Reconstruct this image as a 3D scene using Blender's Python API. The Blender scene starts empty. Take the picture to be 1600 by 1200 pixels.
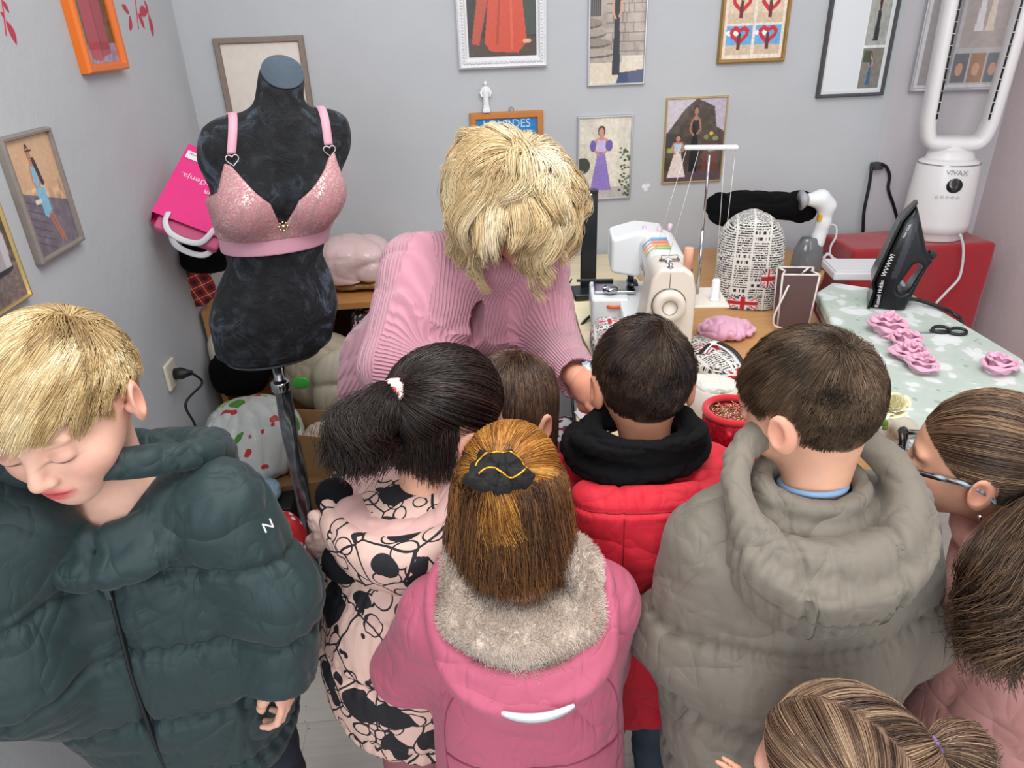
import bpy, math, random
import numpy as np
from mathutils import Vector, Matrix

random.seed(7); RNG = np.random.default_rng(7)
PI = math.pi
SC = bpy.context.scene
COL = SC.collection

# ---------------------------------------------------------------- camera
CAM = np.array([0, 0, 1.65])
_v = np.array([78, 2177, 1104.]); _v /= np.linalg.norm(_v)
_f = np.array([-115, -560, 1104.]); _f -= _f.dot(_v) * _v; _f /= np.linalg.norm(_f)
_r = np.cross(_v, _f)
if _r[0] < 0: _r = -_r
CM = np.array([_r, _f, -_v])                    # rows: world axes in camera axes (right, down, forward)
cam_data = bpy.data.cameras.new('camera'); cam = bpy.data.objects.new('camera', cam_data); COL.objects.link(cam)
cam_data.sensor_width = 36; cam_data.lens = 1104 / 1600 * 36; cam_data.clip_start = .05
m4 = Matrix.Identity(4)
for i in range(3):
    m4[i][0] = CM[i, 0]; m4[i][1] = -CM[i, 1]; m4[i][2] = -CM[i, 2]; m4[i][3] = CAM[i]
cam.matrix_world = m4
SC.camera = cam

def at(px, py, D=None, X=None, Y=None, Z=None):
    r = CM @ np.array([px - 800, py - 600, 1104.])
    t = D / 1104. if D is not None else (X / r[0] if X is not None else (Y / r[1] if Y is not None else (Z - 1.65) / r[2]))
    return CAM + r * t

# ---------------------------------------------------------------- light
SC.view_settings.view_transform = 'Standard'; SC.view_settings.look = 'None'
SC.view_settings.gamma = 1; SC.view_settings.use_curve_mapping = False
SC.view_settings.exposure = 0.10
W = bpy.data.worlds.new('world'); SC.world = W; W.use_nodes = True
W.node_tree.nodes['Background'].inputs[0].default_value = (.97, .98, 1, 1)
W.node_tree.nodes['Background'].inputs[1].default_value = 0.88

def area(name, loc, target, size, energy, color=(1, 1, 1), sy=None):
    d = bpy.data.lights.new(name, 'AREA'); d.energy = energy; d.color = color; d.size = size
    if sy: d.shape = 'RECTANGLE'; d.size_y = sy
    o = bpy.data.objects.new(name, d); COL.objects.link(o); o.location = loc
    o.rotation_euler = (Vector(target) - Vector(loc)).to_track_quat('-Z', 'Y').to_euler()
    return o
area('ceiling_lamp', (.35, .7, 2.75), (.3, 1.2, 0), 1.1, 30, (1, .97, .93))
area('window_daylight', (-.9, -1.9, 2.2), (.3, 1.6, .9), 1.6, 50, (.93, .97, 1), 1.5)
area('door_daylight', (2.0, -1.0, 1.9), (.6, 1.6, .9), 1.0, 10, (1, .95, .92), 1.6)

# ---------------------------------------------------------------- materials
def lin(c):
    if isinstance(c, str):
        c = c.lstrip('#'); c = [int(c[i:i + 2], 16) / 255 for i in (0, 2, 4)]
    return tuple(x / 12.92 if x <= .04045 else ((x + .055) / 1.055) ** 2.4 for x in c[:3])
def lin_np(a):
    a = np.clip(a, 0, 1); return np.where(a <= .04045, a / 12.92, ((a + .055) / 1.055) ** 2.4)
def hexa(c): return np.array([int(c[i:i + 2], 16) / 255 for i in (1, 3, 5)])

class NT:
    def __init__(s, m): s.t = m.node_tree; s.b = s.t.nodes['Principled BSDF']
    def n(s, ty, **k):
        x = s.t.nodes.new('ShaderNode' + ty)
        for a, v in k.items():
            if a.startswith('i_'):
                x.inputs[a[2:].replace('_', ' ')].default_value = v
            else: setattr(x, a, v)
        return x
    def l(s, a, b): s.t.links.new(a, b)
    def math(s, op, a, b=None, c=None):
        x = s.n('Math', operation=op)
        for i, v in enumerate((a, b, c)):
            if v is None: continue
            if hasattr(v, 'links'): s.l(v, x.inputs[i])
            else: x.inputs[i].default_value = v
        return x.outputs[0]
    def mix(s, fac, a, b, blend='MIX'):
        x = s.n('Mix', data_type='RGBA', blend_type=blend)
        for i, v in ((0, fac), (6, a), (7, b)):
            if hasattr(v, 'links'): s.l(v, x.inputs[i])
            elif i == 0: x.inputs[0].default_value = v
            else: x.inputs[i].default_value = (*v[:3], 1)
        return x.outputs[2]
    def coord(s, scale=(1, 1, 1), rot=(0, 0, 0)):
        t = s.n('TexCoord'); m = s.n('Mapping'); s.l(t.outputs['Object'], m.inputs[0])
        m.inputs['Scale'].default_value = scale; m.inputs['Rotation'].default_value = rot
        return m.outputs[0]
    def noise(s, co, scale, detail=3, rough=.5, dist=0):
        x = s.n('TexNoise'); s.l(co, x.inputs['Vector']); x.inputs['Scale'].default_value = scale
        x.inputs['Detail'].default_value = detail; x.inputs['Roughness'].default_value = rough; x.inputs['Distortion'].default_value = dist
        return x.outputs[0]
    def ramp(s, f, stops, interp='LINEAR'):
        x = s.n('ValToRGB'); s.l(f, x.inputs[0]); r = x.color_ramp; r.interpolation = interp
        while len(r.elements) < len(stops): r.elements.new(.5)
        for e, (p, c) in zip(r.elements, stops): e.position = p; e.color = (*c[:3], 1)
        return x.outputs[0]
    def bump(s, h, dist=.002, strength=.5):
        x = s.n('Bump'); s.l(h, x.inputs['Height']); x.inputs['Distance'].default_value = dist; x.inputs['Strength'].default_value = strength
        old = s.b.inputs['Normal'].links
        if old: s.l(old[0].from_socket, x.inputs['Normal'])
        s.l(x.outputs[0], s.b.inputs['Normal']); return x

MATS = {}
def mat(name, col=(.8, .8, .8), rough=.6, metal=0, spec=.5, bump=None, var=None, sheen=0, coat=0, trans=0, alpha=1, sss=0, emit=None, vc=False, sheen_tint=None):
    if name in MATS: return MATS[name]
    m = bpy.data.materials.new(name); m.use_nodes = True; t = NT(m); b = t.b
    c = lin(col)
    b.inputs['Base Color'].default_value = (*c, 1); b.inputs['Roughness'].default_value = rough
    b.inputs['Metallic'].default_value = metal; b.inputs['Specular IOR Level'].default_value = spec
    b.inputs['Sheen Weight'].default_value = sheen; b.inputs['Coat Weight'].default_value = coat
    if sheen_tint: b.inputs['Sheen Tint'].default_value = (*lin(sheen_tint), 1)
    b.inputs['Transmission Weight'].default_value = trans; b.inputs['Alpha'].default_value = alpha
    if sss: b.inputs['Subsurface Weight'].default_value = sss; b.inputs['Subsurface Radius'].default_value = (.012, .005, .003); b.inputs['Subsurface Scale'].default_value = .6
    if emit: b.inputs['Emission Color'].default_value = (*lin(emit[0]), 1); b.inputs['Emission Strength'].default_value = emit[1]
    src = None
    if vc:
        a = t.n('Attribute', attribute_name='Col'); src = a.outputs['Color']
    if var:                                           # (scale, amount)
        n = t.noise(t.coord(), var[0], 4); r = t.ramp(n, [(.3, (1 - var[1],) * 3), (.7, (1 + var[1],) * 3)])
        src = t.mix(1, src if src else c, r, 'MULTIPLY')
    if src: t.l(src, b.inputs['Base Color'])
    for bp in (bump if isinstance(bump, list) else [bump] if bump else []):   # (scale, dist[, detail, stretch])
        co = t.coord(bp[3] if len(bp) > 3 else (1, 1, 1))
        t.bump(t.noise(co, bp[0], bp[2] if len(bp) > 2 else 3, .55), bp[1], 1)
    MATS[name] = m
    return m

# ---------------------------------------------------------------- objects
def _tag(o, label=None, cat=None, group=None, kind=None):
    for k, v in (('label', label), ('category', cat), ('group', group), ('kind', kind)):
        if v: o[k] = v
    return o
FR = {}
def thing(name, label, cat, loc=(0, 0, 0), rz=0, group=None):
    o = bpy.data.objects.new(name, None); COL.objects.link(o); o.location = loc; o.rotation_euler = (0, 0, rz); o.empty_display_size = .05
    FR[o.name] = (np.array(loc, float), rz)
    return _tag(o, label, cat, group)
def tolocal(P, o):
    loc, rz = FR[o.name]; c, s = math.cos(rz), math.sin(rz); Q = np.asarray(P, float) - loc
    return np.stack([Q[..., 0] * c + Q[..., 1] * s, -Q[..., 0] * s + Q[..., 1] * c, Q[..., 2]], -1)

def obj(name, V, F, m, parent=None, smooth=True, col=None, bevel=0, world=False, subsurf=0, solid=0):
    V = np.asarray(V, float)
    if world and parent is not None:
        p = parent
        while p.name not in FR: p = p.parent
        V = tolocal(V, p)
    me = bpy.data.meshes.new(name)
    if isinstance(F, np.ndarray) and F.ndim == 2 and len(F):
        k = F.shape[1]
        me.vertices.add(len(V)); me.vertices.foreach_set('co', V.astype(np.float32).ravel())
        me.loops.add(F.size); me.loops.foreach_set('vertex_index', F.astype(np.int32).ravel())
        me.polygons.add(len(F)); me.polygons.foreach_set('loop_start', np.arange(0, F.size, k, dtype=np.int32))
        me.polygons.foreach_set('loop_total', np.full(len(F), k, np.int32))
        me.update(calc_edges=True)
    else:
        me.from_pydata([tuple(v) for v in V], [], [tuple(int(i) for i in f) for f in F]); me.update()
    if col is not None:
        a = me.color_attributes.new('Col', 'FLOAT_COLOR', 'POINT')
        c = np.ones((len(V), 4), np.float32); c[:, :3] = lin_np(np.asarray(col)); a.data.foreach_set('color', c.ravel())
    if smooth and len(me.polygons): me.polygons.foreach_set('use_smooth', np.ones(len(me.polygons), bool))
    if m: me.materials.append(m)
    o = bpy.data.objects.new(name, me); COL.objects.link(o)
    if parent is not None: o.parent = parent
    if solid: s = o.modifiers.new('s', 'SOLIDIFY'); s.thickness = solid; s.offset = 0
    if bevel: b = o.modifiers.new('b', 'BEVEL'); b.width = bevel; b.segments = 3; b.limit_method = 'ANGLE'; b.angle_limit = .6; b.harden_normals = False
    if subsurf: s = o.modifiers.new('u', 'SUBSURF'); s.levels = s.render_levels = subsurf
    if bevel and smooth:
        o.modifiers.new('w', 'WEIGHTED_NORMAL')
    return o

class MB:
    def __init__(s): s.V = []; s.F = []
    def add(s, V, F):
        k = len(s.V); s.V += [tuple(v) for v in V]; s.F += [tuple(i + k for i in f) for f in F]; return s
    def box(s, c, d, rz=0, R=None):
        c = np.array(c, float); d = np.array(d, float) / 2
        if R is None: R = np.array([[math.cos(rz), -math.sin(rz), 0], [math.sin(rz), math.cos(rz), 0], [0, 0, 1]])
        V = [c + R @ (d * np.array([x, y, z])) for z in (-1, 1) for y in (-1, 1) for x in (-1, 1)]
        return s.add(V, [(0, 2, 3, 1), (4, 5, 7, 6), (0, 1, 5, 4), (2, 6, 7, 3), (0, 4, 6, 2), (1, 3, 7, 5)])
    def prism(s, pts, z0, z1):
        n = len(pts); ar = sum(pts[i][0] * pts[(i + 1) % n][1] - pts[(i + 1) % n][0] * pts[i][1] for i in range(n))
        if ar < 0: pts = pts[::-1]
        V = [(x, y, z0) for x, y in pts] + [(x, y, z1) for x, y in pts]
        return s.add(V, [tuple(range(n))[::-1], tuple(range(n, 2 * n))] + [(i, (i + 1) % n, n + (i + 1) % n, n + i) for i in range(n)])
    def tube(s, P, r, n=10, closed=False, flat=None):
        P = np.array(P, float); N = len(P); r = np.broadcast_to(np.array(r, float), (N,))
        T = np.gradient(P, axis=0) if not closed else np.roll(P, -1, 0) - np.roll(P, 1, 0)
        T /= np.linalg.norm(T, axis=1)[:, None] + 1e-9
        up = np.array([0, 0, 1.]) if abs(T[0][2]) < .9 else np.array([1., 0, 0]); V = []
        u = np.cross(T[0], up); u /= np.linalg.norm(u)
        for i in range(N):
            u = u - T[i] * u.dot(T[i]); u /= np.linalg.norm(u) + 1e-9; w = np.cross(T[i], u)
            for k in range(n):
                a = 2 * PI * k / n
                V.append(P[i] + r[i] * (math.cos(a) * u + math.sin(a) * w * (flat or 1)))
        F = []
        for i in range(N if closed else N - 1):
            j = (i + 1) % N
            for k in range(n): F.append((i * n + k, i * n + (k + 1) % n, j * n + (k + 1) % n, j * n + k))
        if not closed: F += [tuple(range(n))[::-1], tuple(range((N - 1) * n, N * n))]
        return s.add(V, F)
    def lathe(s, prof, c=(0, 0, 0), n=32, R=None, sx=1, sy=1):
        V = []; F = []; c = np.array(c, float)
        for r, z in prof:
            for k in range(n):
                a = 2 * PI * k / n; p = np.array([r * math.cos(a) * sx, r * math.sin(a) * sy, z])
                V.append(c + (R @ p if R is not None else p))
        for i in range(len(prof) - 1):
            for k in range(n): F.append((i * n + k, i * n + (k + 1) % n, (i + 1) * n + (k + 1) % n, (i + 1) * n + k))
        F += [tuple(range(n))[::-1], tuple(range((len(prof) - 1) * n, len(prof) * n))]
        return s.add(V, F)
    def o(s, name, m, parent=None, **k): return obj(name, s.V, s.F, m, parent, **k)

def spline(P, n=8, closed=False):
    P = np.array(P, float); out = []; N = len(P)
    for i in range(N if closed else N - 1):
        g = lambda j: P[j % N] if closed else P[min(max(j, 0), N - 1)]
        a, b, c, d = g(i - 1), g(i), g(i + 1), g(i + 2)
        for k in range(n):
            t = k / n
            out.append(.5 * (2 * b + (c - a) * t + (2 * a - 5 * b + 4 * c - d) * t * t + (3 * b - a - 3 * c + d) * t ** 3))
    if not closed: out.append(P[-1])
    return np.array(out)

def Rx(a): c, s = math.cos(a), math.sin(a); return np.array([[1, 0, 0], [0, c, -s], [0, s, c]])
def Ry(a): c, s = math.cos(a), math.sin(a); return np.array([[c, 0, s], [0, 1, 0], [-s, 0, c]])
def Rz(a): c, s = math.cos(a), math.sin(a); return np.array([[c, -s, 0], [s, c, 0], [0, 0, 1]])

def text(name, body, size, m, parent, R, c, extr=.0004, align='CENTER'):
    """lettering as a mesh; R columns = reading direction, up, out; c = centre (same space as R)"""
    cu = bpy.data.curves.new('t', 'FONT'); cu.body = body; cu.size = size; cu.align_x = align; cu.align_y = 'CENTER'; cu.extrude = extr
    to = bpy.data.objects.new('t', cu); COL.objects.link(to)
    dg = bpy.context.evaluated_depsgraph_get(); dg.update(); me = bpy.data.meshes.new_from_object(to.evaluated_get(dg))
    V = np.array([v.co[:] for v in me.vertices]); F = [tuple(p.vertices) for p in me.polygons]
    bpy.data.objects.remove(to); bpy.data.curves.remove(cu); bpy.data.meshes.remove(me)
    return obj(name, np.array(c) + V @ np.array(R).T, F, m, parent, smooth=False, world=True)

# ---------------------------------------------------------------- noise
def _h(i, j, k, s):
    n = (i * 73856093) ^ (j * 19349663) ^ (k * 83492791) ^ (s * 2654435)
    n = (n ^ (n >> 13)) * 1274126177 & 0x7fffffff
    return ((n ^ (n >> 16)) & 0xffff) / 65535.
def vn(P, f=1., s=0):
    P = np.asarray(P, float) * f; I = np.floor(P).astype(np.int64); t = P - I; t = t * t * (3 - 2 * t); r = 0
    for a in (0, 1):
        for b in (0, 1):
            for c in (0, 1):
                w = (t[..., 0] if a else 1 - t[..., 0]) * (t[..., 1] if b else 1 - t[..., 1]) * (t[..., 2] if c else 1 - t[..., 2])
                r = r + w * _h(I[..., 0] + a, I[..., 1] + b, I[..., 2] + c, s)
    return r * 2 - 1
def fbm(P, f=1., o=3, s=0):
    return sum(vn(P, f * 2 ** i, s + i) / 2 ** i for i in range(o))
def vnormals(V, F):
    F = np.asarray(F); a, b, c = V[F[:, 0]], V[F[:, 1]], V[F[:, 2]]; n = np.cross(b - a, c - a); N = np.zeros_like(V)
    for i in range(F.shape[1]):
        for k in range(3): N[:, k] += np.bincount(F[:, i], n[:, k], len(V))
    return N / (np.linalg.norm(N, axis=1)[:, None] + 1e-12)

# ---------------------------------------------------------------- signed-distance sculpting
def ell(p, c, r, R=None):
    q = p - np.array(c)
    if R is not None: q = q @ R
    r = np.array(r, float); k0 = np.linalg.norm(q / r, axis=1); k1 = np.linalg.norm(q / r ** 2, axis=1) + 1e-9
    return k0 * (k0 - 1) / k1
def rc(p, a, b, ra, rb):
    a = np.array(a, float); b = np.array(b, float); ab = b - a
    t = np.clip((p - a) @ ab / (ab @ ab + 1e-12), 0, 1)
    return np.linalg.norm(p - a - t[:, None] * ab, axis=1) - (ra + (rb - ra) * t)
def smin(a, b, k=.02):
    h = np.clip(.5 + .5 * (b - a) / k, 0, 1); return b + (a - b) * h - k * h * (1 - h)
def smax(a, b, k=.01): return -smin(-a, -b, k)
def chain(p, pts, rs, k=.02):
    d = None
    for i in range(len(pts) - 1):
        e = rc(p, pts[i], pts[i + 1], rs[i], rs[i + 1]); d = e if d is None else smin(d, e, k)
    return d
def loft(p, st, n=2.3, k=.02):
    """st rows: z, cx, cy, wx, wy"""
    st = np.array(st, float); z = p[:, 2]; I = lambda c: np.interp(z, st[:, 0], st[:, c])
    wx, wy = I(3), I(4); x = np.abs(p[:, 0] - I(1)) / wx; y = np.abs(p[:, 1] - I(2)) / wy
    d = ((x ** n + y ** n) ** (1 / n) - 1) * np.minimum(wx, wy)
    return smax(smax(d, z - st[-1, 0], k), st[0, 0] - z, k)
def ring(p, c, rx, ry, tilt, r, sq=1., n=28):
    """closed roll: ellipse rx,ry whose y axis is tilted by tilt"""
    a = np.linspace(0, 2 * PI, n, endpoint=False)
    P = np.stack([c[0] + rx * np.cos(a), c[1] + ry * np.sin(a) * math.cos(tilt), c[2] + ry * np.sin(a) * math.sin(tilt)], 1)
    d = None
    for i in range(n):
        e = rc(p, P[i], P[(i + 1) % n], r, r); d = e if d is None else np.minimum(d, e)
    return d

def snet(fn, lo, hi, h):
    lo = np.array(lo, float); B = 8; nb = np.maximum(1, np.ceil((np.array(hi, float) - lo) / h / B).astype(int)); n = nb * B
    g = [lo[i] + (np.arange(nb[i]) * B + (B - 1) / 2) * h for i in range(3)]
    X = np.stack(np.meshgrid(*g, indexing='ij'), -1).reshape(-1, 3)
    d = fn(X); D = np.empty(n, np.float32); Dv = D.reshape(nb[0], B, nb[1], B, nb[2], B).transpose(0, 2, 4, 1, 3, 5)
    Dv[...] = np.where(d < 0, -1, 1).reshape(nb)[..., None, None, None]
    act = np.argwhere(np.abs(d).reshape(nb) < B * h * .87 * 1.35 + .008)
    o = (np.stack(np.meshgrid(*[np.arange(B)] * 3, indexing='ij'), -1) * h).reshape(1, -1, 3)
    for i in range(0, len(act), 300):
        a = act[i:i + 300]; P = (lo + a * B * h)[:, None, :] + o
        Dv[a[:, 0], a[:, 1], a[:, 2]] = fn(P.reshape(-1, 3)).reshape(-1, B, B, B)
    S = D < 0
    cnt = np.zeros(n - 1, np.int8)
    C8 = [(a, b, c) for a in (0, 1) for b in (0, 1) for c in (0, 1)]
    for a, b, c in C8: cnt += S[a:n[0] - 1 + a, b:n[1] - 1 + b, c:n[2] - 1 + c]
    A = (cnt > 0) & (cnt < 8); idx = np.argwhere(A); vid = -np.ones(A.shape, np.int64); vid[A] = np.arange(len(idx))
    acc = np.zeros((len(idx), 3)); num = np.zeros(len(idx))
    for a in C8:
        for ax in range(3):
            if a[ax]: continue
            b = list(a); b[ax] = 1
            va = D[idx[:, 0] + a[0], idx[:, 1] + a[1], idx[:, 2] + a[2]]; vb = D[idx[:, 0] + b[0], idx[:, 1] + b[1], idx[:, 2] + b[2]]
            m = (va < 0) != (vb < 0); t = np.where(m, va / np.where(m, va - vb, 1), 0)
            e = np.array(a, float)[None] + 0 * acc; e[:, ax] += t; acc += e * m[:, None]; num += m
    V = lo + (idx + acc / np.maximum(num, 1)[:, None]) * h
    Q = []
    for ax in range(3):
        s0 = [slice(1, -1)] * 3; s1 = [slice(1, -1)] * 3; s0[ax] = slice(0, -1); s1[ax] = slice(1, None)
        a, b = S[tuple(s0)], S[tuple(s1)]; e = np.argwhere(a != b); flip = b[tuple(e.T)]
        off = np.ones(3, int); off[ax] = 0; e = e + off; u, w = (ax + 1) % 3, (ax + 2) % 3
        def g_(du, dw): q = e.copy(); q[:, u] += du; q[:, w] += dw; return vid[tuple(q.T)]
        q = np.stack([g_(-1, -1), g_(0, -1), g_(0, 0), g_(-1, 0)], 1)
        q[flip] = q[flip][:, ::-1]; Q.append(q)
    F = np.concatenate(Q); F = F[(F >= 0).all(1)]
    return V, F
def relax(V, F, it=1, w=.5):
    e = np.concatenate([F[:, [i, (i + 1) % 4]] for i in range(4)]); e = np.concatenate([e, e[:, ::-1]])
    n = np.bincount(e[:, 0], minlength=len(V)) + 1e-9
    for _ in range(it):
        A = np.stack([np.bincount(e[:, 0], V[e[:, 1], k], len(V)) for k in range(3)], 1) / n[:, None]
        V = V * (1 - w) + A * w
    return V

# ---------------------------------------------------------------- hair strands
def strands(P, r0, r1=None, col=None):
    """P (N,K,3) -> three-sided tapering tubes; col (N,3) sRGB or (N,K,3)"""
    N, K = P.shape[:2]; T = np.gradient(P, axis=1); T /= np.linalg.norm(T, axis=2)[..., None] + 1e-9
    ref = np.where(np.abs(T[..., 2:3]) < .9, [0, 0, 1.], [1., 0, 0]); u = np.cross(T, ref); u /= np.linalg.norm(u, axis=2)[..., None] + 1e-9
    w = np.cross(T, u); tt = np.linspace(0, 1, K)[None, :, None]
    r = np.array(r0).reshape(-1, 1, 1) * (1 - tt) + np.array(r1 if r1 is not None else .15 * np.array(r0)).reshape(-1, 1, 1) * tt
    V = np.stack([P + r * (math.cos(a) * u + math.sin(a) * w) for a in (0, 2 * PI / 3, 4 * PI / 3)], 2)  # N,K,3,3
    i = np.arange(N)[:, None, None] * K * 3 + np.arange(K - 1)[None, :, None] * 3; k = np.arange(3)[None, None, :]; k1 = (k + 1) % 3
    F = np.stack([i + k, i + k1, i + 3 + k1, i + 3 + k], -1).reshape(-1, 4)
    C = None
    if col is not None:
        C = np.asarray(col); C = np.repeat(C[:, None], K, 1) if C.ndim == 2 else C
        C = np.repeat(C[:, :, None], 3, 2).reshape(-1, 3)
    return V.reshape(-1, 3), F, C
def joinm(parts):
    V = []; F = []; C = []; k = 0
    for v, f, c in parts: V.append(v); F.append(np.asarray(f) + k); C.append(c); k += len(v)
    return np.concatenate(V), np.concatenate(F), np.concatenate(C)

# ---------------------------------------------------------------- painting of flat prints
class Pic:
    def __init__(s, w, h, bg): s.w, s.h = w, h; s.a = np.zeros((h, w, 3)) + hexa(bg); s.u, s.v = np.meshgrid((np.arange(w) + .5) / w, 1 - (np.arange(h) + .5) / h)
    def put(s, m, c):
        m = m.astype(float)[..., None] if m.dtype == bool else m[..., None]; s.a = s.a * (1 - m) + (hexa(c) if isinstance(c, str) else c) * m; return s
    def ell(s, x, y, rx, ry, c, ang=0):
        dx, dy = s.u - x, s.v - y; ca, sa = math.cos(ang), math.sin(ang); a = s.h / s.w
        dy = dy * a; ex, ey = dx * ca + dy * sa, -dx * sa + dy * ca
        return s.put((ex / rx) ** 2 + (ey / (ry * a)) ** 2 < 1, c)
    def poly(s, pts, c):
        m = np.zeros(s.u.shape, bool); n = len(pts)
        for i in range(n):
            x0, y0 = pts[i]; x1, y1 = pts[(i + 1) % n]
            if y0 == y1: continue
            cr = ((s.v > min(y0, y1)) & (s.v <= max(y0, y1)) & (s.u < x0 + (s.v - y0) / (y1 - y0) * (x1 - x0))); m ^= cr
        return s.put(m, c)
    def line(s, pts, w, c):
        a = s.h / s.w
        for (x0, y0), (x1, y1) in zip(pts[:-1], pts[1:]):
            dx, dy = x1 - x0, (y1 - y0) * a; L = dx * dx + dy * dy + 1e-9; t = np.clip(((s.u - x0) * dx + (s.v - y0) * a * dy) / L, 0, 1)
            s.put(np.hypot(s.u - x0 - t * dx, (s.v - y0) * a - t * dy) < w, c)
        return s
    def rect(s, x0, y0, x1, y1, c): return s.put((s.u > x0) & (s.u < x1) & (s.v > y0) & (s.v < y1), c)
    def noise(s, amt, f, seed=0, box=None):
        P = np.stack([s.u * f, s.v * f * s.h / s.w, 0 * s.u], -1); n = fbm(P, 1, 3, seed) * amt * .5
        if box is not None: n = n * ((s.u > box[0]) & (s.v > box[1]) & (s.u < box[2]) & (s.v < box[3]))
        s.a = np.clip(s.a * (1 + n[..., None]), 0, 1); return s
    def mesh(s, W, H):
        x, z = np.meshgrid(np.linspace(-W / 2, W / 2, s.w), np.linspace(H / 2, -H / 2, s.h)); V = np.stack([x, 0 * x, z], -1).reshape(-1, 3)
        i = (np.arange(s.h - 1)[:, None] * s.w + np.arange(s.w - 1)[None]).ravel()
        return V, np.stack([i, i + s.w, i + s.w + 1, i + 1], 1), s.a.reshape(-1, 3)
# ================================================================ PEOPLE: shared anatomy
SKC = np.array([0, -.008, .02]); SKR = np.array([.074, .092, .085])
def head_sdf(q):
    X = np.abs(q[:, 0]); p = np.stack([X, q[:, 1], q[:, 2]], 1)
    d = ell(p, SKC, SKR)
    d = smin(d, ell(p, (0, .026, -.034), (.057, .058, .060)), .03)
    d = smin(d, ell(p, (0, .060, -.084), (.024, .022, .019)), .03)
    d = smin(d, ell(p, (.033, .052, -.036), (.027, .026, .026)), .02)
    d = smin(d, ell(p, (.024, .073, .014), (.026, .011, .008)), .014)
    d = smax(d, -ell(p, (.030, .094, -.008), (.018, .014, .012)), .012)
    d = smin(d, ell(p, (.030, .0745, -.008), (.0150, .0125, .0115)), .004)
    d = smin(d, rc(p, (0, .079, .004), (0, .099, -.032), .0065, .0100), .011)
    d = smin(d, ell(p, (.010, .092, -.036), (.0070, .0085, .0065)), .006)
    d = smax(d, -ell(p, (.0055, .096, -.043), (.003, .005, .003)), .002)
    d = smin(d, ell(p, (0, .066, -.061), (.028, .022, .020)), .018)
    d = smin(d, ell(p, (0, .0855, -.0565), (.0185, .0070, .0042)), .004)
    d = smin(d, ell(p, (0, .0840, -.0648), (.0155, .0075, .0050)), .004)
    d = smax(d, -ell(p, (0, .0935, -.0604), (.020, .0060, .0009)), .0025)
    RE = Rz(-.42) @ Ry(.12)                       # ear
    e = ell(p, (.080, -.010, -.012), (.0085, .0190, .0300), RE)
    e = smax(e, -ell(p, (.090, -.006, -.008), (.0080, .0115, .0190), RE), .004)
    e = smin(e, ell(p, (.0775, .003, -.012), (.005, .005, .007)), .004)
    return smin(d, e, .006)

def hairline(q, y0=0.):
    zh = np.interp(q[:, 1] + y0, [-.12, -.06, -.015, .02, .05, .075, .1], [-.060, -.052, -.020, .004, .036, .058, .068])
    ear = (np.abs(q[:, 0]) > .062) & (np.abs(q[:, 1] + .006) < .024) & (q[:, 2] < .022)
    return (q[:, 2] > zh) & ~ear

def head_cols(q, skin, hair, lips, brow, hl=0., nape=True):
    C = np.zeros((len(q), 3)) + hexa(skin); X = np.abs(q[:, 0])
    def mixc(w, c): nonlocal C; w = np.clip(w, 0, 1)[:, None]; C = C * (1 - w) + hexa(c) * w
    g = lambda c, r: np.exp(-(((X - c[0]) / r[0]) ** 2 + ((q[:, 1] - c[1]) / r[1]) ** 2 + ((q[:, 2] - c[2]) / r[2]) ** 2))
    mixc(.30 * g((.042, .07, -.036), (.02, .03, .018)), '#d9877a')
    mixc(.35 * g((0, .1, -.034), (.012, .02, .010)), '#d98f80')
    mixc(.45 * g((.085, -.01, -.01), (.02, .03, .03)), '#d88a76')
    mixc(1.5 * g((.0, .09, -.0605), (.0185, .014, .0075)) * (X < .024), lips)
    mixc(1.3 * g((0, .095, -.0603), (.019, .012, .0016)), '#8a3f3c')
    mixc(.8 * g((.0295, .085, .0165), (.015, .012, .0030)), brow)
    mixc(.35 * g((.030, .085, -.002), (.016, .014, .006)), '#b77b68')
    mixc(1.2 * g((.030, .0865, -.0135), (.0150, .012, .0016)), '#3a2822')
    mixc(.9 * hairline(q, hl), hair)
    return C

def hand_sdf(q, side, curl, spread=.0, thumb=0.):
    p = q * np.array([side, 1, 1])
    d = ell(p, (0, .045, 0), (.037, .046, .0145)); d = smin(d, rc(p, (0, -.02, 0), (0, .02, 0), .025, .026), .02)
    bx = [.028, .010, -.009, -.027]; by = [.078, .084, .080, .070]; fl = [.95, 1.05, .98, .78]
    for i in range(4):
        a = curl * (1 + .08 * i); b = np.array([bx[i], by[i], .0]); ang = 0; r = .0088 - .0006 * (i == 3); f = None; sx = spread * (1.5 - i)
        for k, L in enumerate((.038, .024, .019)):
            ang += a * (.55, .8, .6)[k]; c = b + L * fl[i] * np.array([math.sin(sx), math.cos(ang), -math.sin(ang)])
            e = rc(p, b, c, r, r - .0007); f = e if f is None else smin(f, e, .004); b = c; r -= .0007
        d = smin(d, f, .005)
    t = chain(p, [(.022, .012, -.006), (.045, .040, -.014 - thumb * .01), (.050 - thumb * .012, .066, -.024 - thumb * .014), (.046 - thumb * .02, .087, -.032 - thumb * .016)], [.014, .0115, .0095, .0078], .006)
    return smin(d, t, .010)

def frame(y, z):
    """right-handed frame whose Y axis is y and whose Z axis is close to z"""
    y = np.array(y, float); y /= np.linalg.norm(y); z = np.array(z, float); z = z - y * z.dot(y); z /= np.linalg.norm(z)
    return np.stack([np.cross(y, z), y, z], 1)

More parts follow.
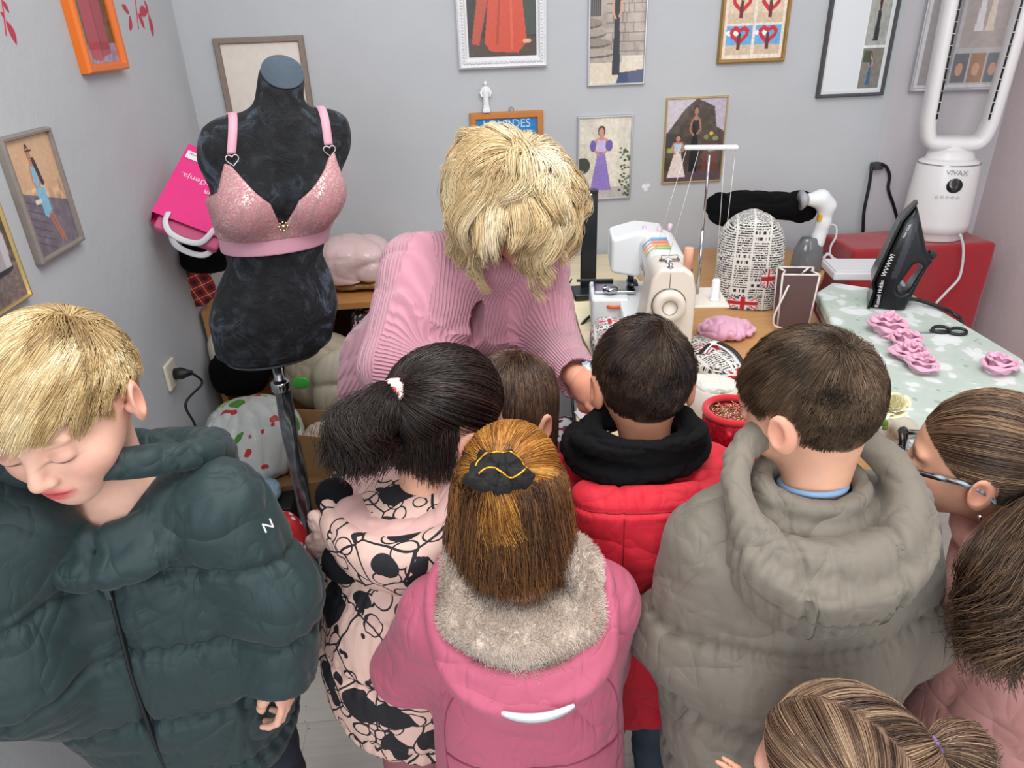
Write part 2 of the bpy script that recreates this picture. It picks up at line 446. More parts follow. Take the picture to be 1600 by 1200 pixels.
def seam(o, par, pts, m, r=.0013, name='seam', d=(0, 1, 0), start=-.6, n=6, lift=.0):
    """a stitched line laid on the surface of o; pts are (x, z) seen along d"""
    from mathutils.bvhtree import BVHTree
    bv = BVHTree.FromPolygons([v.co[:] for v in o.data.vertices], [p.vertices[:] for p in o.data.polygons]); d = np.array(d, float); P = []
    for x, z, _ in spline(np.array([(a, b, 0) for a, b in pts]), n):
        h = bv.ray_cast(Vector(np.array([x, 0, z]) + d * start), Vector(d))
        if h[0] is not None: P.append(np.array(h[0]) - d * lift)
    if len(P) > 2: return MB().tube(P, r, 6).o(name, m, par)

class Person:
    def __init__(s, label, hc, rz, head, hs=1., lean=(0, .05), K=None, group=None):
        hc = np.array(hc, float); R = Rz(rz); l = np.array([lean[0], lean[1], 0])
        root = hc - R @ l; root[2] = 0
        s.e = thing('person', label, 'person', root, rz, group); s.R = R; s.root = root
        s.hc = np.array([lean[0], lean[1], hc[2]]); s.K = K = K or hc[2] / 1.145; s.hs = hs
        s.Rh = Rz(head[0] - rz) @ Rx(head[1]) @ Ry(head[2])
        s.nb = np.array([lean[0] * .6, lean[1] * .45 - .01, 1.015 * K]); J = s.J = {}
        for sd, n in ((1, 'R'), (-1, 'L')):
            J['sh' + n] = np.array([lean[0] * .5 + sd * .118 * K, lean[1] * .3, .975 * K]); J['el' + n] = np.array([sd * .165 * K, .0, .775 * K])
            J['wr' + n] = np.array([sd * .150 * K, .14, .66 * K]); J['hip' + n] = np.array([sd * .065 * K, 0, .60 * K])
            J['kn' + n] = np.array([sd * .075 * K, .02, .33 * K]); J['an' + n] = np.array([sd * .080 * K, -.01, .07])
        s.hands = {}
    def L(s, *a, **k): return (at(*a, **k) - s.root) @ s.R
    def q(s, p): return (p - s.hc) @ s.Rh / s.hs
    def w(s, q): return s.hc + (q * s.hs) @ s.Rh.T
    def body(s, skin='#e3b39c', hair='#3a2a22', lips='#c8685f', brow='#5a4030', res=.003, hl=0., hres=.0028, yoke=.10):
        J = s.J; K = s.K; hs = s.hs
        up = s.hc + s.Rh @ np.array([0, -.022, -.055]) * hs; wn = .040 * hs
        def f1(p):
            d = smin(head_sdf(s.q(p)) * hs, rc(p, up, s.nb, wn, wn * 1.12), .022)
            if yoke > .04: d = smin(d, ell(p, s.nb + np.array([0, 0, -.05]), (yoke * K, .55 * yoke * K, .05 * K)), .03)
            return smax(d, s.nb[2] - .06 - p[:, 2], .01)
        ext = np.array([.14, .14, .14]) * hs
        V, F = snet(f1, np.minimum(s.hc - ext, s.nb - .12), np.maximum(s.hc + ext, s.nb + .12), res)
        V = relax(V, F, 1, .35); parts = [(V, F, head_cols(s.q(V), skin, hair, lips, brow, hl))]
        def f2(p):
            c = (J['hipR'] + J['hipL']) / 2
            d = rc(p, c, s.nb + unit(c - s.nb) * .11 * K, .080 * K, .062 * K)
            for n in 'RL':
                d = smin(d, chain(p, [s.nb + unit(c - s.nb) * .06, J['sh' + n], J['el' + n], J['wr' + n]], [.03 * K, .026 * K, .023 * K, .020 * K], .02), .02)
                d = smin(d, chain(p, [J['hip' + n], J['kn' + n], J['an' + n]], [.062 * K, .044 * K, .030 * K], .02), .02)
            return d
        A = np.array([v for v in J.values()]); V, F = snet(f2, A.min(0) - .12, np.maximum(A.max(0), s.nb) + .1, .010)
        parts.append((V, F, np.zeros((len(V), 3)) + hexa(skin)))
        for n in 'RL':
            h = s.hands.get(n, {}); wr, el = J['wr' + n], J['el' + n]; y = h.get('dir', wr - el); fr = frame(y, h.get('up', (0, 0, 1))); sc = .68 * K * h.get('s', 1)
            sd = -1 if n == 'R' else 1
            f3 = lambda p: hand_sdf((p - wr) @ fr / sc, sd, h.get('curl', .55), h.get('spread', .04), h.get('thumb', 0)) * sc
            V, F = snet(f3, wr - .15 * sc / .68, wr + .15 * sc / .68, hres); V = relax(V, F, 1, .3)
            parts.append((V, F, np.zeros((len(V), 3)) + hexa(skin) * np.array([1, .97, .95])))
        V, F, C = joinm(parts)
        C = C * (1 + .03 * fbm(V, 60, 2)[:, None])
        return obj('body', V, F, mat('skin', rough=.48, spec=.35, vc=True, sss=.12, bump=(900, .0003)), s.e, col=C)
    def legs(s, m, shoe, cols=None, fat=1.):
        J = s.J; K = s.K
        def f(p):
            d = rc(p, J['hipL'] + [0, 0, .03], J['hipR'] + [0, 0, .03], .088 * K * fat, .088 * K * fat)
            for n in 'RL': d = smin(d, chain(p, [J['hip' + n], J['kn' + n], J['an' + n]], [.080 * K * fat, .062 * K * fat, .052 * K * fat], .02), .03)
            return d
        A = np.array([J[k] for k in J if k[:2] in ('hi', 'kn', 'an')])
        V, F = snet(f, A.min(0) - .13, A.max(0) + .14, .008); N = vnormals(V, F); V = V + N * (.006 * fbm(V * [1, 1, 1.8], 14, 3, 5))[:, None]
        V[:, 2] = np.maximum(V[:, 2], .015)
        obj('trousers', V, F, m, s.e)
        for n in 'RL':
            a = J['an' + n]; g = lambda p: smax(smin(ell(p, a + [0, .055, -.035], (.036, .10, .036)), rc(p, a + [0, 0, -.03], a + [0, 0, .01], .038, .036), .02), .002 - p[:, 2], .004)
            V, F = snet(g, a + [-.08, -.09, -.1], a + [.08, .19, .09], .007); obj('shoe', V, F, shoe, s.e)

# ---------------------------------------------------------------- clothes
def folds(V, F, amp, f, st=(1, 1, 1), seed=0):
    N = vnormals(V, F); W_ = V * np.array(st) + .03 * np.stack([vn(V, 7, seed + 9), vn(V, 7, seed + 10), vn(V, 7, seed + 11)], 1)
    r = 1 - np.abs(vn(W_, f, seed)); r2 = 1 - np.abs(vn(W_ * [1.4, 1, .8], f * 2.2, seed + 3)); g = .5 + .5 * vn(V, f * .6, seed + 6)
    return V - N * (amp * (1.1 * r ** 9 * g + .55 * r2 ** 8 * (1 - .5 * g)) - amp * .55 * vn(V, f * .7, seed + 5))[:, None]
def quilt(V, F, zs, depth, w, zf=lambda V: V[:, 2], puff=0.):
    N = vnormals(V, F); z = zf(V) + .006 * vn(V, 9, 3); d = np.min([np.abs(z - a) for a in zs], 0)
    a = np.arctan2(V[:, 0], V[:, 1]) * 24 + 3.5 * vn(V, 11, 8)
    return V - N * (depth * np.exp(-(d / w) ** 2) + puff * np.exp(-(d / (w * 4)) ** 2) + .0028 * np.sin(a * 1.7) * np.exp(-(d / .028) ** 2))[:, None]

def coat(s, name, m, st, arms, h=.0055, k=.03, n=2.3, hem=None, fold=(.006, 9, (1, 1, .8)), q=None, neck=.06, extra=None, cut=None, col=None, seed=0, parent=None):
    """arms: list of (points, radii). neck: radius of the opening carved round the neck base"""
    st = np.array(st, float)
    def f(p):
        d = loft(p, st, n, .03)
        for P_, r_ in arms:                                   # sleeve with an open cuff
            a, b = np.array(P_[-2], float), np.array(P_[-1], float); u = (b - a) / np.linalg.norm(b - a)
            e = smax(chain(p, P_, r_, .02), np.where(np.linalg.norm(p - b, axis=1) < r_[-1] * 1.6, (p - b) @ u, -1), .008)
            e = smax(e, -rc(p, b - u * .015, b + u * .08, r_[-1] * .80, r_[-1] * .80), .006)
            d = smin(d, e, k)
        if neck: d = smax(d, -rc(p, s.nb + [0, .0, -.03], s.nb + [0, .01, .12], neck, neck * 1.1), .012)
        if extra: d = extra(p, d)
        if cut: d = smax(d, cut(p), .006)
        return d
    A = np.concatenate([np.array(P_) for P_, r_ in arms] + [st[:, [1, 2, 0]]]); mr = max(st[:, 3:].max(), .1)
    lo = A.min(0) - .1; hi = A.max(0) + .1; lo[0] = min(lo[0], -mr - .03); hi[0] = max(hi[0], mr + .03); lo[1] = min(lo[1], (st[:, 2] - st[:, 4]).min() - .03); hi[1] = max(hi[1], (st[:, 2] + st[:, 4]).max() + .03)
    V, F = snet(f, lo, hi, h); V = relax(V, F, 2, .5)
    if fold: V = folds(V, F, *fold, seed=seed)
    if q: V = quilt(V, F, *q)
    V = relax(V, F, 1, .3)
    return obj(name, V, F, m, parent or s.e, col=col(V) if col else None)

def hood(s, m, c, rx, ry, tilt, r, bowl, h=.005, fold=(.006, 12), off=(0, -.035, -.055), thick=.045, seed=0, name='hood', post=None, deep=0.):
    """hood lying open on the back: a thick roll round the opening and a sack hanging below it"""
    c = np.array(c, float); nrm = np.array([0, -math.sin(tilt), math.cos(tilt)]); bc = c + np.array(off); b = np.array(bowl, float)
    def f(p):
        o = ell(p, bc, b); pl = (p - c) @ nrm
        i = ell(p, c + [0, .01, deep], (rx - r * .35, ry - r * .35, thick))
        d = smax(smax(o, pl - .004, .012), -i, .02)
        return smin(d, ring(p, c, rx, ry, tilt, r), .016)
    V, F = snet(f, np.minimum(bc - b, c - [rx, ry, ry]) - .05, np.maximum(bc + b, c + [rx, ry, ry * .6]) + .05, h)
    V = relax(V, F, 2, .5); V = folds(V, F, *fold, seed=seed)
    if post: V = post(V, F)
    return obj(name, V, F, m, s.e)

# ---------------------------------------------------------------- hair
def palette(root, cols, n, rough=.5, f=55, seed=0):
    c = np.array([hexa(x) for x in cols]); t = np.clip(.5 + .42 * fbm(root, f, 2, seed) + rough * (RNG.random(n) - .5), 0, .999) * (len(c) - 1)
    i = t.astype(int); w = (t - i)[:, None]; return c[i] * (1 - w) + c[np.minimum(i + 1, len(c) - 1)] * w
def scalp_roots(n, hl=0., extra=None):
    out = []; tot = 0
    while tot < n:
        u = RNG.normal(size=(n, 3)); u /= np.linalg.norm(u, axis=1)[:, None]; p = SKC + SKR * u * .995; m = hairline(p, hl)
        if extra is not None: m &= extra(p)
        out.append(p[m]); tot += m.sum()
    return np.concatenate(out)[:n]
def snorm(p): n = (p - SKC) / SKR ** 2; return n / (np.linalg.norm(n, axis=-1)[..., None] + 1e-9)
def push(p, off):
    R_ = SKR + (off[:, None] if np.ndim(off) else off); k = np.linalg.norm((p - SKC) / R_, axis=1)[:, None]
    return np.where(k < 1, SKC + (p - SKC) / np.maximum(k, .2), p)
def unit(v): return v / (np.linalg.norm(v, axis=-1)[..., None] + 1e-9)
def clump(P, M, a=.8, pw=1.5, root=None):
    n = len(P); g = RNG.choice(n, M, replace=False); r = P[:, 0]; best = np.zeros(n, int)
    for i in range(0, n, 2000): best[i:i + 2000] = np.argmin(((r[i:i + 2000, None] - r[g][None]) ** 2).sum(2), 1)
    G = P[g][best]; t = np.linspace(0, 1, P.shape[1])[None, :, None] ** pw * a
    return P * (1 - t) + (G + (P[:, :1] - G[:, :1]) * .25) * t
def frizz(P, amp, f=40, seed=0):
    t = np.linspace(0, 1, P.shape[1])[None, :, None]; o = RNG.random((len(P), 1, 3)) * 50
    Q = P * .5 + o; return P + amp * t * np.stack([vn(Q, f, seed), vn(Q, f, seed + 1), vn(Q, f, seed + 2)], -1)
def hair_mat(name, rough=.38, spec=.45):
    return mat(name, rough=rough, spec=spec, vc=True)
def short_hair(s, n, whorl, top, side, cols, lift=.5, K=7, r=.00055, swirl=.0, fwd=0., hl=0., ztop=.055, zside=.0, seed=0, M=500, sw=None):
    w = SKC + SKR * unit(np.array(whorl, float)); p = scalp_roots(n, hl); root = p.copy(); nr = snorm(p)
    L = np.interp(p[:, 2], [zside - .05, zside, ztop], [side * .6, side, top]) * (.75 + .5 * RNG.random(n)); P = [p]
    dist = np.linalg.norm(root - w, axis=1); grav = s.Rh.T @ np.array([0, 0, -1.])
    for k in range(1, K):
        t = k / (K - 1); nn = snorm(p); d = p - w + 1e-6; d = unit(d - nn * (d * nn).sum(1)[:, None]); sd = np.cross(nn, d)
        d = d + swirl * sd * np.exp(-dist / .03)[:, None] + fwd * np.array([0, 1., 0]) + nn * (lift * (1 - .8 * t) + (.9 * np.exp(-dist / .012) * (1 - t)))[:, None] + .34 * RNG.normal(size=(n, 3)) * (k < 3) + .25 * t * grav
        p = push(p + unit(d) * (L / (K - 1))[:, None], .001 + .004 * t); P.append(p)
    P = np.stack(P, 1); P = clump(P, M, .45, 1.5)
    V, F, C = strands(s.w(P.reshape(-1, 3)).reshape(P.shape), r, r * .35, palette(root, cols, n, seed=seed))
    return obj('hair', V, F, hair_mat('hair_strands'), s.e, col=C)
def to_tie(root, tie, K, lift, wob=.003, dirbias=None):
    """paths over the skull from the roots to the tie point"""
    a = unit((root - SKC) / SKR); b = unit((tie - SKC) / SKR); th = np.arccos(np.clip(a @ b, -1, 1))[:, None]; P = []
    rt = np.linalg.norm((tie - SKC) / SKR); o = lift * (.5 + RNG.random(len(root)))
    for k in range(K):
        t = k / (K - 1); u = (np.sin((1 - t) * th) * a + np.sin(t * th) * b) / (np.sin(th) + 1e-6); u = unit(u)
        P.append(SKC + SKR * u * (1 + (rt - 1) * t ** 2) + u * (o * np.sin(PI * min(1, t * 1.0)) + .001)[:, None])
    return np.stack(P, 1)
def tail(n, P0, curve, spread, K, L0=.75, wave=0., waven=2.):
    """strands that leave a tie along curve (list of points, head space), fanning out"""
    C_ = spline(curve, 12); T = np.gradient(C_, axis=0); T = unit(T); u = unit(np.cross(T, [.3, .1, 1.])); w = np.cross(T, u)
    a = RNG.random(n) * 2 * PI; rr = np.sqrt(RNG.random(n)); Lf = L0 + (1 - L0) * RNG.random(n); P = []; ph = RNG.random(n) * 6
    for k in range(K):
        t = k / (K - 1) * Lf; x = t * (len(C_) - 1); i = np.minimum(x.astype(int), len(C_) - 2); fr = (x - i)[:, None]
        c = C_[i] * (1 - fr) + C_[i + 1] * fr; sp = np.interp(t, np.linspace(0, 1, len(spread)), spread)
        off = (np.cos(a) * rr * sp)[:, None] * u[i] + (np.sin(a) * rr * sp)[:, None] * w[i]
        P.append(c + off + (wave * t * np.sin(waven * 6.28 * t + ph * .35))[:, None] * u[i])
    return np.stack(P, 1)
def fur(name, V, F, n, L, r, cols, m, parent, K=4, down=.5, seed=0):
    a, b, c = V[F[:, 0]], V[F[:, 1]], V[F[:, 2]]; ar = np.linalg.norm(np.cross(b - a, c - a), axis=1); i = RNG.choice(len(F), n, p=ar / ar.sum())
    u, v = RNG.random((2, n, 1)); N = vnormals(V, F)[F[i, 0]]; p = V[F[i, 0]] * (1 - u) * (1 - v) + V[F[i, 1]] * u * (1 - v) + V[F[i, 2]] * u * v + V[F[i, 3]] * (1 - u) * v
    P = [p]; d = unit(N + .35 * RNG.normal(size=N.shape) + .6 * np.stack([vn(p, 30, 1), vn(p, 30, 2), vn(p, 30, 3)], 1)); l = L * (.6 + .6 * RNG.random((n, 1)))
    for k in range(1, K): d = unit(d + np.array([0, 0, -down / K])); p = p + d * l / (K - 1); P.append(p)
    S_ = strands(np.stack(P, 1), r, r * .4, palette(P[0], cols, n, f=40)); cb = palette(V, cols, len(V), .1)
    v, f, c = joinm([(V, F, cb), S_]); return obj(name, v, f, m, parent, col=c)
# ================================================================ THE NINE PEOPLE
def scuff(name, c, bump=(60, .0012, 4), rough=.7, sheen=.1, fine=(1200, .0002)):
    if name in MATS: return MATS[name]
    m = mat(name, c, rough, sheen=sheen, bump=[bump, fine], var=(9, .05)); t = NT(m)
    for sc_, dist, ds, st_ in ((4.5, .010, 1.0, (1, 1, 1.7)), (14, .0030, .8, (1.5, 1, .8))):          # soft creases
        n = t.noise(t.coord(st_), sc_, 2, .4, ds); r = t.math('POWER', t.math('SUBTRACT', 1, t.math('ABSOLUTE', t.math('MULTIPLY_ADD', n, 4, -2))), 3); r = t.math('MAXIMUM', r, 0); t.bump(t.math('MULTIPLY', r, -1), dist * .45, 1)
    return m
shoe_m = mat('shoe_dark', '#22242b', .6); jeans_m = mat('jeans_blue_grey', '#3b4654', .8, bump=(700, .0004), var=(14, .18)); dark_tr = mat('trousers_dark', '#191b22', .8, var=(14, .15))

def arms_of(s, r=(.062, .058, .046), shr=None, ext=0.):
    J = s.J; out = []
    for n in 'LR':
        out.append(([s.J['sh' + n] * [.75, 1, 1] + [0, 0, -.01], J['sh' + n] + [0, 0, -.012], J['el' + n], J['wr' + n]], [r[0] * .95, r[0], r[1], r[2]]))
    return out

# ---- boy in the grey olive puffer (back to the camera)
def boy_grey():
    s = Person('boy with short brown hair in a grey olive padded jacket, seen from behind, hood down', at(1264, 632, D=.93), .06, (.55, -.30, -.05), .96, (.0, .045))
    K = s.K
    s.J['elL'] = s.L(1068, 985, D=1.06); s.J['wrL'] = np.array([-.17, .16, .72]); s.J['elR'] = s.L(1425, 985, D=1.10); s.J['wrR'] = np.array([.17, .18, .74])
    s.body(skin='#dba78c', hair='#54463c', brow='#4a3a30', res=.0026)
    short_hair(s, 16000, (.10, -.62, .78), .032, .011, ['#241911', '#40301f', '#5a4634', '#7d6650'], lift=.6, swirl=.8, r=.00050, fwd=.15, M=1500)
    m = scuff('olive_shell', '#756e63', (45, .0016, 5))
    z = 1.0 * K
    st = [(.50 * K, 0, -.01, .165, .130), (.56 * K, 0, -.01, .178, .138), (.66 * K, 0, -.01, .182, .138), (.78 * K, 0, -.01, .172, .132), (.90 * K, 0, 0, .158, .118), (.98 * K, 0, .01, .135, .098), (1.03 * K, 0, .02, .09, .08)]
    coat(s, 'jacket', m, st, arms_of(s, (.066, .070, .054)), k=.06, fold=(.0055, 10, (1, 1, .7)), q=([.60 * K, .735 * K, .87 * K], .010, .010, lambda V: V[:, 2] + .05 * np.abs(V[:, 0]), .006), neck=.062, seed=3)
    c = s.nb + [-.008, -.036, .050]
    def post(V, F):
        N = vnormals(V, F); d = np.minimum(np.abs(V[:, 0] - c[0] - .055), np.abs(V[:, 0] - c[0] + .07)); below = V[:, 2] < c[2] + .01
        V = V - N * (.008 * np.exp(-(d / .005) ** 2) * below)[:, None]
        ang = np.arctan2(V[:, 1] - c[1], V[:, 0] - c[0]); e = np.abs(np.hypot((V[:, 0] - c[0]) / .116, (V[:, 1] - c[1]) / .100) - 1.20)
        return V + N * (.0025 * np.sin(ang * 46 + 2 * vn(V, 20, 4)) * np.exp(-(e / .10) ** 2))[:, None]
    hd = hood(s, m, c, .112, .098, .50, .022, (.134, .100, .150), off=(0, -.035, -.045), fold=(.008, 13), thick=.05, seed=11, post=post)
    sm = mat('seam_olive', '#5d594f', .8)
    for x in (-.06, .05): seam(hd, hd, [(c[0] + x * (1 - .3 * k / 5), c[2] - .075 - .10 * k / 5) for k in range(6)], sm)
    seam(hd, hd, [(c[0] + .128 * math.cos(a), c[2] - .055 - .055 * math.sin(a)) for a in np.linspace(.1, PI - .1, 12)], sm, .0018)
    cv = [s.nb + [.041 * math.cos(a), .039 * math.sin(a) - .004, .036 - .010 * math.sin(a)] for a in np.linspace(0, 2 * PI, 30, endpoint=False)]
    q = s.nb + [-.002, -.004, .040]
    V, F = snet(lambda p: smin(ring(p, q, .066, .056, .10, .014), ring(p, q + [0, -.004, -.03], .074, .064, .1, .018), .015), q - .12, q + .1, .0045); V = folds(relax(V, F, 1), F, .005, 16, (1, 1, 1), 3); obj('collar', V, F, m, s.e)
    MB().tube(cv, .0045, 8, closed=True).o('shirt_collar', mat('collar_blue', '#7f9fc4', .8), s.e)
    s.legs(dark_tr, shoe_m); return s

# ---- boy in the red coat
def boy_red():
    s = Person('boy with short dark hair in a bright red coat over a black hoodie', at(1004, 598, D=1.18), -.02, (-.04, -.28, .02), 1.0, (.0, .05))
    K = s.K; s.hands['L'] = dict(curl=.9)
    s.body(skin='#cf9275', hair='#2e231d', brow='#2a1f1a', res=.003)
    short_hair(s, 15000, (.42, -.42, .80), .038, .014, ['#1a120e', '#2c201a', '#443328', '#65503f'], lift=.6, swirl=.9, r=.00058, fwd=.1, M=1500)
    m = scuff('red_shell', '#c8102a', (50, .0012, 4)); J = s.J
    st = [(.46 * K, 0, 0, .155, .120), (.60 * K, 0, 0, .165, .125), (.76 * K, 0, 0, .155, .118), (.90 * K, 0, 0, .150, .112), (.98 * K, 0, .01, .125, .09), (1.02 * K, 0, .02, .08, .07)]
    coat(s, 'coat', m, st, arms_of(s, (.062, .060, .048)), k=.04, fold=(.006, 9, (1, 1, .5)), neck=.058, seed=5)
    # black hoodie collar bunched round the neck
    c = s.nb + [-.012, -.010, .070]
    def f(p):
        d = smin(ring(p, c, .078, .066, .12, .020), ring(p, c + [-.012, -.006, -.028], .106, .084, .08, .021), .012)
        return smin(d, ring(p, c + [-.01, -.03, .004], .100, .072, -.25, .015), .010)
    V, F = snet(f, c - .19, c + .19, .0045); V = folds(relax(V, F, 1), F, .010, 15, (1, 1, 2.6), 7)
    obj('hoodie_collar', V, F, mat('hoodie_black', '#0a0a0d', .9, spec=.2, bump=[(18, .004, 3), (500, .0006)]), s.e)
    # red hood hanging flat down the back
    hc = s.nb + [-.006, -.112, -.050]
    def g(p):
        d = loft(p - hc, [(-.135, 0, .0, .085, .035), (-.11, 0, 0, .112, .05), (-.04, 0, 0, .136, .060), (.05, 0, 0, .138, .052), (.088, 0, .01, .132, .040)], 2.6, .03)
        return smax(d, -ell(p, hc + [0, .02, .10], (.115, .030, .045)), .012)
    V, F = snet(g, hc - [.18, .1, .18], hc + [.18, .1, .15], .005); V = folds(relax(V, F, 2), F, .004, 9, (1, 1, 1.2), 21)
    N = vnormals(V, F); X = V[:, 0] - hc[0]; Z = V[:, 2] - hc[2]
    V = V - N * (.0035 * np.exp(-((np.abs(X) - .062) / .0035) ** 2) + .004 * np.exp(-((Z - .058) / .004) ** 2))[:, None]
    hd = obj('hood', V, F, m, s.e); sm = mat('seam_red', '#8a0c1c', .8)
    for x in (-.062, .058): seam(hd, hd, [(hc[0] + x, hc[2] + .05 - .17 * k / 5) for k in range(6)], sm)
    seam(hd, hd, [(hc[0] - .13 + .26 * k / 9, hc[2] + .056) for k in range(10)], sm)
    s.legs(jeans_m, shoe_m); return s

# ---- girl in the mauve jacket with the fleece hood
def girl_mauve():
    s = Person('girl with honey brown hair and black scrunchie in a raspberry pink jacket with fleece hood', at(797, 772, D=.97), 0., (-.16, -.40, .04), .93, (-.01, .06))
    K = s.K; J = s.J; J['elL'] = s.L(640, 1040, D=1.12); J['elR'] = s.L(925, 1015, D=1.13); J['wrL'] = J['elL'] + [.04, .12, -.13]; J['wrR'] = J['elR'] + [-.03, .13, -.13]
    s.body(skin='#e0a98e', hair='#8a5a30', res=.003)
    # hair
    n = 9000; root = scalp_roots(n); tie = SKC + SKR * unit(np.array([-.10, -.90, .34])) * 1.06
    upm = (root[:, 2] > .012 + .25 * (root[:, 1] + .08)) ; A = root[upm]; Bt = root[~upm]
    P1 = to_tie(A, tie, 9, .004); g = s.Rh.T @ np.array([0, 0, -1.])
    tl = tail(len(A), tie, [tie, tie + unit(np.array([0, -1., .1])) * .012 + g * .018, tie + np.array([0, -.022, 0]) + g * .055, tie + np.array([.004, -.024, 0]) + g * .100], [.004, .015, .026, .036], 8, .45, .006)
    P = frizz(clump(np.concatenate([P1, tl[:, 1:]], 1), 400, .35, 2.), .007, 30)
    cols = ['#4a2a12', '#7a4a20', '#a9702f', '#cf9444', '#e0b062']
    S1 = strands(s.w(P.reshape(-1, 3)).reshape(P.shape), .00055, .0003, palette(A, cols, len(A)) * (1.0))
    dn = np.repeat(Bt, 1, 0); extra = scalp_roots(5000, 0, lambda p: (p[:, 2] < .05) & (p[:, 1] < .03)); dn = np.concatenate([dn, extra]); n2 = len(dn)
    p = dn; PP = [p]; L_ = (.065 + .04 * RNG.random(n2) + .045 * (dn[:, 2] > 0))
    for k in range(1, 11):
        t = k / 10; d = g + snorm(p) * (.16 * (1 - t)) + np.array([0, -.10, 0]); p = push(p + unit(d) * (L_ / 10)[:, None], .004 + .006 * RNG.random(n2)); PP.append(p)
    P = frizz(clump(np.stack(PP, 1), 260, .6, 1.3), .020, 22)
    S2 = strands(s.w(P.reshape(-1, 3)).reshape(P.shape), .00055, .0003, palette(dn, ['#382214', '#5c3c22', '#80562f', '#b0793e'], n2))
    V, F, C = joinm([S1, S2]); obj('hair', V, F, hair_mat('hair_strands'), s.e, col=C)
    # scrunchie
    tw = s.w(tie[None] + [[0, -.006, 0]])[0]
    def sc(p):
        q = (p - tw) @ frame((.15, -.55, .8), (0, -1, -.6)); a = np.arctan2(q[:, 2], q[:, 0]); r_ = .0150 + .0022 * np.sin(a * 5) + .0012 * np.sin(a * 11 + 1)
        return np.hypot(np.hypot(q[:, 0] / 1.45, q[:, 2]) - .012, q[:, 1]) * .85 - r_
    V, F = snet(sc, tw - .07, tw + .07, .0022); V = folds(relax(V, F, 1), F, .005, 55, (1, 1, 1), 2)
    sb = obj('scrunchie', V, F, mat('scrunchie_black', '#101012', .7, bump=[(900, .0012), (300, .001)]), s.e); sb['label'] = 'black sparkly scrunchie with gold trim'
    Rf = frame((.15, -.55, .8), (0, -1, -.6)); gm = mat('gold_trim', '#c98f2e', .35, .9)
    from mathutils.bvhtree import BVHTree
    bv = BVHTree.FromPolygons([tuple(v) for v in V], [tuple(int(i) for i in f_) for f_ in F])
    for curve in ([(-.030 + .060 * k / 24, .006 + .007 * math.sin(k * .30 + 2.8)) for k in range(25)], [(.0315 * math.cos(a), .0235 * math.sin(a)) for a in np.linspace(PI * 1.05, PI * 2.02, 34)]):
        P = []
        for x, z in curve:
            h_ = bv.ray_cast(Vector(tw + Rf @ np.array([x, .09, z])), Vector(Rf @ np.array([0, -1., 0])))
            if h_[0] is not None: P.append(np.array(h_[0]) + Rf @ np.array([0, .0006, 0]))
        P = [np.mean(P[max(0, i - 1):i + 2], 0) for i in range(len(P))]
        if len(P) > 3: MB().tube(P, .0016, 6).o('gold_piping', gm, sb)
    # jacket
    m = scuff('raspberry_shell', '#b3566f', (30, .0012, 3), rough=.75)
    st = [(.44 * K, 0, 0, .150, .125), (.60 * K, 0, 0, .152, .122), (.76 * K, 0, 0, .145, .115), (.90 * K, 0, 0, .135, .105), (.97 * K, 0, .01, .115, .088), (1.01 * K, 0, .02, .07, .065)]
    def ex(p, d):                                                          # storm flap across the back
        fl = (p[:, 1] < -.05) & (np.abs(p[:, 0]) < .125); zz = .795 * K - .010 * np.abs(np.sin(p[:, 0] * 18))
        return d - np.where(fl & (p[:, 2] > zz), .005, 0) * np.clip((.93 * K - p[:, 2]) / .08, 0, 1)
    jk = coat(s, 'jacket', m, st, arms_of(s, (.060, .058, .046)), k=.035, h=.0045, fold=(.0035, 7, (1, 1, .45)), neck=.060, extra=ex, seed=8)
    sm = mat('seam_raspberry', '#8a3a55', .8); zh = .785 * K
    seam(jk, jk, [(x, zh + .010 * abs(math.cos(x * 13)) - .008) for x in np.linspace(-.122, .122, 14)], sm, .0022)
    for sx in (-1, 1): seam(jk, jk, [(sx * .085, .94 * K), (sx * .115, .88 * K), (sx * .124, .80 * K), (sx * .122, .70 * K), (sx * .120, .60 * K)], sm)
    c = s.nb + [0, -.035, .010]
    hood(s, m, c, .120, .106, .55, .012, (.126, .108, .118), off=(0, -.030, -.038), fold=(.003, 9), thick=.05, seed=4)
    def fr(p):
        pl = (p - (c + [0, 0, .006])) @ np.array([0, -math.sin(.55), math.cos(.55)])
        d = smin(ring(p, c + [0, .004, .010], .086, .072, .55, .026), smax(ell(p, c + [0, -.040, -.03], (.094, .060, .078)), pl, .02), .03)
        d = smax(d, -ell(p, c + [.0, .012, .03], (.054, .052, .05)), .02)
        return d + .004 * vn(p, 22, 3) + .0045 * np.sin(p[:, 2] * 130 + 5 * p[:, 0])
    V, F = snet(fr, c - .19, c + .17, .006); V = relax(V, F, 1)
    fb = fur('fleece_lining', V, F, 42000, .0085, .00045, ['#a08c7c', '#bfab9b', '#d6c5b6', '#e6d8ca'], mat('fleece', rough=.85, vc=True, sheen=.5), s.e); fb['label'] = 'beige fleece hood lining'
    # reflective strip
    yb = -.142; P = [(x, c[1] - .026 - .090 * math.sqrt(max(0, 1 - (x / .126) ** 2)) * 1.14 - .004, c[2] - .070 + .008 * (x / .05) ** 2) for x in np.linspace(-.045, .045, 15)]
    V = []; F = []
    for i, (x, y, z) in enumerate(P):
        hh = .0065 * math.sqrt(max(0, 1 - (x / .047) ** 2)); V += [(x, y - .002, z - hh), (x, y - .002, z + hh)]
        if i: F.append((2 * i - 2, 2 * i, 2 * i + 1, 2 * i - 1))
    obj('reflective_strip', V, F, mat('reflective', '#e8f2f8', .25, .2), s.e, solid=.004)
    tr = bpy_floral('trousers_floral'); s.legs(tr, shoe_m); return s

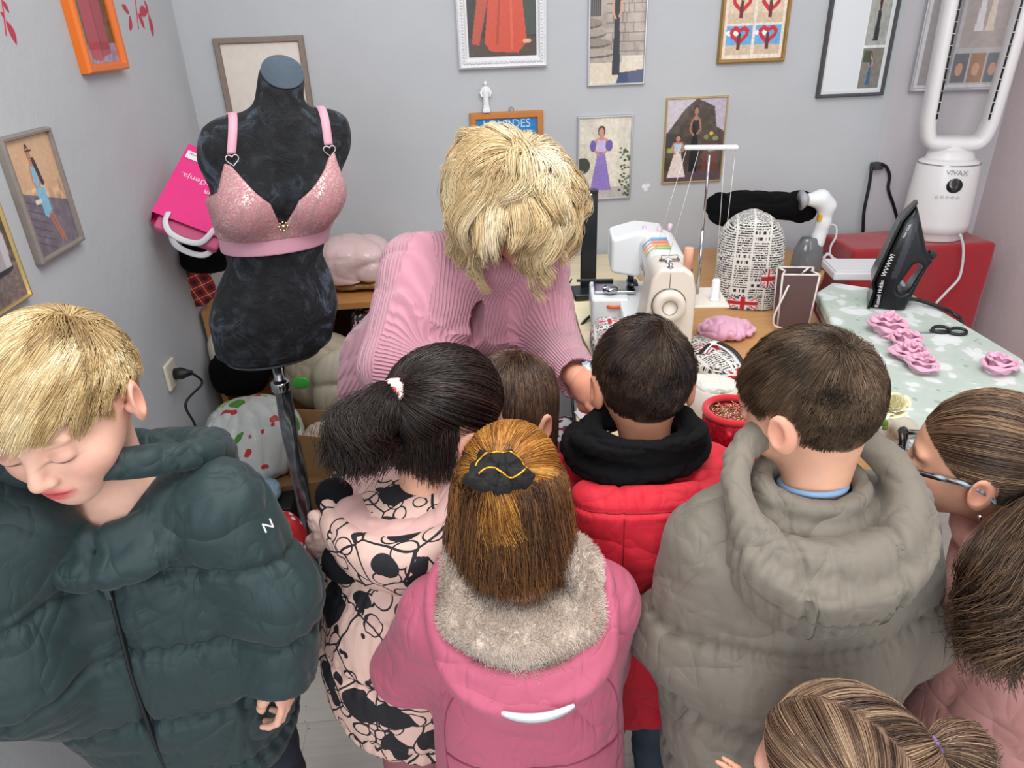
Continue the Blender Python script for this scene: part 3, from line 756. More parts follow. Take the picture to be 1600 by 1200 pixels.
def bpy_floral(name):
    if name in MATS: return MATS[name]
    m = mat(name, '#a86a72', .8); t = NT(m); co = t.coord(); v = t.n('TexVoronoi', feature='F1'); v.inputs['Scale'].default_value = 17; t.l(co, v.inputs['Vector'])
    n = t.noise(co, 40, 3); d = t.math('ADD', v.outputs['Distance'], t.math('MULTIPLY', n, .25))
    r = t.ramp(d, [(0, lin('#8c3a44')), (.22, lin('#e3d2cf')), (.27, lin('#8c3a44')), (.30, lin('#9a7a42')), (.42, lin('#a86a72'))], 'CONSTANT'); t.l(r, t.b.inputs['Base Color']); return m

# ---- girl in the patterned pale pink jacket
def girl_pattern():
    s = Person('girl with a dark brown ponytail in a pale pink jacket with black line pattern', at(700, 655, D=1.15), -.55, (-1.05, -.42, .05), 1.03, (.03, .10))
    K = s.K; J = s.J; J['elL'] = s.L(545, 900, D=1.22) + [0, .02, 0]; J['wrL'] = J['elL'] + [.05, .18, -.05]
    s.body(skin='#dba78c', hair='#2a1c18', res=.0032)
    tie = SKC + SKR * unit(np.array([.05, -.98, .20])) * 1.10; g = s.Rh.T @ np.array([0, 0, -1.]); n = 9500; root = scalp_roots(n)
    P1 = to_tie(root, tie, 9, .010); back = s.Rh.T @ (s.R.T @ np.array([-.75, -.62, -.1]))
    tl = tail(n, tie, [tie, tie + back * .035 + g * .002, tie + back * .066 + g * .026, tie + back * .078 + g * .056, tie + back * .085 + g * .085], [.006, .030, .050, .058, .050], 13, .6, .016, 2.2)
    P = np.concatenate([P1, tl[:, 1:]], 1); P = frizz(clump(P, 300, .5, 2.5), .016, 26)
    cols = ['#0f0a0a', '#1c1210', '#2c1d18', '#4a3128']
    S1 = strands(s.w(P.reshape(-1, 3)).reshape(P.shape), .00065, .0004, palette(root, cols, n, .35))
    r2 = scalp_roots(2600, 0, lambda p: (p[:, 2] < .02)); p = r2; PP = [p]
    for k in range(1, 9): p = push(p + unit(g + snorm(p) * .1) * .007, .006); PP.append(p)
    P = frizz(np.stack(PP, 1), .012); S2 = strands(s.w(P.reshape(-1, 3)).reshape(P.shape), .0006, .0003, palette(r2, cols, len(r2)))
    V, F, C = joinm([S1, S2]); obj('hair', V, F, hair_mat('hair_strands'), s.e, col=C)
    tw = s.w(tie[None] + (back * .006)[None])[0]; ax = s.Rh @ back
    def sc(p):
        q = (p - tw) @ frame(ax, (0, 0, 1)); a = np.arctan2(q[:, 2], q[:, 0]); return np.hypot(np.hypot(q[:, 0], q[:, 2]) - .013, q[:, 1] * .6) * .9 - .0085 - .0012 * np.sin(a * 9)
    V, F = snet(sc, tw - .04, tw + .04, .0018)
    pk = obj('hair_tie', V, F, mat('hair_tie_pink', vc=True, rough=.8), s.e, col=np.where(vn(V, 55, 3)[:, None] > .28, hexa('#d83a48'), hexa('#f0c9c4'))); pk['label'] = 'pink and red fabric hair tie'
    m = line_print('pink_line_print')
    st = [(.575 * K, 0, -.02, .145, .140), (.64 * K, 0, -.02, .165, .150), (.75 * K, 0, -.02, .165, .145), (.88 * K, 0, 0, .145, .125), (.96 * K, 0, .02, .115, .095), (1.0 * K, 0, .03, .07, .07)]
    coat(s, 'jacket', m, st, arms_of(s, (.066, .064, .050)), k=.04, fold=(.007, 9, (1, 1, .7)), neck=.058, q=([.62 * K, .76 * K, .88 * K], .007, .008, lambda V: V[:, 2], .003), seed=9)
    c = s.nb + [-.01, -.050, .046]
    hood(s, m, c, .120, .102, .30, .016, (.130, .104, .120), off=(0, -.02, -.04), fold=(.006, 10), thick=.012, seed=14)
    # plain pale pink lining inside the hood
    def li(p):
        pl = (p - (c + [0, 0, .010])) @ np.array([0, -math.sin(.30), math.cos(.30)])
        d = smax(ell(p, c + [0, -.01, -.02], (.116, .098, .09)), pl, .02); return smax(d, -ell(p, c + [.0, .0, .045], (.092, .074, .075)), .02)
    V, F = snet(li, c - .16, c + .16, .005); V = folds(relax(V, F, 2), F, .010, 13, (1, 1, .7), 3)
    ln = obj('hood_lining', V, F, mat('lining_pale_pink', '#d3a9a4', .75, bump=(40, .001, 3)), s.e); ln['label'] = 'plain pale pink hood lining'
    # the two round black pads and the bow on the hood
    for px, py, D_, r_ in ((524, 778, 1.13, .034), (537, 878, 1.10, .036)):
        q = s.L(px, py, D=D_); V, F = snet(lambda p: ell(p, q, (r_, r_ * .85, r_), None), q - .06, q + .06, .004)
        obj('ear_pad', V, F, mat('pad_black', '#0c0d12', .9, spec=.2), s.e)
    q = s.L(500, 835, D=1.12)
    V, F = snet(lambda p: smin(smin(ell(p, q + [-.005, 0, -.022], (.026, .016, .024)), ell(p, q + [.0, 0, .024], (.02, .014, .022)), .008), ell(p, q, (.012, .014, .012)), .006), q - .07, q + .07, .0035)
    V = folds(V, F, .005, 40, (1, 1, 1), 2); obj('bow', V, F, mat('bow_pink', '#dcb9ae', .8), s.e)
    s.legs(bpy_floral('trousers_floral_pink'), shoe_m); return s

def line_print(name):
    """generic print: black curved outlines, discs and blots on pale pink"""
    m = mat(name, '#d9b4a8', .72, bump=[(45, .0012, 4)]); t = NT(m); co = t.coord()
    nz = t.n('TexNoise'); nz.inputs['Scale'].default_value = 9; nz.inputs['Detail'].default_value = 1; t.l(co, nz.inputs['Vector'])
    sc = t.n('VectorMath', operation='SCALE'); t.l(nz.outputs['Color'], sc.inputs[0]); sc.inputs['Scale'].default_value = .055
    wv = t.n('VectorMath', operation='ADD'); t.l(co, wv.inputs[0]); t.l(sc.outputs[0], wv.inputs[1]); wv = wv.outputs[0]
    def vor(scale, feat, sock='Distance'):
        v = t.n('TexVoronoi', feature=feat); v.inputs['Scale'].default_value = scale; t.l(wv, v.inputs['Vector']); return v.outputs[sock]
    e = vor(14, 'DISTANCE_TO_EDGE'); l1 = t.math('LESS_THAN', e, .022)
    d = vor(24, 'F1'); l2 = t.math('LESS_THAN', t.math('ABSOLUTE', t.math('SUBTRACT', d, .42)), .030)
    c = vor(14, 'F1', 'Color'); sp = t.n('SeparateColor'); t.l(c, sp.inputs[0]); b1 = t.math('MULTIPLY', t.math('LESS_THAN', sp.outputs[0], .30), t.math('LESS_THAN', vor(14, 'F1'), .50))
    c2 = vor(26, 'F1', 'Color'); s2 = t.n('SeparateColor'); t.l(c2, s2.inputs[0]); b2 = t.math('MULTIPLY', t.math('LESS_THAN', s2.outputs[1], .12), t.math('LESS_THAN', vor(26, 'F1'), .45))
    k = t.math('MAXIMUM', t.math('MAXIMUM', l1, l2), t.math('MAXIMUM', b1, b2))
    t.l(t.mix(k, lin('#d9b6aa'), lin('#14151c')), t.b.inputs['Base Color']); return m

# ---- small child between the woman and the girls
def child_between():
    s = Person('small child with smooth brown hair standing between the pink sweater and the dark ponytail', at(800, 640, D=1.27), -.5, (-.75, -.30, .0), .98, (.0, .04))
    K = s.K; s.body(skin='#dfae95', hair='#4a3226', res=.004)
    n = 7000; root = scalp_roots(n); g = s.Rh.T @ np.array([0, 0, -1.]); p = root; PP = [p]; part = SKC + SKR * unit(np.array([0, .3, 1.]))
    for k in range(1, 12):
        nn = snorm(p); d = p - part; d[:, 1] *= .5; d = unit(d - nn * (d * nn).sum(1)[:, None]); t = k / 11; p = push(p + unit(d * (1 - t) + g * (.5 + t)) * .014, .004 + .004 * RNG.random(n)); PP.append(p)
    P = clump(np.stack(PP, 1), 300, .5); V, F, C = strands(s.w(P.reshape(-1, 3)).reshape(P.shape), .0007, .0004, palette(root, ['#241610', '#3a271d', '#5a402f', '#73543c'], n)); obj('hair', V, F, hair_mat('hair_strands'), s.e, col=C)
    st = [(.50 * K, 0, 0, .12, .10), (.75 * K, 0, 0, .115, .095), (.93 * K, 0, 0, .10, .085), (1.0 * K, 0, .01, .07, .06)]
    coat(s, 'jacket', scuff('dark_navy_shell', '#232733'), st, arms_of(s, (.050, .048, .040)), h=.007, neck=.055); s.legs(dark_tr, shoe_m); return s

# ---- girl with glasses in the dusty pink coat
def girl_glasses():
    s = Person('girl in dark glasses with long brown hair and a dusty pink coat at the right', at(1526, 720, D=1.04), .75, (.92, -.06, .0), .95, (-.02, .13))
    K = s.K; J = s.J; J['elR'] = s.L(1640, 1130, D=1.1); J['elL'] = s.L(1500, 1080, D=1.22); J['wrL'] = J['elL'] + [.02, .15, -.03]
    s.body(skin='#cf9a80', hair='#4a382c', brow='#4a382c', res=.0026, hl=-.006)
    n = 10000; root = scalp_roots(n, -.006); g = s.Rh.T @ np.array([0, 0, -1.]); tie = SKC + SKR * unit(np.array([-.10, -.98, .05])) * 1.10
    P1 = to_tie(root, tie, 9, .009); bk = s.Rh.T @ (s.R.T @ np.array([.2, -.75, 0.]))
    tl = tail(n, tie, [tie, tie + bk * .04 + g * .01] + [s.q(s.L(*a_[:2], D=a_[2])) for a_ in ((1618, 850, .93), (1580, 915, .90), (1555, 985, .91), (1540, 1050, .94))], [.012, .040, .060, .066, .060, .050], 13, .55, .016)
    P = np.concatenate([P1, tl[:, 1:]], 1); P = frizz(clump(P, 380, .5, 2), .008, 26); cols = ['#241812', '#3b2a20', '#5c4535', '#83664c', '#a88765']
    V, F, C = strands(s.w(P.reshape(-1, 3)).reshape(P.shape), .0006, .0004, palette(root, cols, n, .4)); obj('hair', V, F, hair_mat('hair_strands'), s.e, col=C)
    # glasses
    g_ = MB(); Rh, hs = s.Rh, s.hs
    for sx in (-1, 1):
        P = s.w(np.array([(sx * (.033 + .023 * math.cos(a)), .109 - .006 * abs(math.cos(a)), -.008 + .020 * math.sin(a)) for a in np.linspace(0, 2 * PI, 24, endpoint=False)])); g_.tube(P, .0052, 8, closed=True)
    g_.tube(s.w(np.array([(-.011, .106, -.002), (0, .109, 0), (.011, .106, -.002)])), .0026, 8)
    gf = g_.o('glasses', mat('glasses_black', '#0d0f12', .25), s.e); gf['label'] = 'dark rimmed glasses with patterned arms'
    for sx in (-1, 1):
        q = s.w(np.array([(sx * (.033 + .021 * math.cos(a)), .107, -.008 + .018 * math.sin(a)) for a in np.linspace(0, 2 * PI, 24, endpoint=False)])); obj('lens', q, [tuple(range(24))], mat('lens_dark', '#14181c', .08, alpha=.75), gf, solid=.0015)
        P = s.w(np.array([(sx * .058, .105, -.002), (sx * .070, .062, -.001), (sx * .0785, .010, .0), (sx * .079, -.012, -.006), (sx * .076, -.03, -.022)]))
        V = MB().tube(spline(P, 6), .0050, 8, flat=.8); vc = np.array(V.V); c3 = np.where((vn(vc, 330, 2) > .1)[:, None], hexa('#8fa6b4'), np.where((vn(vc, 330, 7) > -.2)[:, None], hexa('#15181c'), hexa('#7c6a58')))
        obj('arm', vc, V.F, mat('glasses_arm', vc=True, rough=.3), gf, col=c3)
    e = s.w(np.array([[-.088, -.014, -.044]]))[0]; V, F = snet(lambda p: ell(p, e, (.004, .004, .004)), e - .01, e + .01, .001); obj('ear_stud', V, F, mat('silver', '#c8ccd2', .2, 1), s.e)
    m = scuff('dusty_pink_cloth', '#a87570', (30, .0014, 3))
    st = [(.45 * K, 0, 0, .170, .140), (.62 * K, 0, 0, .172, .140), (.80 * K, 0, 0, .165, .132), (.92 * K, 0, .02, .140, .108), (.99 * K, 0, .05, .10, .08), (1.03 * K, 0, .06, .07, .065)]
    coat(s, 'coat', m, st, arms_of(s, (.070, .066, .054)), k=.04, fold=(.010, 8, (1, 1, .6)), neck=.058, seed=12)
    c = s.nb + [0, .0, .0]
    def f(p): return smin(ring(p, c + [0, .0, .01], .078, .074, .1, .022), ring(p, c + [0, -.03, -.01], .10, .08, .2, .018), .015)
    V, F = snet(f, c - .16, c + .16, .005); V = folds(relax(V, F, 1), F, .006, 16, (1, 1, 1), 2); obj('collar', V, F, mat('collar_pink', '#c48d84', .9, bump=(300, .001), sheen=.4), s.e)
    s.legs(dark_tr, shoe_m); return s

# ---- girl at the bottom edge, mostly her hair
def girl_bottom():
    s = Person('girl at the bottom edge with brown parted hair tied by a purple band', at(1312, 1222, D=.80), .45, (.62, -.30, .05), 1.0, (-.0, .06))
    K = s.K; s.J['wrL'] = s.L(1200, 1262, D=.86); s.J['elL'] = s.J['wrL'] + [.0, -.16, -.08]; s.hands['L'] = dict(dir=s.L(1120, 1183, D=.86) - s.J['wrL'], up=(0, 0, 1), curl=.25, s=.9)
    s.body(skin='#d7a48c', hair='#6a5446', res=.0026)
    g = s.Rh.T @ np.array([0, 0, -1.]); root = scalp_roots(15000); off = root[:, 0] + .008 * np.sin(root[:, 1] * 60); root = root[np.abs(off) > .0018]
    tR = SKC + SKR * unit(np.array([.80, -.62, .22])) * 1.12; tL = tR * [-1, 1, 1]; S_ = []
    for tie, sd in ((tR, 1), (tL, -1)):
        A = root[root[:, 0] * sd > 0]; n = len(A); bk = unit(np.array([sd * .9, -.55, .05]))
        P = np.concatenate([to_tie(A, tie, 10, .008), tail(n, tie, [tie, tie + bk * .025, tie + bk * .05 + g * .02, tie + bk * .058 + g * .06, tie + bk * .05 + g * .10], [.005, .020, .030, .036, .036], 10, .6, .006)[:, 1:]], 1)
        P = frizz(clump(P, 300, .4, 2.), .005, 28); S_.append(strands(s.w(P.reshape(-1, 3)).reshape(P.shape), .00042, .0003, palette(A, ['#2e2018', '#4d392c', '#755b48', '#a08368', '#c2a98d'], n, .5)))
    V, F, C = joinm(S_); obj('hair', V, F, hair_mat('hair_strands'), s.e, col=C)
    for tie, sd in ((tR, 1), (tL, -1)):
        tw = s.w(tie[None])[0]; ax = s.Rh @ unit(np.array([sd * .9, -.55, .05])); fr_ = frame(ax, (0, 0, 1)); b = MB()
        for o_ in (-.006, 0, .006): b.tube([tw + fr_ @ np.array([.0095 * math.cos(a), o_ + .002 + .001 * math.sin(3 * a), .0095 * math.sin(a)]) for a in np.linspace(0, 2 * PI, 20, endpoint=False)], .0036, 8, closed=True)
        ht = b.o('hair_band', mat('band_purple', '#9a6fc0', .7), s.e)
        if sd == 1: ht['label'] = 'purple elastic hair band'
    q = s.w(np.array([[.052, -.035, .086]]))[0]; q2 = s.w(np.array([[.070, -.052, .062]]))[0]; MB().tube([q, (q + q2) / 2 + [0, 0, .003], q2], [.002, .004, .003], 8, flat=.4).o('hair_clip', mat('clip_pink', '#d9969c', .4), s.e)
    st = [(.45 * K, 0, 0, .14, .12), (.75 * K, 0, 0, .135, .11), (.92 * K, 0, 0, .12, .095), (1.0 * K, 0, .01, .07, .06)]
    coat(s, 'jacket', scuff('dark_violet_shell', '#3a2f3a'), st, arms_of(s, (.056, .054, .044)), h=.007, neck=.055); s.legs(dark_tr, shoe_m); return s

# ---- blond boy in the dark teal puffer, facing the camera
def boy_blond():
    s = Person('blond boy in a dark teal padded jacket, looking down, one hand in his pocket', at(100, 630, D=.88), PI + .02, (PI - .10, -.28, .06), 1.04, (.0, .07))
    K = s.K; J = s.J
    J['shL'] = s.L(345, 790, D=1.0); J['elL'] = s.L(440, 930, D=1.05); J['wrL'] = s.L(440, 1050, D=1.08); s.hands['L'] = dict(dir=s.R.T @ np.array([.02, -.12, -1.]), up=s.R.T @ np.array([.9, -.3, .0]), curl=.75, thumb=1., s=.98)
    J['shR'] = s.L(-10, 830, D=.90); J['elR'] = s.L(30, 1060, D=.94); J['wrR'] = np.array([.085, .045, .63 * K]); s.hands['R'] = dict(dir=(-.5, -.1, -.8), curl=.9, s=.9)
    s.nb = np.array([.0, .025, s.hc[2] - .150])
    s.body(skin='#e9bba6', hair='#c9a878', lips='#d2575c', brow='#a8865c', res=.002, hl=-.004)
    # hair: long on top swept to the brow, clipped short at the sides
    n = 14000; cols = ['#7d6547', '#b0925f', '#d2b784', '#e8d4a8', '#f4e9cc']
    root = scalp_roots(n, -.004, lambda p: p[:, 2] > .015 + .012 * vn(p, 40, 1)); w = SKC + SKR * unit(np.array([-.38, -.48, .80])); g = s.Rh.T @ np.array([0, 0, -1.]); p = root; PP = [p]
    L_ = np.interp(root[:, 2], [.02, .05, .08], [.035, .055, .075]) * np.interp(root[:, 1], [-.08, -.02, .05, .075], [.55, .95, .95, .70]) * (.65 + .7 * RNG.random(n)) * 1.15 * np.interp(np.abs(root[:, 0]), [.045, .068], [1, .45]); K_ = 12
    for k in range(1, K_):
        t = k / (K_ - 1); nn = snorm(p); d = p - w; d = unit(d - nn * (d * nn).sum(1)[:, None]); d = d * (1 - .5 * t) + np.array([.42, .26, 0]) * (root[:, 1:2] > -.03) + nn * (.42 * (1 - t) ** 2) + g * (.10 + .40 * t) + .18 * RNG.normal(size=(n, 3)) * (k == 1) + .25 * np.stack([vn(root, 30, 1), vn(root, 30, 2), 0 * d[:, 0]], 1)
        p = push(p + unit(d) * (L_ / (K_ - 1))[:, None], .003 + .008 * (1 - t) * t * 4); PP.append(p)
    P = frizz(clump(np.stack(PP, 1), 420, .72, 1.2), .004, 30)
    S1 = strands(s.w(P.reshape(-1, 3)).reshape(P.shape), .0006, .00025, palette(root, cols, n, .35, 60))
    r2 = scalp_roots(9000, -.004, lambda p: (p[:, 2] < .045)); p = r2; PP = [p]; nn = snorm(p)
    for k in range(1, 5): p = push(p + unit(np.array([0, -.15, 0]) + g + nn * .25 + .2 * RNG.normal(size=p.shape) * (k == 1)) * .0038, .0006 * k); PP.append(p)
    P = np.stack(PP, 1); S2 = strands(s.w(P.reshape(-1, 3)).reshape(P.shape), .00045, .0002, palette(r2, ['#9a7850', '#b8966a', '#cfb083', '#dcc398'], len(r2), .5))
    V, F, C = joinm([S1, S2]); obj('hair', V, F, hair_mat('hair_strands'), s.e, col=C)
    m = scuff('dark_teal_shell', '#1a3134', (26, .0018, 4), rough=.62)
    st = [(.50 * K, 0, .01, .160, .130), (.54 * K, 0, .01, .172, .140), (.66 * K, 0, .01, .178, .142), (.78 * K, 0, .01, .176, .136), (.90 * K, 0, .0, .182, .124), (.965 * K, 0, 0, .155, .10), (1.0 * K, 0, 0, .09, .075)]
    zip_x = 0.
    def ex(p, d): return d + np.where(p[:, 1] > 0, .008 * np.exp(-((p[:, 0] - zip_x) / .007) ** 2), 0)
    coat(s, 'jacket', m, st, [([J['shL'] * [.7, 1, 1], J['shL'], J['elL'], J['wrL'] + (J['wrL'] - J['elL']) * .12], [.056, .066, .062, .054]), ([J['shR'] * [.7, 1, 1], J['shR'], J['elR'], J['wrR']], [.056, .068, .072, .066])], k=.05, h=.005,
         fold=(.0055, 9, (1, 1, .8)), q=([.57 * K, .69 * K, .81 * K, .925 * K], .011, .0065, lambda V: V[:, 2] + .10 * np.abs(V[:, 0]) * (1 - .6 * np.exp(-(V[:, 0] / .06) ** 2)), .005), neck=.056, extra=ex, seed=2)
    # high open collar and hood behind it
    c = s.nb + [0, -.035, .022]
    hood(s, m, c, .132, .118, .42, .024, (.150, .118, .125), off=(0, -.03, -.045), fold=(.012, 11), seed=6)
    def cl(p):
        q = s.nb + [0, .005, -.005]; a = np.arctan2(p[:, 0] - q[0], p[:, 1] - q[1]); d = smin(ring(p, q, .088, .078, -.42, .020), ring(p, q + [0, .012, -.03], .106, .094, -.40, .026), .02)
        return d + .006 * np.exp(-(p[:, 0] / .006) ** 2) * (p[:, 1] > q[1])
    q = s.nb; V, F = snet(cl, q - .18, q + .18, .0045); V = folds(relax(V, F, 1), F, .006, 14, (1, 1, 1), 4); obj('collar', V, F, m, s.e)
    # zip and puller
    zs = np.linspace(1.0 * K - .055, .52 * K, 30); stn = np.array(st)
    yf = [np.interp(z, stn[:, 0], stn[:, 2] + stn[:, 4]) - .006 for z in zs]; yf[0] += .012; yf[1] += .006
    zp = MB().tube([(zip_x, y, z) for y, z in zip(yf, zs)], .0048, 8, flat=.6).o('zip', mat('zip_black', '#0f1517', .5), s.e)
    MB().box((zip_x, yf[1] + .013, zs[1] - .004), (.010, .006, .012)).box((zip_x, yf[1] + .014, zs[1] - .028), (.008, .004, .030)).o('zip_puller', mat('puller', '#5a6468', .35, .8), zp, bevel=.001)
    tk = s.L(417, 818, D=.955)
    fd = s.R.T @ unit(CAM - at(417, 818, D=.955)); fd[0] -= .5; fr_ = frame((.15, .0, 1.), fd)
    text('lettering', 'N', .022, mat('print_white', '#e8ecec', .6), s.e, s.R @ np.stack([fr_[:, 0], fr_[:, 1], fr_[:, 2]], 1), at(419, 822, D=.948))
    s.legs(mat('trousers_navy', '#1c2636', .8, var=(14, .15)), shoe_m); return s
def knit(name, c):
    if name in MATS: return MATS[name]
    m = mat(name, c, .85, sheen=.4, var=(7, .04)); t = NT(m)
    sn = []
    for nm in ('rib', 'rib_upper', 'rib_fore'): a = t.n('Attribute', attribute_name=nm); sn.append(t.math('SINE', a.outputs['Fac']))
    m1 = t.n('Attribute', attribute_name='mask_upper').outputs['Fac']; m2 = t.n('Attribute', attribute_name='mask_fore').outputs['Fac']
    lerp = lambda x, y, f: t.math('ADD', t.math('MULTIPLY', x, t.math('SUBTRACT', 1, f)), t.math('MULTIPLY', y, f))
    s = lerp(lerp(sn[0], sn[1], m1), sn[2], m2); t.bump(s, .0016, 1); co = t.coord(); t.bump(t.noise(co, 500, 3), .0006, 1)
    b = t.math('MULTIPLY_ADD', s, .07, .95); cb = t.n('CombineColor'); [t.l(b, cb.inputs[i]) for i in range(3)]  # shade between the ribs darkened into the knit colour
    t.l(t.mix(1, lin(c), cb.outputs[0], 'MULTIPLY'), t.b.inputs['Base Color']); return m

def woman():
    s = Person('woman with tousled blonde hair in a ribbed pink sweater, bending forward and holding a phone', at(799, 322, D=1.42), PI - .30, (PI + .80, -.48, .12), 1.03, (.02, .30), K=1.28)
    J = s.J; L = s.L
    s.nb = L(762, 392, D=1.53)
    J['shR'] = L(648, 425, D=1.55); J['shL'] = L(838, 420, D=1.60); J['elR'] = L(612, 575, D=1.50); J['wrR'] = L(760, 600, D=1.42)
    J['elL'] = L(862, 545, D=1.56); J['wrL'] = L(905, 592, D=1.36)
    hip = L(640, 575, D=1.84); hip[2] = .88; J['hipR'] = hip + [.09, 0, -.03]; J['hipL'] = hip + [-.09, 0, -.03]
    for n, d in (('R', 1), ('L', -1)): J['kn' + n] = hip * [1, 1, 0] + [d * .11, .03, .48]; J['an' + n] = hip * [1, 1, 0] + [d * .11, -.02, .08]
    s.hands['L'] = dict(dir=L(930, 618, D=1.31) - J['wrL'], up=s.R.T @ np.array([-.6, -.55, .5]), curl=.75, thumb=1, s=.98)
    s.body(skin='#dd9f86', hair='#b08f62', lips='#b0524e', brow='#7a5c40', res=.0032, yoke=.035)
    # hair
    n = 19000; root = scalp_roots(n, .006); g = s.Rh.T @ np.array([0, 0, -1.]); w = SKC + SKR * unit(np.array([-.20, -.05, 1.])); p = root; PP = [p]; K_ = 18
    L_ = (.120 + .07 * RNG.random(n)) * np.interp(root[:, 2], [-.05, .05], [.7, 1.]); u0 = RNG.random(n); wob = np.stack([vn(root, 28, i) for i in (1, 2, 3)], 1)
    for k in range(1, K_):
        t = k / (K_ - 1); nn = snorm(p); d = p - w; d = unit(d - nn * (d * nn).sum(1)[:, None]) * (1.1 * (1 - t)) + nn * (1.1 * max(0, 1 - 1.8 * t)) - nn * (.65 * max(0, t - .5) / .5) + g * (.0 + .95 * t) + .70 * wob * (1 - .3 * t) + .75 * np.stack([np.sin(8 * t + 5 * wob[:, 0]), np.cos(8 * t + 6 * wob[:, 1]), 0 * wob[:, 0]], 1) * t
        p = push(p + unit(d) * (L_ / (K_ - 1))[:, None], .008 + (.026 + .022 * u0) * min(1, t * 2.5)); PP.append(p)
    P = frizz(clump(np.stack(PP, 1), 150, .88, .8), .012, 14); cols = ['#a3855c', '#cdb083', '#e4cd9f', '#f0e0be', '#f8efda']
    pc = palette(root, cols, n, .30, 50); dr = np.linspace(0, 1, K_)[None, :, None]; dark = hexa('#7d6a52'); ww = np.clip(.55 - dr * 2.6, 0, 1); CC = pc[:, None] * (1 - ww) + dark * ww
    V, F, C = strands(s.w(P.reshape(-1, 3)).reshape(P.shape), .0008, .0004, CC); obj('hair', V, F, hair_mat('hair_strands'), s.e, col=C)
    # sweater
    nb = s.nb; ch = L(742, 500, D=1.62); up = unit(nb - hip); side = J['shR'] - J['shL']; side = unit(side - up * (side @ up)); fwd = unit(np.cross(up, side))
    if fwd[1] < 0: fwd = -fwd
    T = np.stack([side, fwd, up], 1); Lz = np.linalg.norm(nb - hip)
    st = [(-.17, 0, 0, .172, .140), (-.10, 0, 0, .172, .138), (-.02, 0, 0, .172, .138), (.10, 0, .01, .160, .130), (.24, 0, .03, .162, .140), (.36, 0, .035, .168, .140), (Lz - .09, 0, .01, .165, .115), (Lz - .03, 0, 0, .12, .085), (Lz + .01, 0, 0, .075, .065)]
    aR = [J['shR'] * .7 + (nb) * .3 - [0, 0, .02], J['shR'], J['elR'], J['wrR']]; aL = [J['shL'] * .7 + nb * .3 - [0, 0, .02], J['shL'], J['elL'], J['wrL'] + (J['wrL'] - J['elL']) * .02]
    key = L(772, 425, D=1.45)
    def f(p):
        q = (p - hip) @ T; d = loft(q, st, 2.2, .04)
        d = smin(d, ell(q, (.07, .10, .30), (.085, .075, .095)), .05); d = smin(d, ell(q, (-.07, .10, .30), (.085, .075, .095)), .05)
        d = smin(d, ell(p, nb - up * .025 + fwd * .03, (.085, .080, .055)), .04)
        d = smin(d, chain(p, aR, [.075, .082, .074, .052], .02), .04); d = smin(d, chain(p, aL, [.07, .074, .064, .046], .02), .04)
        for A in (aR, aL):
            u = unit(A[3] - A[2]); d = smax(d, -rc(p, A[3] - u * .01, A[3] + u * .1, .036, .036), .006); d = np.maximum(d, np.where(rc(p, A[3], A[3] + u * .1, .055, .055) < 0, (p - A[3]) @ u, -1))
        u2 = unit(s.hc - nb); d = smax(d, -rc(p, nb + up * .01, nb + u2 * .06 + up * .08, .042, .060), .01)
        kq = (p - hip) @ T; return smax(d, -(np.hypot(np.hypot(kq[:, 0] - .005, (kq[:, 2] - (Lz - .085)) / 3.2) , 0) - .011 + np.where(kq[:, 1] < .03, 1, 0)), .003)
    A = np.array(aR + aL + [hip, nb]); V, F = snet(f, A.min(0) - .23, A.max(0) + .15, .0055); V = relax(V, F, 2); V = folds(V, F, .010, 7, (1, 1, .6), 15)
    q = (V - hip) @ T; da = [np.min([rc(V, A_[i], A_[i + 1], 0, 0) for i in (1, 2)], 0) for A_ in (aR, aL)]; dt = np.hypot(q[:, 0] / 1.3, q[:, 1]) - .03
    rib = q[:, 0] * 2 * PI / .0078
    rb = [rib, np.zeros(len(V)), np.zeros(len(V))]; mk = [None, np.zeros(len(V)), np.zeros(len(V))]
    for A_, d_ in zip((aR, aL), da):
        onarm = (d_ < dt + .03) & (d_ < .098)
        for i in (1, 2):
            a, b = A_[i], A_[i + 1]; u = unit(b - a); fr_ = frame(u, (.1, .3, 1.)); w_ = (V - a) @ fr_; sel = (rc(V, A_[1], A_[1] + A_[2] * .0001, 0, 0) < 9) & (np.linalg.norm(V - (A_[1] + A_[2]) / 2, axis=1) < .45) & ((V[:, 0] > nb[0]) == ((A_[1] + A_[2])[0] / 2 > nb[0]))
            rb[i][sel] = (np.arctan2(w_[:, 0], w_[:, 2]) * 56)[sel]; mk[i][onarm & ((V - A_[2]) @ unit(A_[3] - A_[2]) > (-9 if i == 1 else 0)) & sel] = 1
    sw = obj('sweater', V, F, knit('pink_rib_knit', '#d394a6'), s.e)
    for nm, v_ in (('rib', rb[0]), ('rib_upper', rb[1]), ('rib_fore', rb[2]), ('mask_upper', mk[1]), ('mask_fore', mk[2])): at_ = sw.data.attributes.new(nm, 'FLOAT', 'POINT'); at_.data.foreach_set('value', v_.astype(np.float32))
    # bead at the bottom of the keyhole: walk out from the chest until the cloth ends
    bq = np.array([.006, .0, Lz - .128]); ys = np.linspace(.25, .0, 120); pts = hip + (np.stack([0 * ys + bq[0], ys, 0 * ys + bq[2]], 1)) @ T.T; i = int(np.argmax(f(pts) < 0)); b = pts[i] + T[:, 1] * .004
    V, F = snet(lambda p: ell(p, b, (.006, .006, .006)), b - .012, b + .012, .0015); obj('bead', V, F, mat('bead_bronze', '#6b4a42', .2, .8), s.e)
    s.legs(dark_tr, shoe_m, fat=.85); return s
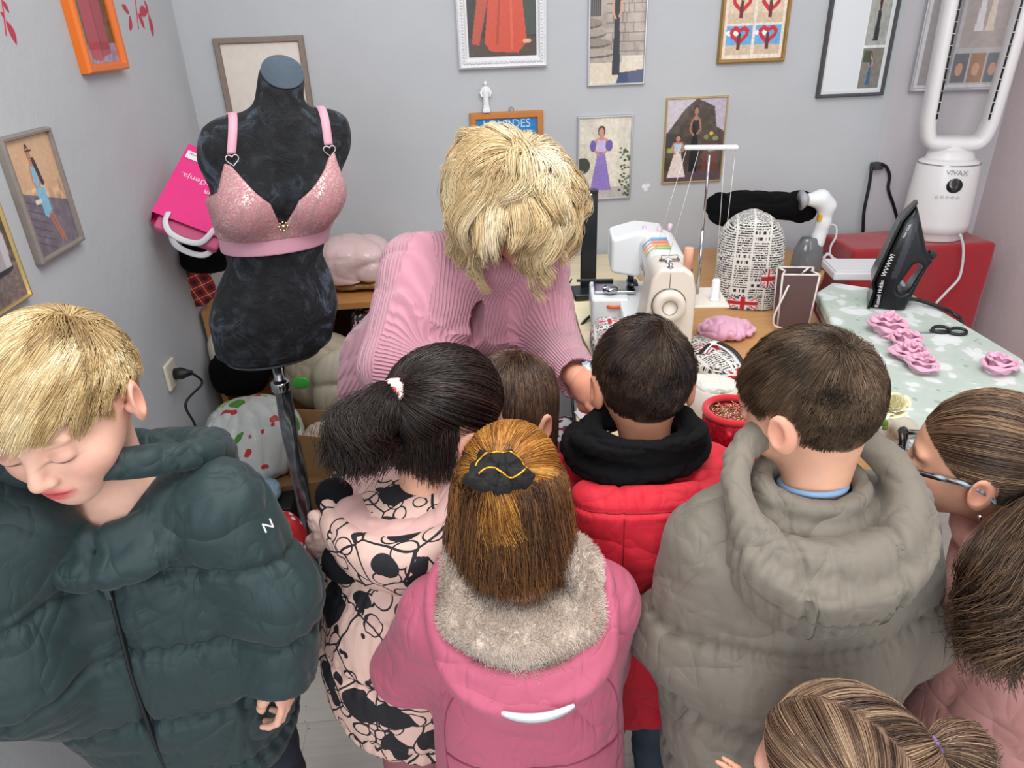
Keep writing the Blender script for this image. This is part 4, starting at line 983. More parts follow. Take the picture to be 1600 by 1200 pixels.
# ================================================================ THE ROOM
XL, XR, YB = -.858, 2.06, 2.70
def st(o, k='structure'): o['kind'] = k; return o
def wall_mat(name, c, stain=.04):
    m = mat(name, c, .9, spec=.2); t = NT(m); co = t.coord(); n = t.noise(co, 2.2, 5, .6); r = t.ramp(n, [(.3, (1 - stain,) * 3), (.7, (1 + stain,) * 3)])
    t.l(t.mix(1, lin(c), r, 'MULTIPLY'), t.b.inputs['Base Color']); t.bump(t.noise(co, 60, 5, .65), .002, .5); t.bump(t.noise(co, 9, 3), .006, .4); return m
def room():
    wg = wall_mat('wall_grey_paint', '#babec2'); wp = wall_mat('wall_pinkish_paint', '#c9bbbd')
    st(MB().box((XL - .05, 1.0, 1.35), (.1, 3.5, 2.7)).o('wall_left', wg, smooth=False))
    st(MB().box(((XL + 1.66) / 2, YB + .05, 1.35), (1.66 - XL, .1, 2.7)).o('wall_back', wg, smooth=False))
    st(MB().prism([(1.66, YB), (XR + .02, YB - .10), (XR + .02, YB + .1), (1.66, YB + .1)], 0, 2.7).o('wall_corner', wall_mat('wall_corner_paint', '#bdbabf'), smooth=False))
    st(MB().box((XR + .05, 1.0, 1.35), (.1, 3.5, 2.7)).o('wall_right', wp, smooth=False))
    m = mat('floor_laminate', '#c9c4be', .45, spec=.4); t = NT(m); co = t.coord((1, 1, 1)); br = t.n('TexBrick'); t.l(co, br.inputs['Vector']); br.offset = .4
    br.inputs['Scale'].default_value = 1; br.inputs['Brick Width'].default_value = 1.2; br.inputs['Row Height'].default_value = .19; br.inputs['Mortar Size'].default_value = .0012; br.inputs['Mortar Smooth'].default_value = .3
    br.inputs['Color1'].default_value = (*lin('#cbc6c0'), 1); br.inputs['Color2'].default_value = (*lin('#c4beb8'), 1); br.inputs['Mortar'].default_value = (*lin('#aaa49e'), 1)
    n = t.noise(t.coord((1.5, 22, 1)), 3, 5, .6); r = t.ramp(n, [(.35, (.94,) * 3), (.65, (1.04,) * 3)])
    v = t.n('TexVoronoi', feature='F1'); v.inputs['Scale'].default_value = 24; t.l(co, v.inputs['Vector']); sp = t.math('LESS_THAN', v.outputs['Distance'], .05)
    c = t.mix(1, br.outputs['Color'], r, 'MULTIPLY'); c = t.mix(sp, c, lin('#5a5550')); t.l(c, t.b.inputs['Base Color'])
    st(MB().box((.6, 1.0, -.05), (3.2, 3.6, .1)).o('floor', m, smooth=False))
    wt = mat('trim_white', '#c9c9cb', .5)
    st(MB().box((XL + .006, 1.0, .04), (.012, 3.4, .08)).o('baseboard_left', wt, smooth=False)); st(MB().box((.4, YB - .006, .04), (2.5, .012, .08)).o('baseboard_back', wt, smooth=False))
# ================================================================ DRESS FORM, CABINET, BAGS
def dress_form():
    rz = PI + .33; o = np.array([-.488, 1.74, 0]); t = thing('dress_form', 'black velvet dress form torso on a grey metal pole', 'mannequin', o, rz)
    st_ = [(.905, 0, 0, .120, .090), (.93, 0, 0, .146, .112), (1.02, 0, -.006, .160, .125), (1.09, 0, -.002, .142, .110), (1.155, 0, 0, .113, .092), (1.22, 0, 0, .122, .095), (1.31, 0, 0, .145, .105), (1.40, 0, -.005, .155, .095), (1.47, 0, -.01, .135, .075), (1.50, 0, -.01, .08, .062)]
    def B(p):
        d = loft(p, st_, 2.1, .02)
        for s in (-1, 1): d = smin(d, ell(p, (s * .070, .078, 1.315), (.070, .062, .072)), .03); d = smin(d, ell(p, (s * .118, -.01, 1.425), (.050, .056, .062)), .035)
        d = smin(d, smax(rc(p, (0, -.008, 1.45), (-.012, .004, 1.62), .058, .046), (p - [-.012, .0, 1.575]) @ unit(np.array([0, .75, 1.])), .003), .03); return smax(d, .905 - p[:, 2] + .12 * p[:, 1] * 0, .01)
    V, F = snet(B, (-.24, -.17, .87), (.24, .20, 1.63), .004); V = relax(V, F, 1)
    tl = np.array([-.946, .324, 0]); V = V + tl * (.190 * np.maximum(V[:, 2:3] - .90, 0)); LN = lambda V_: np.asarray(V_) + tl * (.190 * np.maximum(np.asarray(V_)[..., 2:3] - .90, 0))
    m = mat('velvet_black', '#080c13', .6, sheen=1., sheen_tint='#9db3cc'); n = NT(m); co = n.coord(); q = n.noise(co, 22, 6, .75, 2.5); q2 = n.ramp(n.noise(co, 9, 6, .65, 2.2), [(.46, (0,) * 3), (.60, (1,) * 3)]); q2 = n.math('MULTIPLY', q2, 1); n.b.inputs['Sheen Roughness'].default_value = .35
    n.l(n.ramp(n.math('MULTIPLY', q, q2), [(.10, (.03,) * 3), (.55, (1,) * 3)]), n.b.inputs['Sheen Weight']); n.bump(q, .010, 1); n.bump(n.noise(co, 120, 4), .001, .6); obj('torso', V, F, m, t)
    Rn = frame((1., 0, 0), unit(np.array([0, .75, 1.]))); MB().lathe([(.0, 0), (.044, 0), (.046, .002), (.044, .004), (0, .0045)], LN(np.array([-.011, .000, 1.574])), 36, Rn, 1.2, 1).o('neck_cap', mat('velvet_lit_cap', '#3a4754', .7, sheen=.6, sheen_tint='#9fb2c6', bump=(60, .002, 4)), t)  # cap colour lightened to show light on the slanted neck top
    # bottom edge plate, pole, twisted sleeve, foot
    ch = mat('chrome', '#b9bdc2', .15, 1); MB().lathe([(.118, 0), (.120, .003), (.118, .006)], (0, 0, .900), 40, None, 1, .75).o('bottom_plate', mat('plate_grey', '#6b6e73', .4, .5), t)
    MB().tube([(0, 0, .58), (0, 0, .905)], .013, 16).o('pole', ch, t)
    pr = [(.021, .05)] + [(.021, .80)] + [(.026, .802), (.026, .822), (.017, .828)]; V = []; F = []; n_ = 24
    for i in range(60): z = .05 + .75 * i / 59; V += [((.0215 + .0022 * math.sin(3 * a - z * 26)) * math.cos(a), (.0215 + .0022 * math.sin(3 * a - z * 26)) * math.sin(a), z) for a in np.linspace(0, 2 * PI, n_, endpoint=False)]
    F = [(i * n_ + k, i * n_ + (k + 1) % n_, (i + 1) * n_ + (k + 1) % n_, (i + 1) * n_ + k) for i in range(59) for k in range(n_)]; obj('pole_sleeve', V, F, mat('sleeve_steel', '#8b8f95', .25, .9, var=(30, .4)), t)
    MB().lathe([(.022, .795), (.026, .80), (.026, .822), (.017, .828)], (0, 0, 0), 24).o('collar', ch, t); MB().lathe([(0, 0), (.20, 0), (.20, .008), (.06, .022), (.03, .05), (0, .05)], (0, 0, 0), 48).o('foot', mat('foot_dark', '#2c2e33', .4, .5), t)
    # ---- sequinned bra
    b = thing('bra', 'pink sequinned bra worn by the black dress form', 'bra', o, rz)
    def top(x):
        a = np.abs(x); return np.interp(a, [0, .008, .03, .06, .106, .120, .136, .16], [1.262, 1.268, 1.318, 1.345, 1.398, 1.404, 1.35, 1.31])
    def cups(p): side = smax(B(p) - .009, -(B(p) - .001), .002); zt = np.where(p[:, 1] > -.02, top(p[:, 0]), 1.30); d = smax(smax(side, (p[:, 2] - zt) * .7, .003), 1.228 - p[:, 2], .003); return smax(d, -.03 - p[:, 1], .003)
    V, F = snet(cups, (-.21, -.05, 1.20), (.21, .19, 1.43), .003); V = relax(V, F, 1)
    sq = mat('sequin_pink', '#cd9197', .42); n = NT(sq); co = n.coord((1, 1, 1), (0, .5, 0)); vo = n.n('TexVoronoi', feature='F1'); vo.inputs['Scale'].default_value = 400; n.l(n.coord(), vo.inputs['Vector']); wv = n.n('TexWave'); wv.inputs['Scale'].default_value = 9; wv.inputs['Distortion'].default_value = 6; wv.inputs['Detail'].default_value = 3; n.l(co, wv.inputs['Vector'])
    sp = n.n('SeparateColor'); n.l(vo.outputs['Color'], sp.inputs[0]); k = n.math('MULTIPLY', n.math('GREATER_THAN', sp.outputs[0], .62), n.math('MULTIPLY_ADD', wv.outputs['Fac'], .8, .35)); n.bump(vo.outputs['Color'], .0022, 1)
    n.l(n.mix(k, lin('#c4868e'), lin('#f3d9d2')), n.b.inputs['Base Color']); n.l(n.math('MULTIPLY', k, .6), n.b.inputs['Metallic']); n.l(n.math('MULTIPLY_ADD', k, -.35, .6), n.b.inputs['Roughness']); obj('cups', LN(V), F, sq, b)  # pale cells put the sequin highlights into the base colour
    def band(p): e = B(p); lo = 1.192; d = smax(smax(e - .0075, -(e - .001), .002), np.maximum(p[:, 2] - 1.238, lo - p[:, 2]), .003); return d
    V, F = snet(band, (-.2, -.16, 1.17), (.2, .17, 1.26), .003); pk = mat('band_pink', '#dba2b4', .55, sheen=.2); obj('band', LN(relax(V, F, 1)), F, pk, b)
    def back(p): e = B(p); return smax(smax(smax(e - .006, -(e - .001), .002), np.maximum(p[:, 2] - 1.30 - .1 * p[:, 1] * 0, 1.236 - p[:, 2]), .003), p[:, 1] + .028, .002)
    V, F = snet(back, (-.2, -.16, 1.22), (.2, .0, 1.33), .0035); obj('side_panel', LN(V), F, mat('panel_pink', '#cf9aa2', .6), b)
    # straps follow the shoulder, front to back
    for s in (-1, 1):
        pts = [];
        for a in np.linspace(0, 1, 34):
            x = s * (.116 - .020 * math.sin(PI * a)); th = a * PI; c = np.array([x, -.01, 1.36]); d = np.array([0, math.cos(th), 1.25 * math.sin(th)]) ; d = unit(d); r = np.linspace(.03, .25, 150); P = c + r[:, None] * d; i = int(np.argmax(B(P) > 0)); pts.append(c + d * (r[i] + .0035))
        pts = np.array(pts); k0 = int(np.argmax(pts[:, 2] > 1.408)); pts = pts[k0:]; pts = np.array([pts[max(0, i - 2):i + 3].mean(0) for i in range(len(pts))]); N_ = len(pts); V = []; F = []
        T = unit(np.gradient(pts, axis=0))
        for i, p_ in enumerate(pts): w = .0095; V += [p_ + [-w, 0, 0], p_ + [w, 0, 0]]; F += [(2 * i - 2, 2 * i, 2 * i + 1, 2 * i - 1)] if i else []
        st2 = obj('strap', LN(V), F, pk, b, solid=.003); sc = MB()
        p0 = pts[0]; hr = [(16 * math.sin(a) ** 3, 13 * math.cos(a) - 5 * math.cos(2 * a) - 2 * math.cos(3 * a) - math.cos(4 * a)) for a in np.linspace(0, 2 * PI, 30, endpoint=False)]
        p0 = LN(p0); MB().tube([p0 + [x * .00085, .004, z * .00085 - .012] for x, z in hr], .0018, 6, closed=True).o('heart_ring', mat('ring_silver', '#cfcfd2', .2, 1), st2)
    P = np.stack([np.zeros(100), np.linspace(.25, .0, 100), np.full(100, 1.262)], 1); i = int(np.argmax(cups(P) < 0.002)); q = LN(P[i]); g = MB().lathe([(0, 0), (.006, .001), (.004, .004), (0, .005)], q + [0, .001, 0], 12, Rx(-PI / 2))
    for a in np.linspace(0, 2 * PI, 8, endpoint=False): g.lathe([(0, 0), (.003, .001), (.002, .003), (0, .0035)], q + [.0095 * math.cos(a), .001, .0095 * math.sin(a)], 8, Rx(-PI / 2))
    g.o('brooch', mat('brooch_gold', '#d8c79a', .2, .9), b)

def left_corner():
    # low open cabinet against the back wall
    x0, x1, y0, y1, H = -.845, -.10, 2.27, 2.67, .842; t = thing('open_cabinet', 'low open wooden cabinet against the back wall stuffed with cloth', 'cabinet', ((x0 + x1) / 2, (y0 + y1) / 2, 0)); w = wood('cabinet_wood', '#b8814a', axis=(6, 6, 1)); hx, hy = (x1 - x0) / 2, (y1 - y0) / 2
    MB().box((0, 0, H - .011), (2 * hx, 2 * hy, .022)).o('top_panel', w, t, bevel=.001); [MB().box((s * (hx - .010), 0, (H - .022) / 2), (.020, 2 * hy - .004, H - .022)).o('side_panel', w, t, bevel=.001) for s in (-1, 1)]; [MB().box((0, .0, z), (2 * hx - .04, 2 * hy - .02, .018)).o('shelf', w, t, bevel=.001) for z in (.06, .40)]; MB().box((0, hy - .004, H / 2), (2 * hx - .04, .006, H - .05)).o('back_panel', mat('panel_dark', '#4a3526', .7), t, smooth=False)
    # pale tulle cushion in a plastic bag on top of it
    c = at(560, 415, Y=2.46); blob('tulle_bundle', 'pale pink tulle bundle in clear plastic on the cabinet', 'bundle', (c[0], 2.46, H + .075), (.125, .125, .088), mat('tulle_pale', '#d3b8b6', .5, coat=.5, bump=(30, .004, 4)), .014, 7, st_=(1, .5, 1.4), floor=H + .03, seed=4, n=3.2)
    blob('brown_wrapping', 'gold brown wrapping under the pale tulle bundle', 'wrapping', (c[0] + .01, 2.45, H + .022), (.115, .12, .028), mat('wrap_gold', '#9b7a4c', .35, .3, bump=(30, .006, 4)), .008, 14, floor=H, seed=6)
    # pink carrier bag standing upside down by the wall
    A, Bc, Cc = at(289, 222, D=2.14), at(244, 333, D=1.97), at(362, 378, D=2.04); u = Cc - Bc; v = A - Bc; Rb = frame(v, np.cross(u, v)); Wd = abs((u @ Rb[:, 0])); Hd = np.linalg.norm(v); cen = Bc + u / 2 + v / 2; t = thing('paper_bag', 'hot pink upside down paper carrier bag by the left wall', 'bag', cen); sg = 1 if u @ Rb[:, 0] > 0 else -1; out = Rb[:, 2]; dp = .045
    if out @ (CAM - cen) < 0: out = -out
    ux = unit(u); uy = unit(v - ux * (v @ ux)); Rc = np.stack([ux, uy, np.cross(ux, uy)], 1); Wd, Hd = np.linalg.norm(u), v @ uy; zo = Rc[:, 2] if Rc[:, 2] @ (CAM - cen) > 0 else -Rc[:, 2]
    hp = mat('bag_hot_pink', '#e52a80', .45, bump=(8, .006, 3)); m = MB(); V = [Rc @ np.array([sx * Wd / 2, sy * Hd / 2, 0]) + zo * sz for sz in (0, -dp) for sy in (-1, 1) for sx in (-1, 1)]; m.add(V, [(2, 3, 1, 0), (4, 5, 7, 6), (0, 4, 6, 2), (1, 3, 7, 5), (2, 6, 7, 3)]); m.o('bag_body', hp, t, smooth=False, solid=.002)
    MB().box(Rc @ np.array([0, -Hd / 2 - .012, 0]) - zo * dp * .5, (Wd * .84, .05, dp * .55), R=Rc).o('gusset', mat('bag_pink_dark', '#c4567f', .6), t, bevel=.008)
    hw = mat('handle_white', '#dcdce0', .6)
    for dz, sx in ((.006, 0), (-dp * .8, .02)): P = [Rc @ np.array([x + sx, y, 0]) + zo * dz for x, y in ((-.065, -Hd / 2 + .015), (-.060, -Hd / 2 - .025), (-.035, -Hd / 2 - .055), (.01, -Hd / 2 - .062), (.045, -Hd / 2 - .045), (.060, -Hd / 2 + .015))]; v_ = MB().tube(spline(P, 6), .0085, 8, flat=.25); v_.o('handle', hw, t)
    R180 = np.stack([-ux, -uy, zo], 1); wl = mat('bag_lettering', '#f3c9dc', .5); text('lettering', 'iznenađenja.', .030, wl, t, R180, cen + Rc @ np.array([-.010, .022, 0]) + zo * .0022); text('lettering', 'Puna', .030, wl, t, R180, cen + Rc @ np.array([.020, -.012, 0]) + zo * .0022)
    lb = MB().box(Rc @ np.array([-.075, Hd / 2 - .045, 0]) + zo * .0022, (.042, .032, .001), R=Rc).o('label', mat('label_white', '#ece8ec', .6), t, smooth=False); text('lettering', 'müller', .012, mat('label_print', '#b8708c', .5), lb, R180, cen + Rc @ np.array([-.075, Hd / 2 - .040, 0]) + zo * .0032)
    # dark clothes, plaid and white cloth under it
    blk = mat('cloth_black', '#0c0d10', .9, sheen=.2); c = at(322, 398, D=2.24); blob('dark_clothes', 'heap of black clothes under the pink carrier bag', 'clothes', c, (.065, .06, .045), blk, .02, 9, seed=2)
    pd = mat('plaid_red', '#a8262a', .85); n = NT(pd); tc = n.n('TexCoord'); sp = n.n('SeparateXYZ'); mp = n.n('Mapping'); n.l(tc.outputs['Object'], mp.inputs[0]); mp.inputs['Rotation'].default_value = (0, .35, 0); n.l(mp.outputs[0], sp.inputs[0]); M = n.math
    def band(o_, p_, w_, off=0): f_ = M('FRACT', M('MULTIPLY_ADD', o_, 1 / p_, off)); return M('LESS_THAN', f_, w_)
    k1 = M('MULTIPLY', M('ADD', band(sp.outputs[0], .036, .42), band(sp.outputs[2], .036, .42)), .45); k2 = M('MAXIMUM', band(sp.outputs[0], .036, .05, .3), band(sp.outputs[2], .036, .05, .3)); n.l(n.mix(k2, n.mix(k1, lin('#b3282c'), lin('#14181c')), lin('#d8c890')), n.b.inputs['Base Color'])
    c = at(305, 450, D=2.30); blob('plaid_cloth', 'red tartan cloth hanging over the cabinet edge', 'cloth', c, (.060, .022, .085), pd, .010, 14, h=.004, seed=5, n=2.2, R=Ry(.35)); c = at(322, 438, D=2.33); blob('white_cloth', 'small white cloth tucked beside the tartan cloth', 'cloth', c, (.022, .018, .035), mat('cloth_white', '#d8dadd', .8), .006, 20, h=.003, seed=1)
    # stuffed shelves: cloth of many kinds (each heap a thing)
    beige = mat('cloth_beige', '#b5a892', .85, var=(12, .08)); cream = mat('cloth_cream', '#cfc8b8', .8); pt = mat('patterned_dark', '#5a5458', .8); n = NT(pt); vo = n.n('TexVoronoi', feature='F1'); vo.inputs['Scale'].default_value = 70; n.l(n.coord(), vo.inputs['Vector']); sc_ = n.n('SeparateColor'); n.l(vo.outputs['Color'], sc_.inputs[0]); n.l(n.ramp(sc_.outputs[0], [(0, lin('#1f2024')), (.35, lin('#c9c6c8')), (.65, lin('#7c2434')), (.8, lin('#3c3e46'))], 'CONSTANT'), n.b.inputs['Base Color'])
    for nm, lab, px, Y, r, m_, fz, sd in (
        ('patterned_cloth', 'dark red and white patterned cloth on the upper shelf', (590, 515), 2.36, (.10, .10, .11), pt, .41, 1),
        ('folded_cloth', 'beige folded cloth hanging out of the cabinet', (505, 580), 2.26, (.12, .09, .13), beige, .41, 2),
        ('cloth_bundle', 'light cream cloth under the dress form pole', (370, 545), 2.30, (.09, .08, .09), cream, .41, 3),
        ('black_bundle', 'black soft bundle beside the cabinet side panel', (375, 580), 2.24, (.09, .07, .08), blk, .41, 4),
        ('beige_sheet', 'thin beige sheet draped right of the pole', (540, 610), 2.16, (.10, .07, .16), mat('sheet_beige', '#bfb7a4', .8), None, 5)):
        c = at(*px, Y=Y); blob(nm, lab, 'cloth', c, r, m_, .016, 8, st_=(1.2, 1, .30), h=.006, seed=sd, n=2.6, floor=fz if fz else None)
    c = at(468, 598, Y=2.10); blob('green_tag', 'small bright green plastic piece on the beige cloth', 'tag', c, (.020, .006, .016), mat('green_plastic', '#3fae3c', .4), .004, 20, h=.003)
    # crates on the floor that carry the bags
    cb = mat('carton_brown', '#8f6d48', .8, var=(10, .06))
    def crate(label, c, d, rz, m_=cb):
        t = thing('cardboard_box', label, 'box', (c[0], c[1], 0), rz); MB().box((0, 0, d[2] / 2), d).o('box', m_, t, bevel=.003); return t
    crate('cardboard box under the holly patterned plastic bag', (-.62, 2.02, 0), (.34, .30, .40), .1); crate('cardboard box under the brown paper bag', (-.24, 1.98, 0), (.26, .26, .26), -.1); 
    hb = mat('holly_plastic', '#d8dcd8', .35, coat=.4, bump=(16, .006, 4)); n = NT(hb); co = n.coord(); nz = n.n('TexNoise'); nz.inputs['Scale'].default_value = 7; n.l(co, nz.inputs['Vector']); sc2 = n.n('VectorMath', operation='SCALE'); n.l(nz.outputs['Color'], sc2.inputs[0]); sc2.inputs['Scale'].default_value = .12; ad = n.n('VectorMath', operation='ADD'); n.l(co, ad.inputs[0]); n.l(sc2.outputs[0], ad.inputs[1]); vo = n.n('TexVoronoi', feature='F1'); vo.inputs['Scale'].default_value = 17; n.l(ad.outputs[0], vo.inputs['Vector']); sc3 = n.n('SeparateColor'); n.l(vo.outputs['Color'], sc3.inputs[0])
    kc = n.ramp(sc3.outputs[0], [(0, lin('#c8322c')), (.3, lin('#4f8f34')), (.62, lin('#a9c46a')), (.75, lin('#d8dcd8'))], 'CONSTANT'); n.l(n.mix(n.math('LESS_THAN', vo.outputs['Distance'], .38), lin('#d8dcd8'), kc), n.b.inputs['Base Color'])
    c = at(392, 665, Y=1.98); blob('plastic_bag', 'white plastic bag with red and green Christmas print', 'bag', (c[0], 2.0, .50), (.16, .13, .14), hb, .016, 8, st_=(1, 1, .5), h=.006, seed=7, n=2.2, floor=.401)
    # brown paper bag
    c = at(520, 700, Y=1.92); t = thing('brown_paper_bag', 'open brown kraft paper bag holding pale cloth', 'bag', (c[0] - .02, 1.98, .262), -.12); kf = mat('kraft', '#a07a50', .8, bump=(9, .008, 3)); hx, hy, h_ = .12, .075, .30; m = MB()
    for (a0, b0), (a1, b1) in (((-hx, -hy), (hx, -hy)), ((hx, -hy), (hx, hy)), ((hx, hy), (-hx, hy)), ((-hx, hy), (-hx, -hy))): m.add([(a0 * .95, b0, 0), (a1 * .95, b1, 0), (a1, b1, h_), ((a0 + a1) / 2, (b0 + b1) / 2 * 1.1, h_ - .012), (a0, b0, h_)], [(0, 1, 2, 3, 4)])
    m.add([(-hx * .95, -hy, 0), (hx * .95, -hy, 0), (hx * .95, hy, 0), (-hx * .95, hy, 0)], [(0, 1, 2, 3)]); m.o('bag_body', kf, t, smooth=False, solid=.003)
    blob('pale_cloth', 'pale pink striped cloth inside the brown paper bag', 'cloth', (c[0] - .02, 1.98, .262 + .20), (.095, .060, .09), mat('cloth_stripe', '#c9b3a4', .8, var=(30, .1)), .016, 12, h=.005, seed=8)
    # red printed bag, small dark boxes
    rb = mat('red_print', '#c4222a', .6, bump=(20, .003)); n = NT(rb); vo = n.n('TexVoronoi', feature='F1'); vo.inputs['Scale'].default_value = 34; n.l(n.coord(), vo.inputs['Vector']); n.l(n.mix(n.math('LESS_THAN', vo.outputs['Distance'], .26), lin('#c4222a'), lin('#d8d2ce')), n.b.inputs['Base Color'])
    c = at(440, 800, Y=1.62); t = blob('red_gift_bag', 'red bag with small white print standing behind the teal sleeve', 'bag', (c[0] + .0, 1.64, .30), (.055, .05, .16), rb, .006, 9, h=.005, seed=3, n=3, R=Ry(-.10) @ Rz(.3)); crate('dark box on the floor under the red printed bag', (c[0] - .03, 1.64, 0), (.22, .20, .15), .2, mat('box_dark', '#24262c', .6))
    c = at(400, 745, Y=1.78); crate('black storage box behind the red printed bag', (c[0], 1.84, 0), (.16, .12, .38), 0, mat('box_black', '#14161a', .5)); blob('blue_cloth', 'pale blue cloth lying on the black storage box', 'cloth', (c[0] - .02, 1.84, .405), (.05, .05, .026), mat('cloth_blue', '#8fa9be', .8), .008, 16, h=.004, floor=.381)
    # office chair back behind the woman and floral heap under the desk
    c = at(880, 482, D=2.0); t = thing('office_chair', 'black office chair standing behind the woman', 'chair', (c[0] - .19, c[1] - .02, 0), .1); bk = mat('chair_black', '#101114', .7, bump=(400, .0005)); pl = mat('black_plastic', '#17191c', .4)
    V, F = snet(lambda p: ell(p, (0, .18, .90), (.20, .035, .20)), (-.25, .1, .66), (.25, .25, 1.14), .01); obj('backrest', V, F, bk, t); V, F = snet(lambda p: smax(ell(p, (0, -.02, .50), (.22, .21, .05)), -1e3 + 0 * p[:, 0]), (-.26, -.26, .42), (.26, .22, .58), .01); obj('seat', V, F, bk, t)
    MB().tube([(0, .16, .48), (0, .21, .60), (0, .20, .82)], .018, 10).o('back_support', pl, t); MB().tube([(0, 0, .10), (0, 0, .48)], .025, 14).o('column', pl, t); b = MB(); [b.tube([(0, 0, .10), (.24 * math.cos(a), .24 * math.sin(a), .06)], .018, 8) for a in np.linspace(0, 2 * PI, 5, endpoint=False)]; b.o('base', pl, t)
    for a in np.linspace(0, 2 * PI, 5, endpoint=False): MB().lathe([(.0, -.01), (.028, -.01), (.028, .01), (0, .01)], (.24 * math.cos(a), .24 * math.sin(a), .029), 16, Rx(PI / 2)).o('castor', pl, t)
    c = at(868, 625, Y=1.75); crate('carton under the desk carrying a floral bundle', (c[0] + .05, 1.80, 0), (.28, .28, .34), .2); blob('floral_bundle', 'grey and red floral cloth bundle under the curved desk', 'cloth', (c[0] + .05, 1.80, .45), (.13, .13, .12), pt, .02, 9, h=.007, seed=4, floor=.341)

def scene_objects():
    for f in (wall_pics, furniture, sewing_machine, desk_things, dress_form, left_corner): go(f)
# ================================================================ DESK, MACHINE AND WHAT IS ON THEM
ZD, ZB = .84, .92
def D_(x, y, z=None): return at(x, y, Z=ZD if z is None else z)
def wobj(name, label, cat, V, F, m, **k):
    """a one-mesh thing whose origin sits at the middle of its foot"""
    V = np.asarray(V, float); o = np.array([(V[:, 0].min() + V[:, 0].max()) / 2, (V[:, 1].min() + V[:, 1].max()) / 2, V[:, 2].min()]); g = k.pop('group', None); kd = k.pop('kind', None)
    ob = obj(name, V - o, F, m, **k); ob.location = o; return _tag(ob, label, cat, g, kd)
def wood(name, c, rough=.45, axis=(1, 12, 1), edge=False):
    if name in MATS: return MATS[name]
    m = mat(name, c, rough); t = NT(m); n = t.noise(t.coord(axis), 5, 5, .6, .6); r = t.ramp(n, [(.3, (.90,) * 3), (.7, (1.05,) * 3)]); col = t.mix(1, lin(c), r, 'MULTIPLY')
    t.l(col, t.b.inputs['Base Color']); return m
def newsprint(name):
    """fabric printed like newspaper columns: grey type in rows, headings, gutters"""
    if name in MATS: return MATS[name]
    m = mat(name, '#dcdad4', .75, bump=[(30, .002, 3)]); t = NT(m); at_ = t.n('Attribute', attribute_name='UVW'); sp = t.n('SeparateXYZ'); t.l(at_.outputs['Vector'], sp.inputs[0]); u, v = sp.outputs[0], sp.outputs[1]
    M = t.math; col = M('FLOOR', M('MULTIPLY', u, 1 / .048)); fu = M('FRACT', M('MULTIPLY', u, 1 / .048)); gut = M('MULTIPLY', M('GREATER_THAN', fu, .06), M('LESS_THAN', fu, .94))
    row = M('FLOOR', M('MULTIPLY', v, 1 / .0072)); fv = M('FRACT', M('MULTIPLY', v, 1 / .0072)); ln = M('MULTIPLY', M('GREATER_THAN', fv, .22), M('LESS_THAN', fv, .80))
    cx = t.n('CombineXYZ'); t.l(M('MULTIPLY', u, 300), cx.inputs[0]); t.l(M('MULTIPLY', row, 7.3), cx.inputs[1]); t.l(M('MULTIPLY', fv, 1.3), cx.inputs[2]); let = M('GREATER_THAN', t.noise(cx.outputs[0], 1, 2), .45)
    type_ = M('MULTIPLY', M('MULTIPLY', ln, let), gut)
    c2 = t.n('CombineXYZ'); t.l(M('ADD', col, .5), c2.inputs[0]); t.l(M('FLOOR', M('MULTIPLY', v, 1 / .036)), c2.inputs[1]); w = t.n('TexWhiteNoise', noise_dimensions='3D'); t.l(c2.outputs[0], w.inputs['Vector']); blk = w.outputs['Value']
    f2 = M('FRACT', M('MULTIPLY', v, 1 / .018)); c3 = t.n('CombineXYZ'); t.l(M('MULTIPLY', u, 120), c3.inputs[0]); t.l(M('FLOOR', M('MULTIPLY', v, 1 / .018)), c3.inputs[1]); big = M('MULTIPLY', M('MULTIPLY', M('GREATER_THAN', f2, .3), M('LESS_THAN', f2, .85)), M('GREATER_THAN', t.noise(c3.outputs[0], 1, 2), .50))
    k = t.mix(M('GREATER_THAN', blk, .80), type_, M('MULTIPLY', big, gut))
    a2 = t.n('Attribute', attribute_name='Col'); base = t.mix(a2.outputs['Alpha'], lin('#dcdad4'), a2.outputs['Color'])
    inv = t.math('SUBTRACT', 1, a2.outputs['Alpha']); kk = t.math('MULTIPLY', k, inv); t.l(t.mix(kk, base, lin('#26262a')), t.b.inputs['Base Color']); return m
def newsobj(name, label, cat, V, F, uv, flags=(), parent=None, **k):
    """flags: (centre u, v, half width, half height) printed union flags"""
    o = wobj(name, label, cat, V, F, newsprint('newsprint_fabric'), **k) if parent is None else obj(name, V, F, newsprint('newsprint_fabric'), parent, **k)
    me = o.data; a = me.attributes.new('UVW', 'FLOAT_VECTOR', 'POINT'); n = len(me.vertices); b = np.zeros((n, 3), np.float32); b[:, :2] = uv; a.data.foreach_set('vector', b.ravel())
    C = np.zeros((n, 4), np.float32)
    for cu, cv, hu, hv in flags:
        x = (uv[:, 0] - cu) / hu; y = (uv[:, 1] - cv) / hv; i = (np.abs(x) < 1) & (np.abs(y) < 1); c = np.zeros((n, 3)) + hexa('#26356e'); dg = np.minimum(np.abs(x - y), np.abs(x + y))
        c[dg < .30] = hexa('#e6e3e0'); c[dg < .12] = hexa('#b3202e'); cr = np.minimum(np.abs(x), np.abs(y) * .7); c[cr < .28] = hexa('#e6e3e0'); c[cr < .17] = hexa('#b3202e'); C[i, :3] = lin_np(c[i]); C[i, 3] = 1
    ca = me.color_attributes.new('Col', 'FLOAT_COLOR', 'POINT'); ca.data.foreach_set('color', C.ravel()); return o

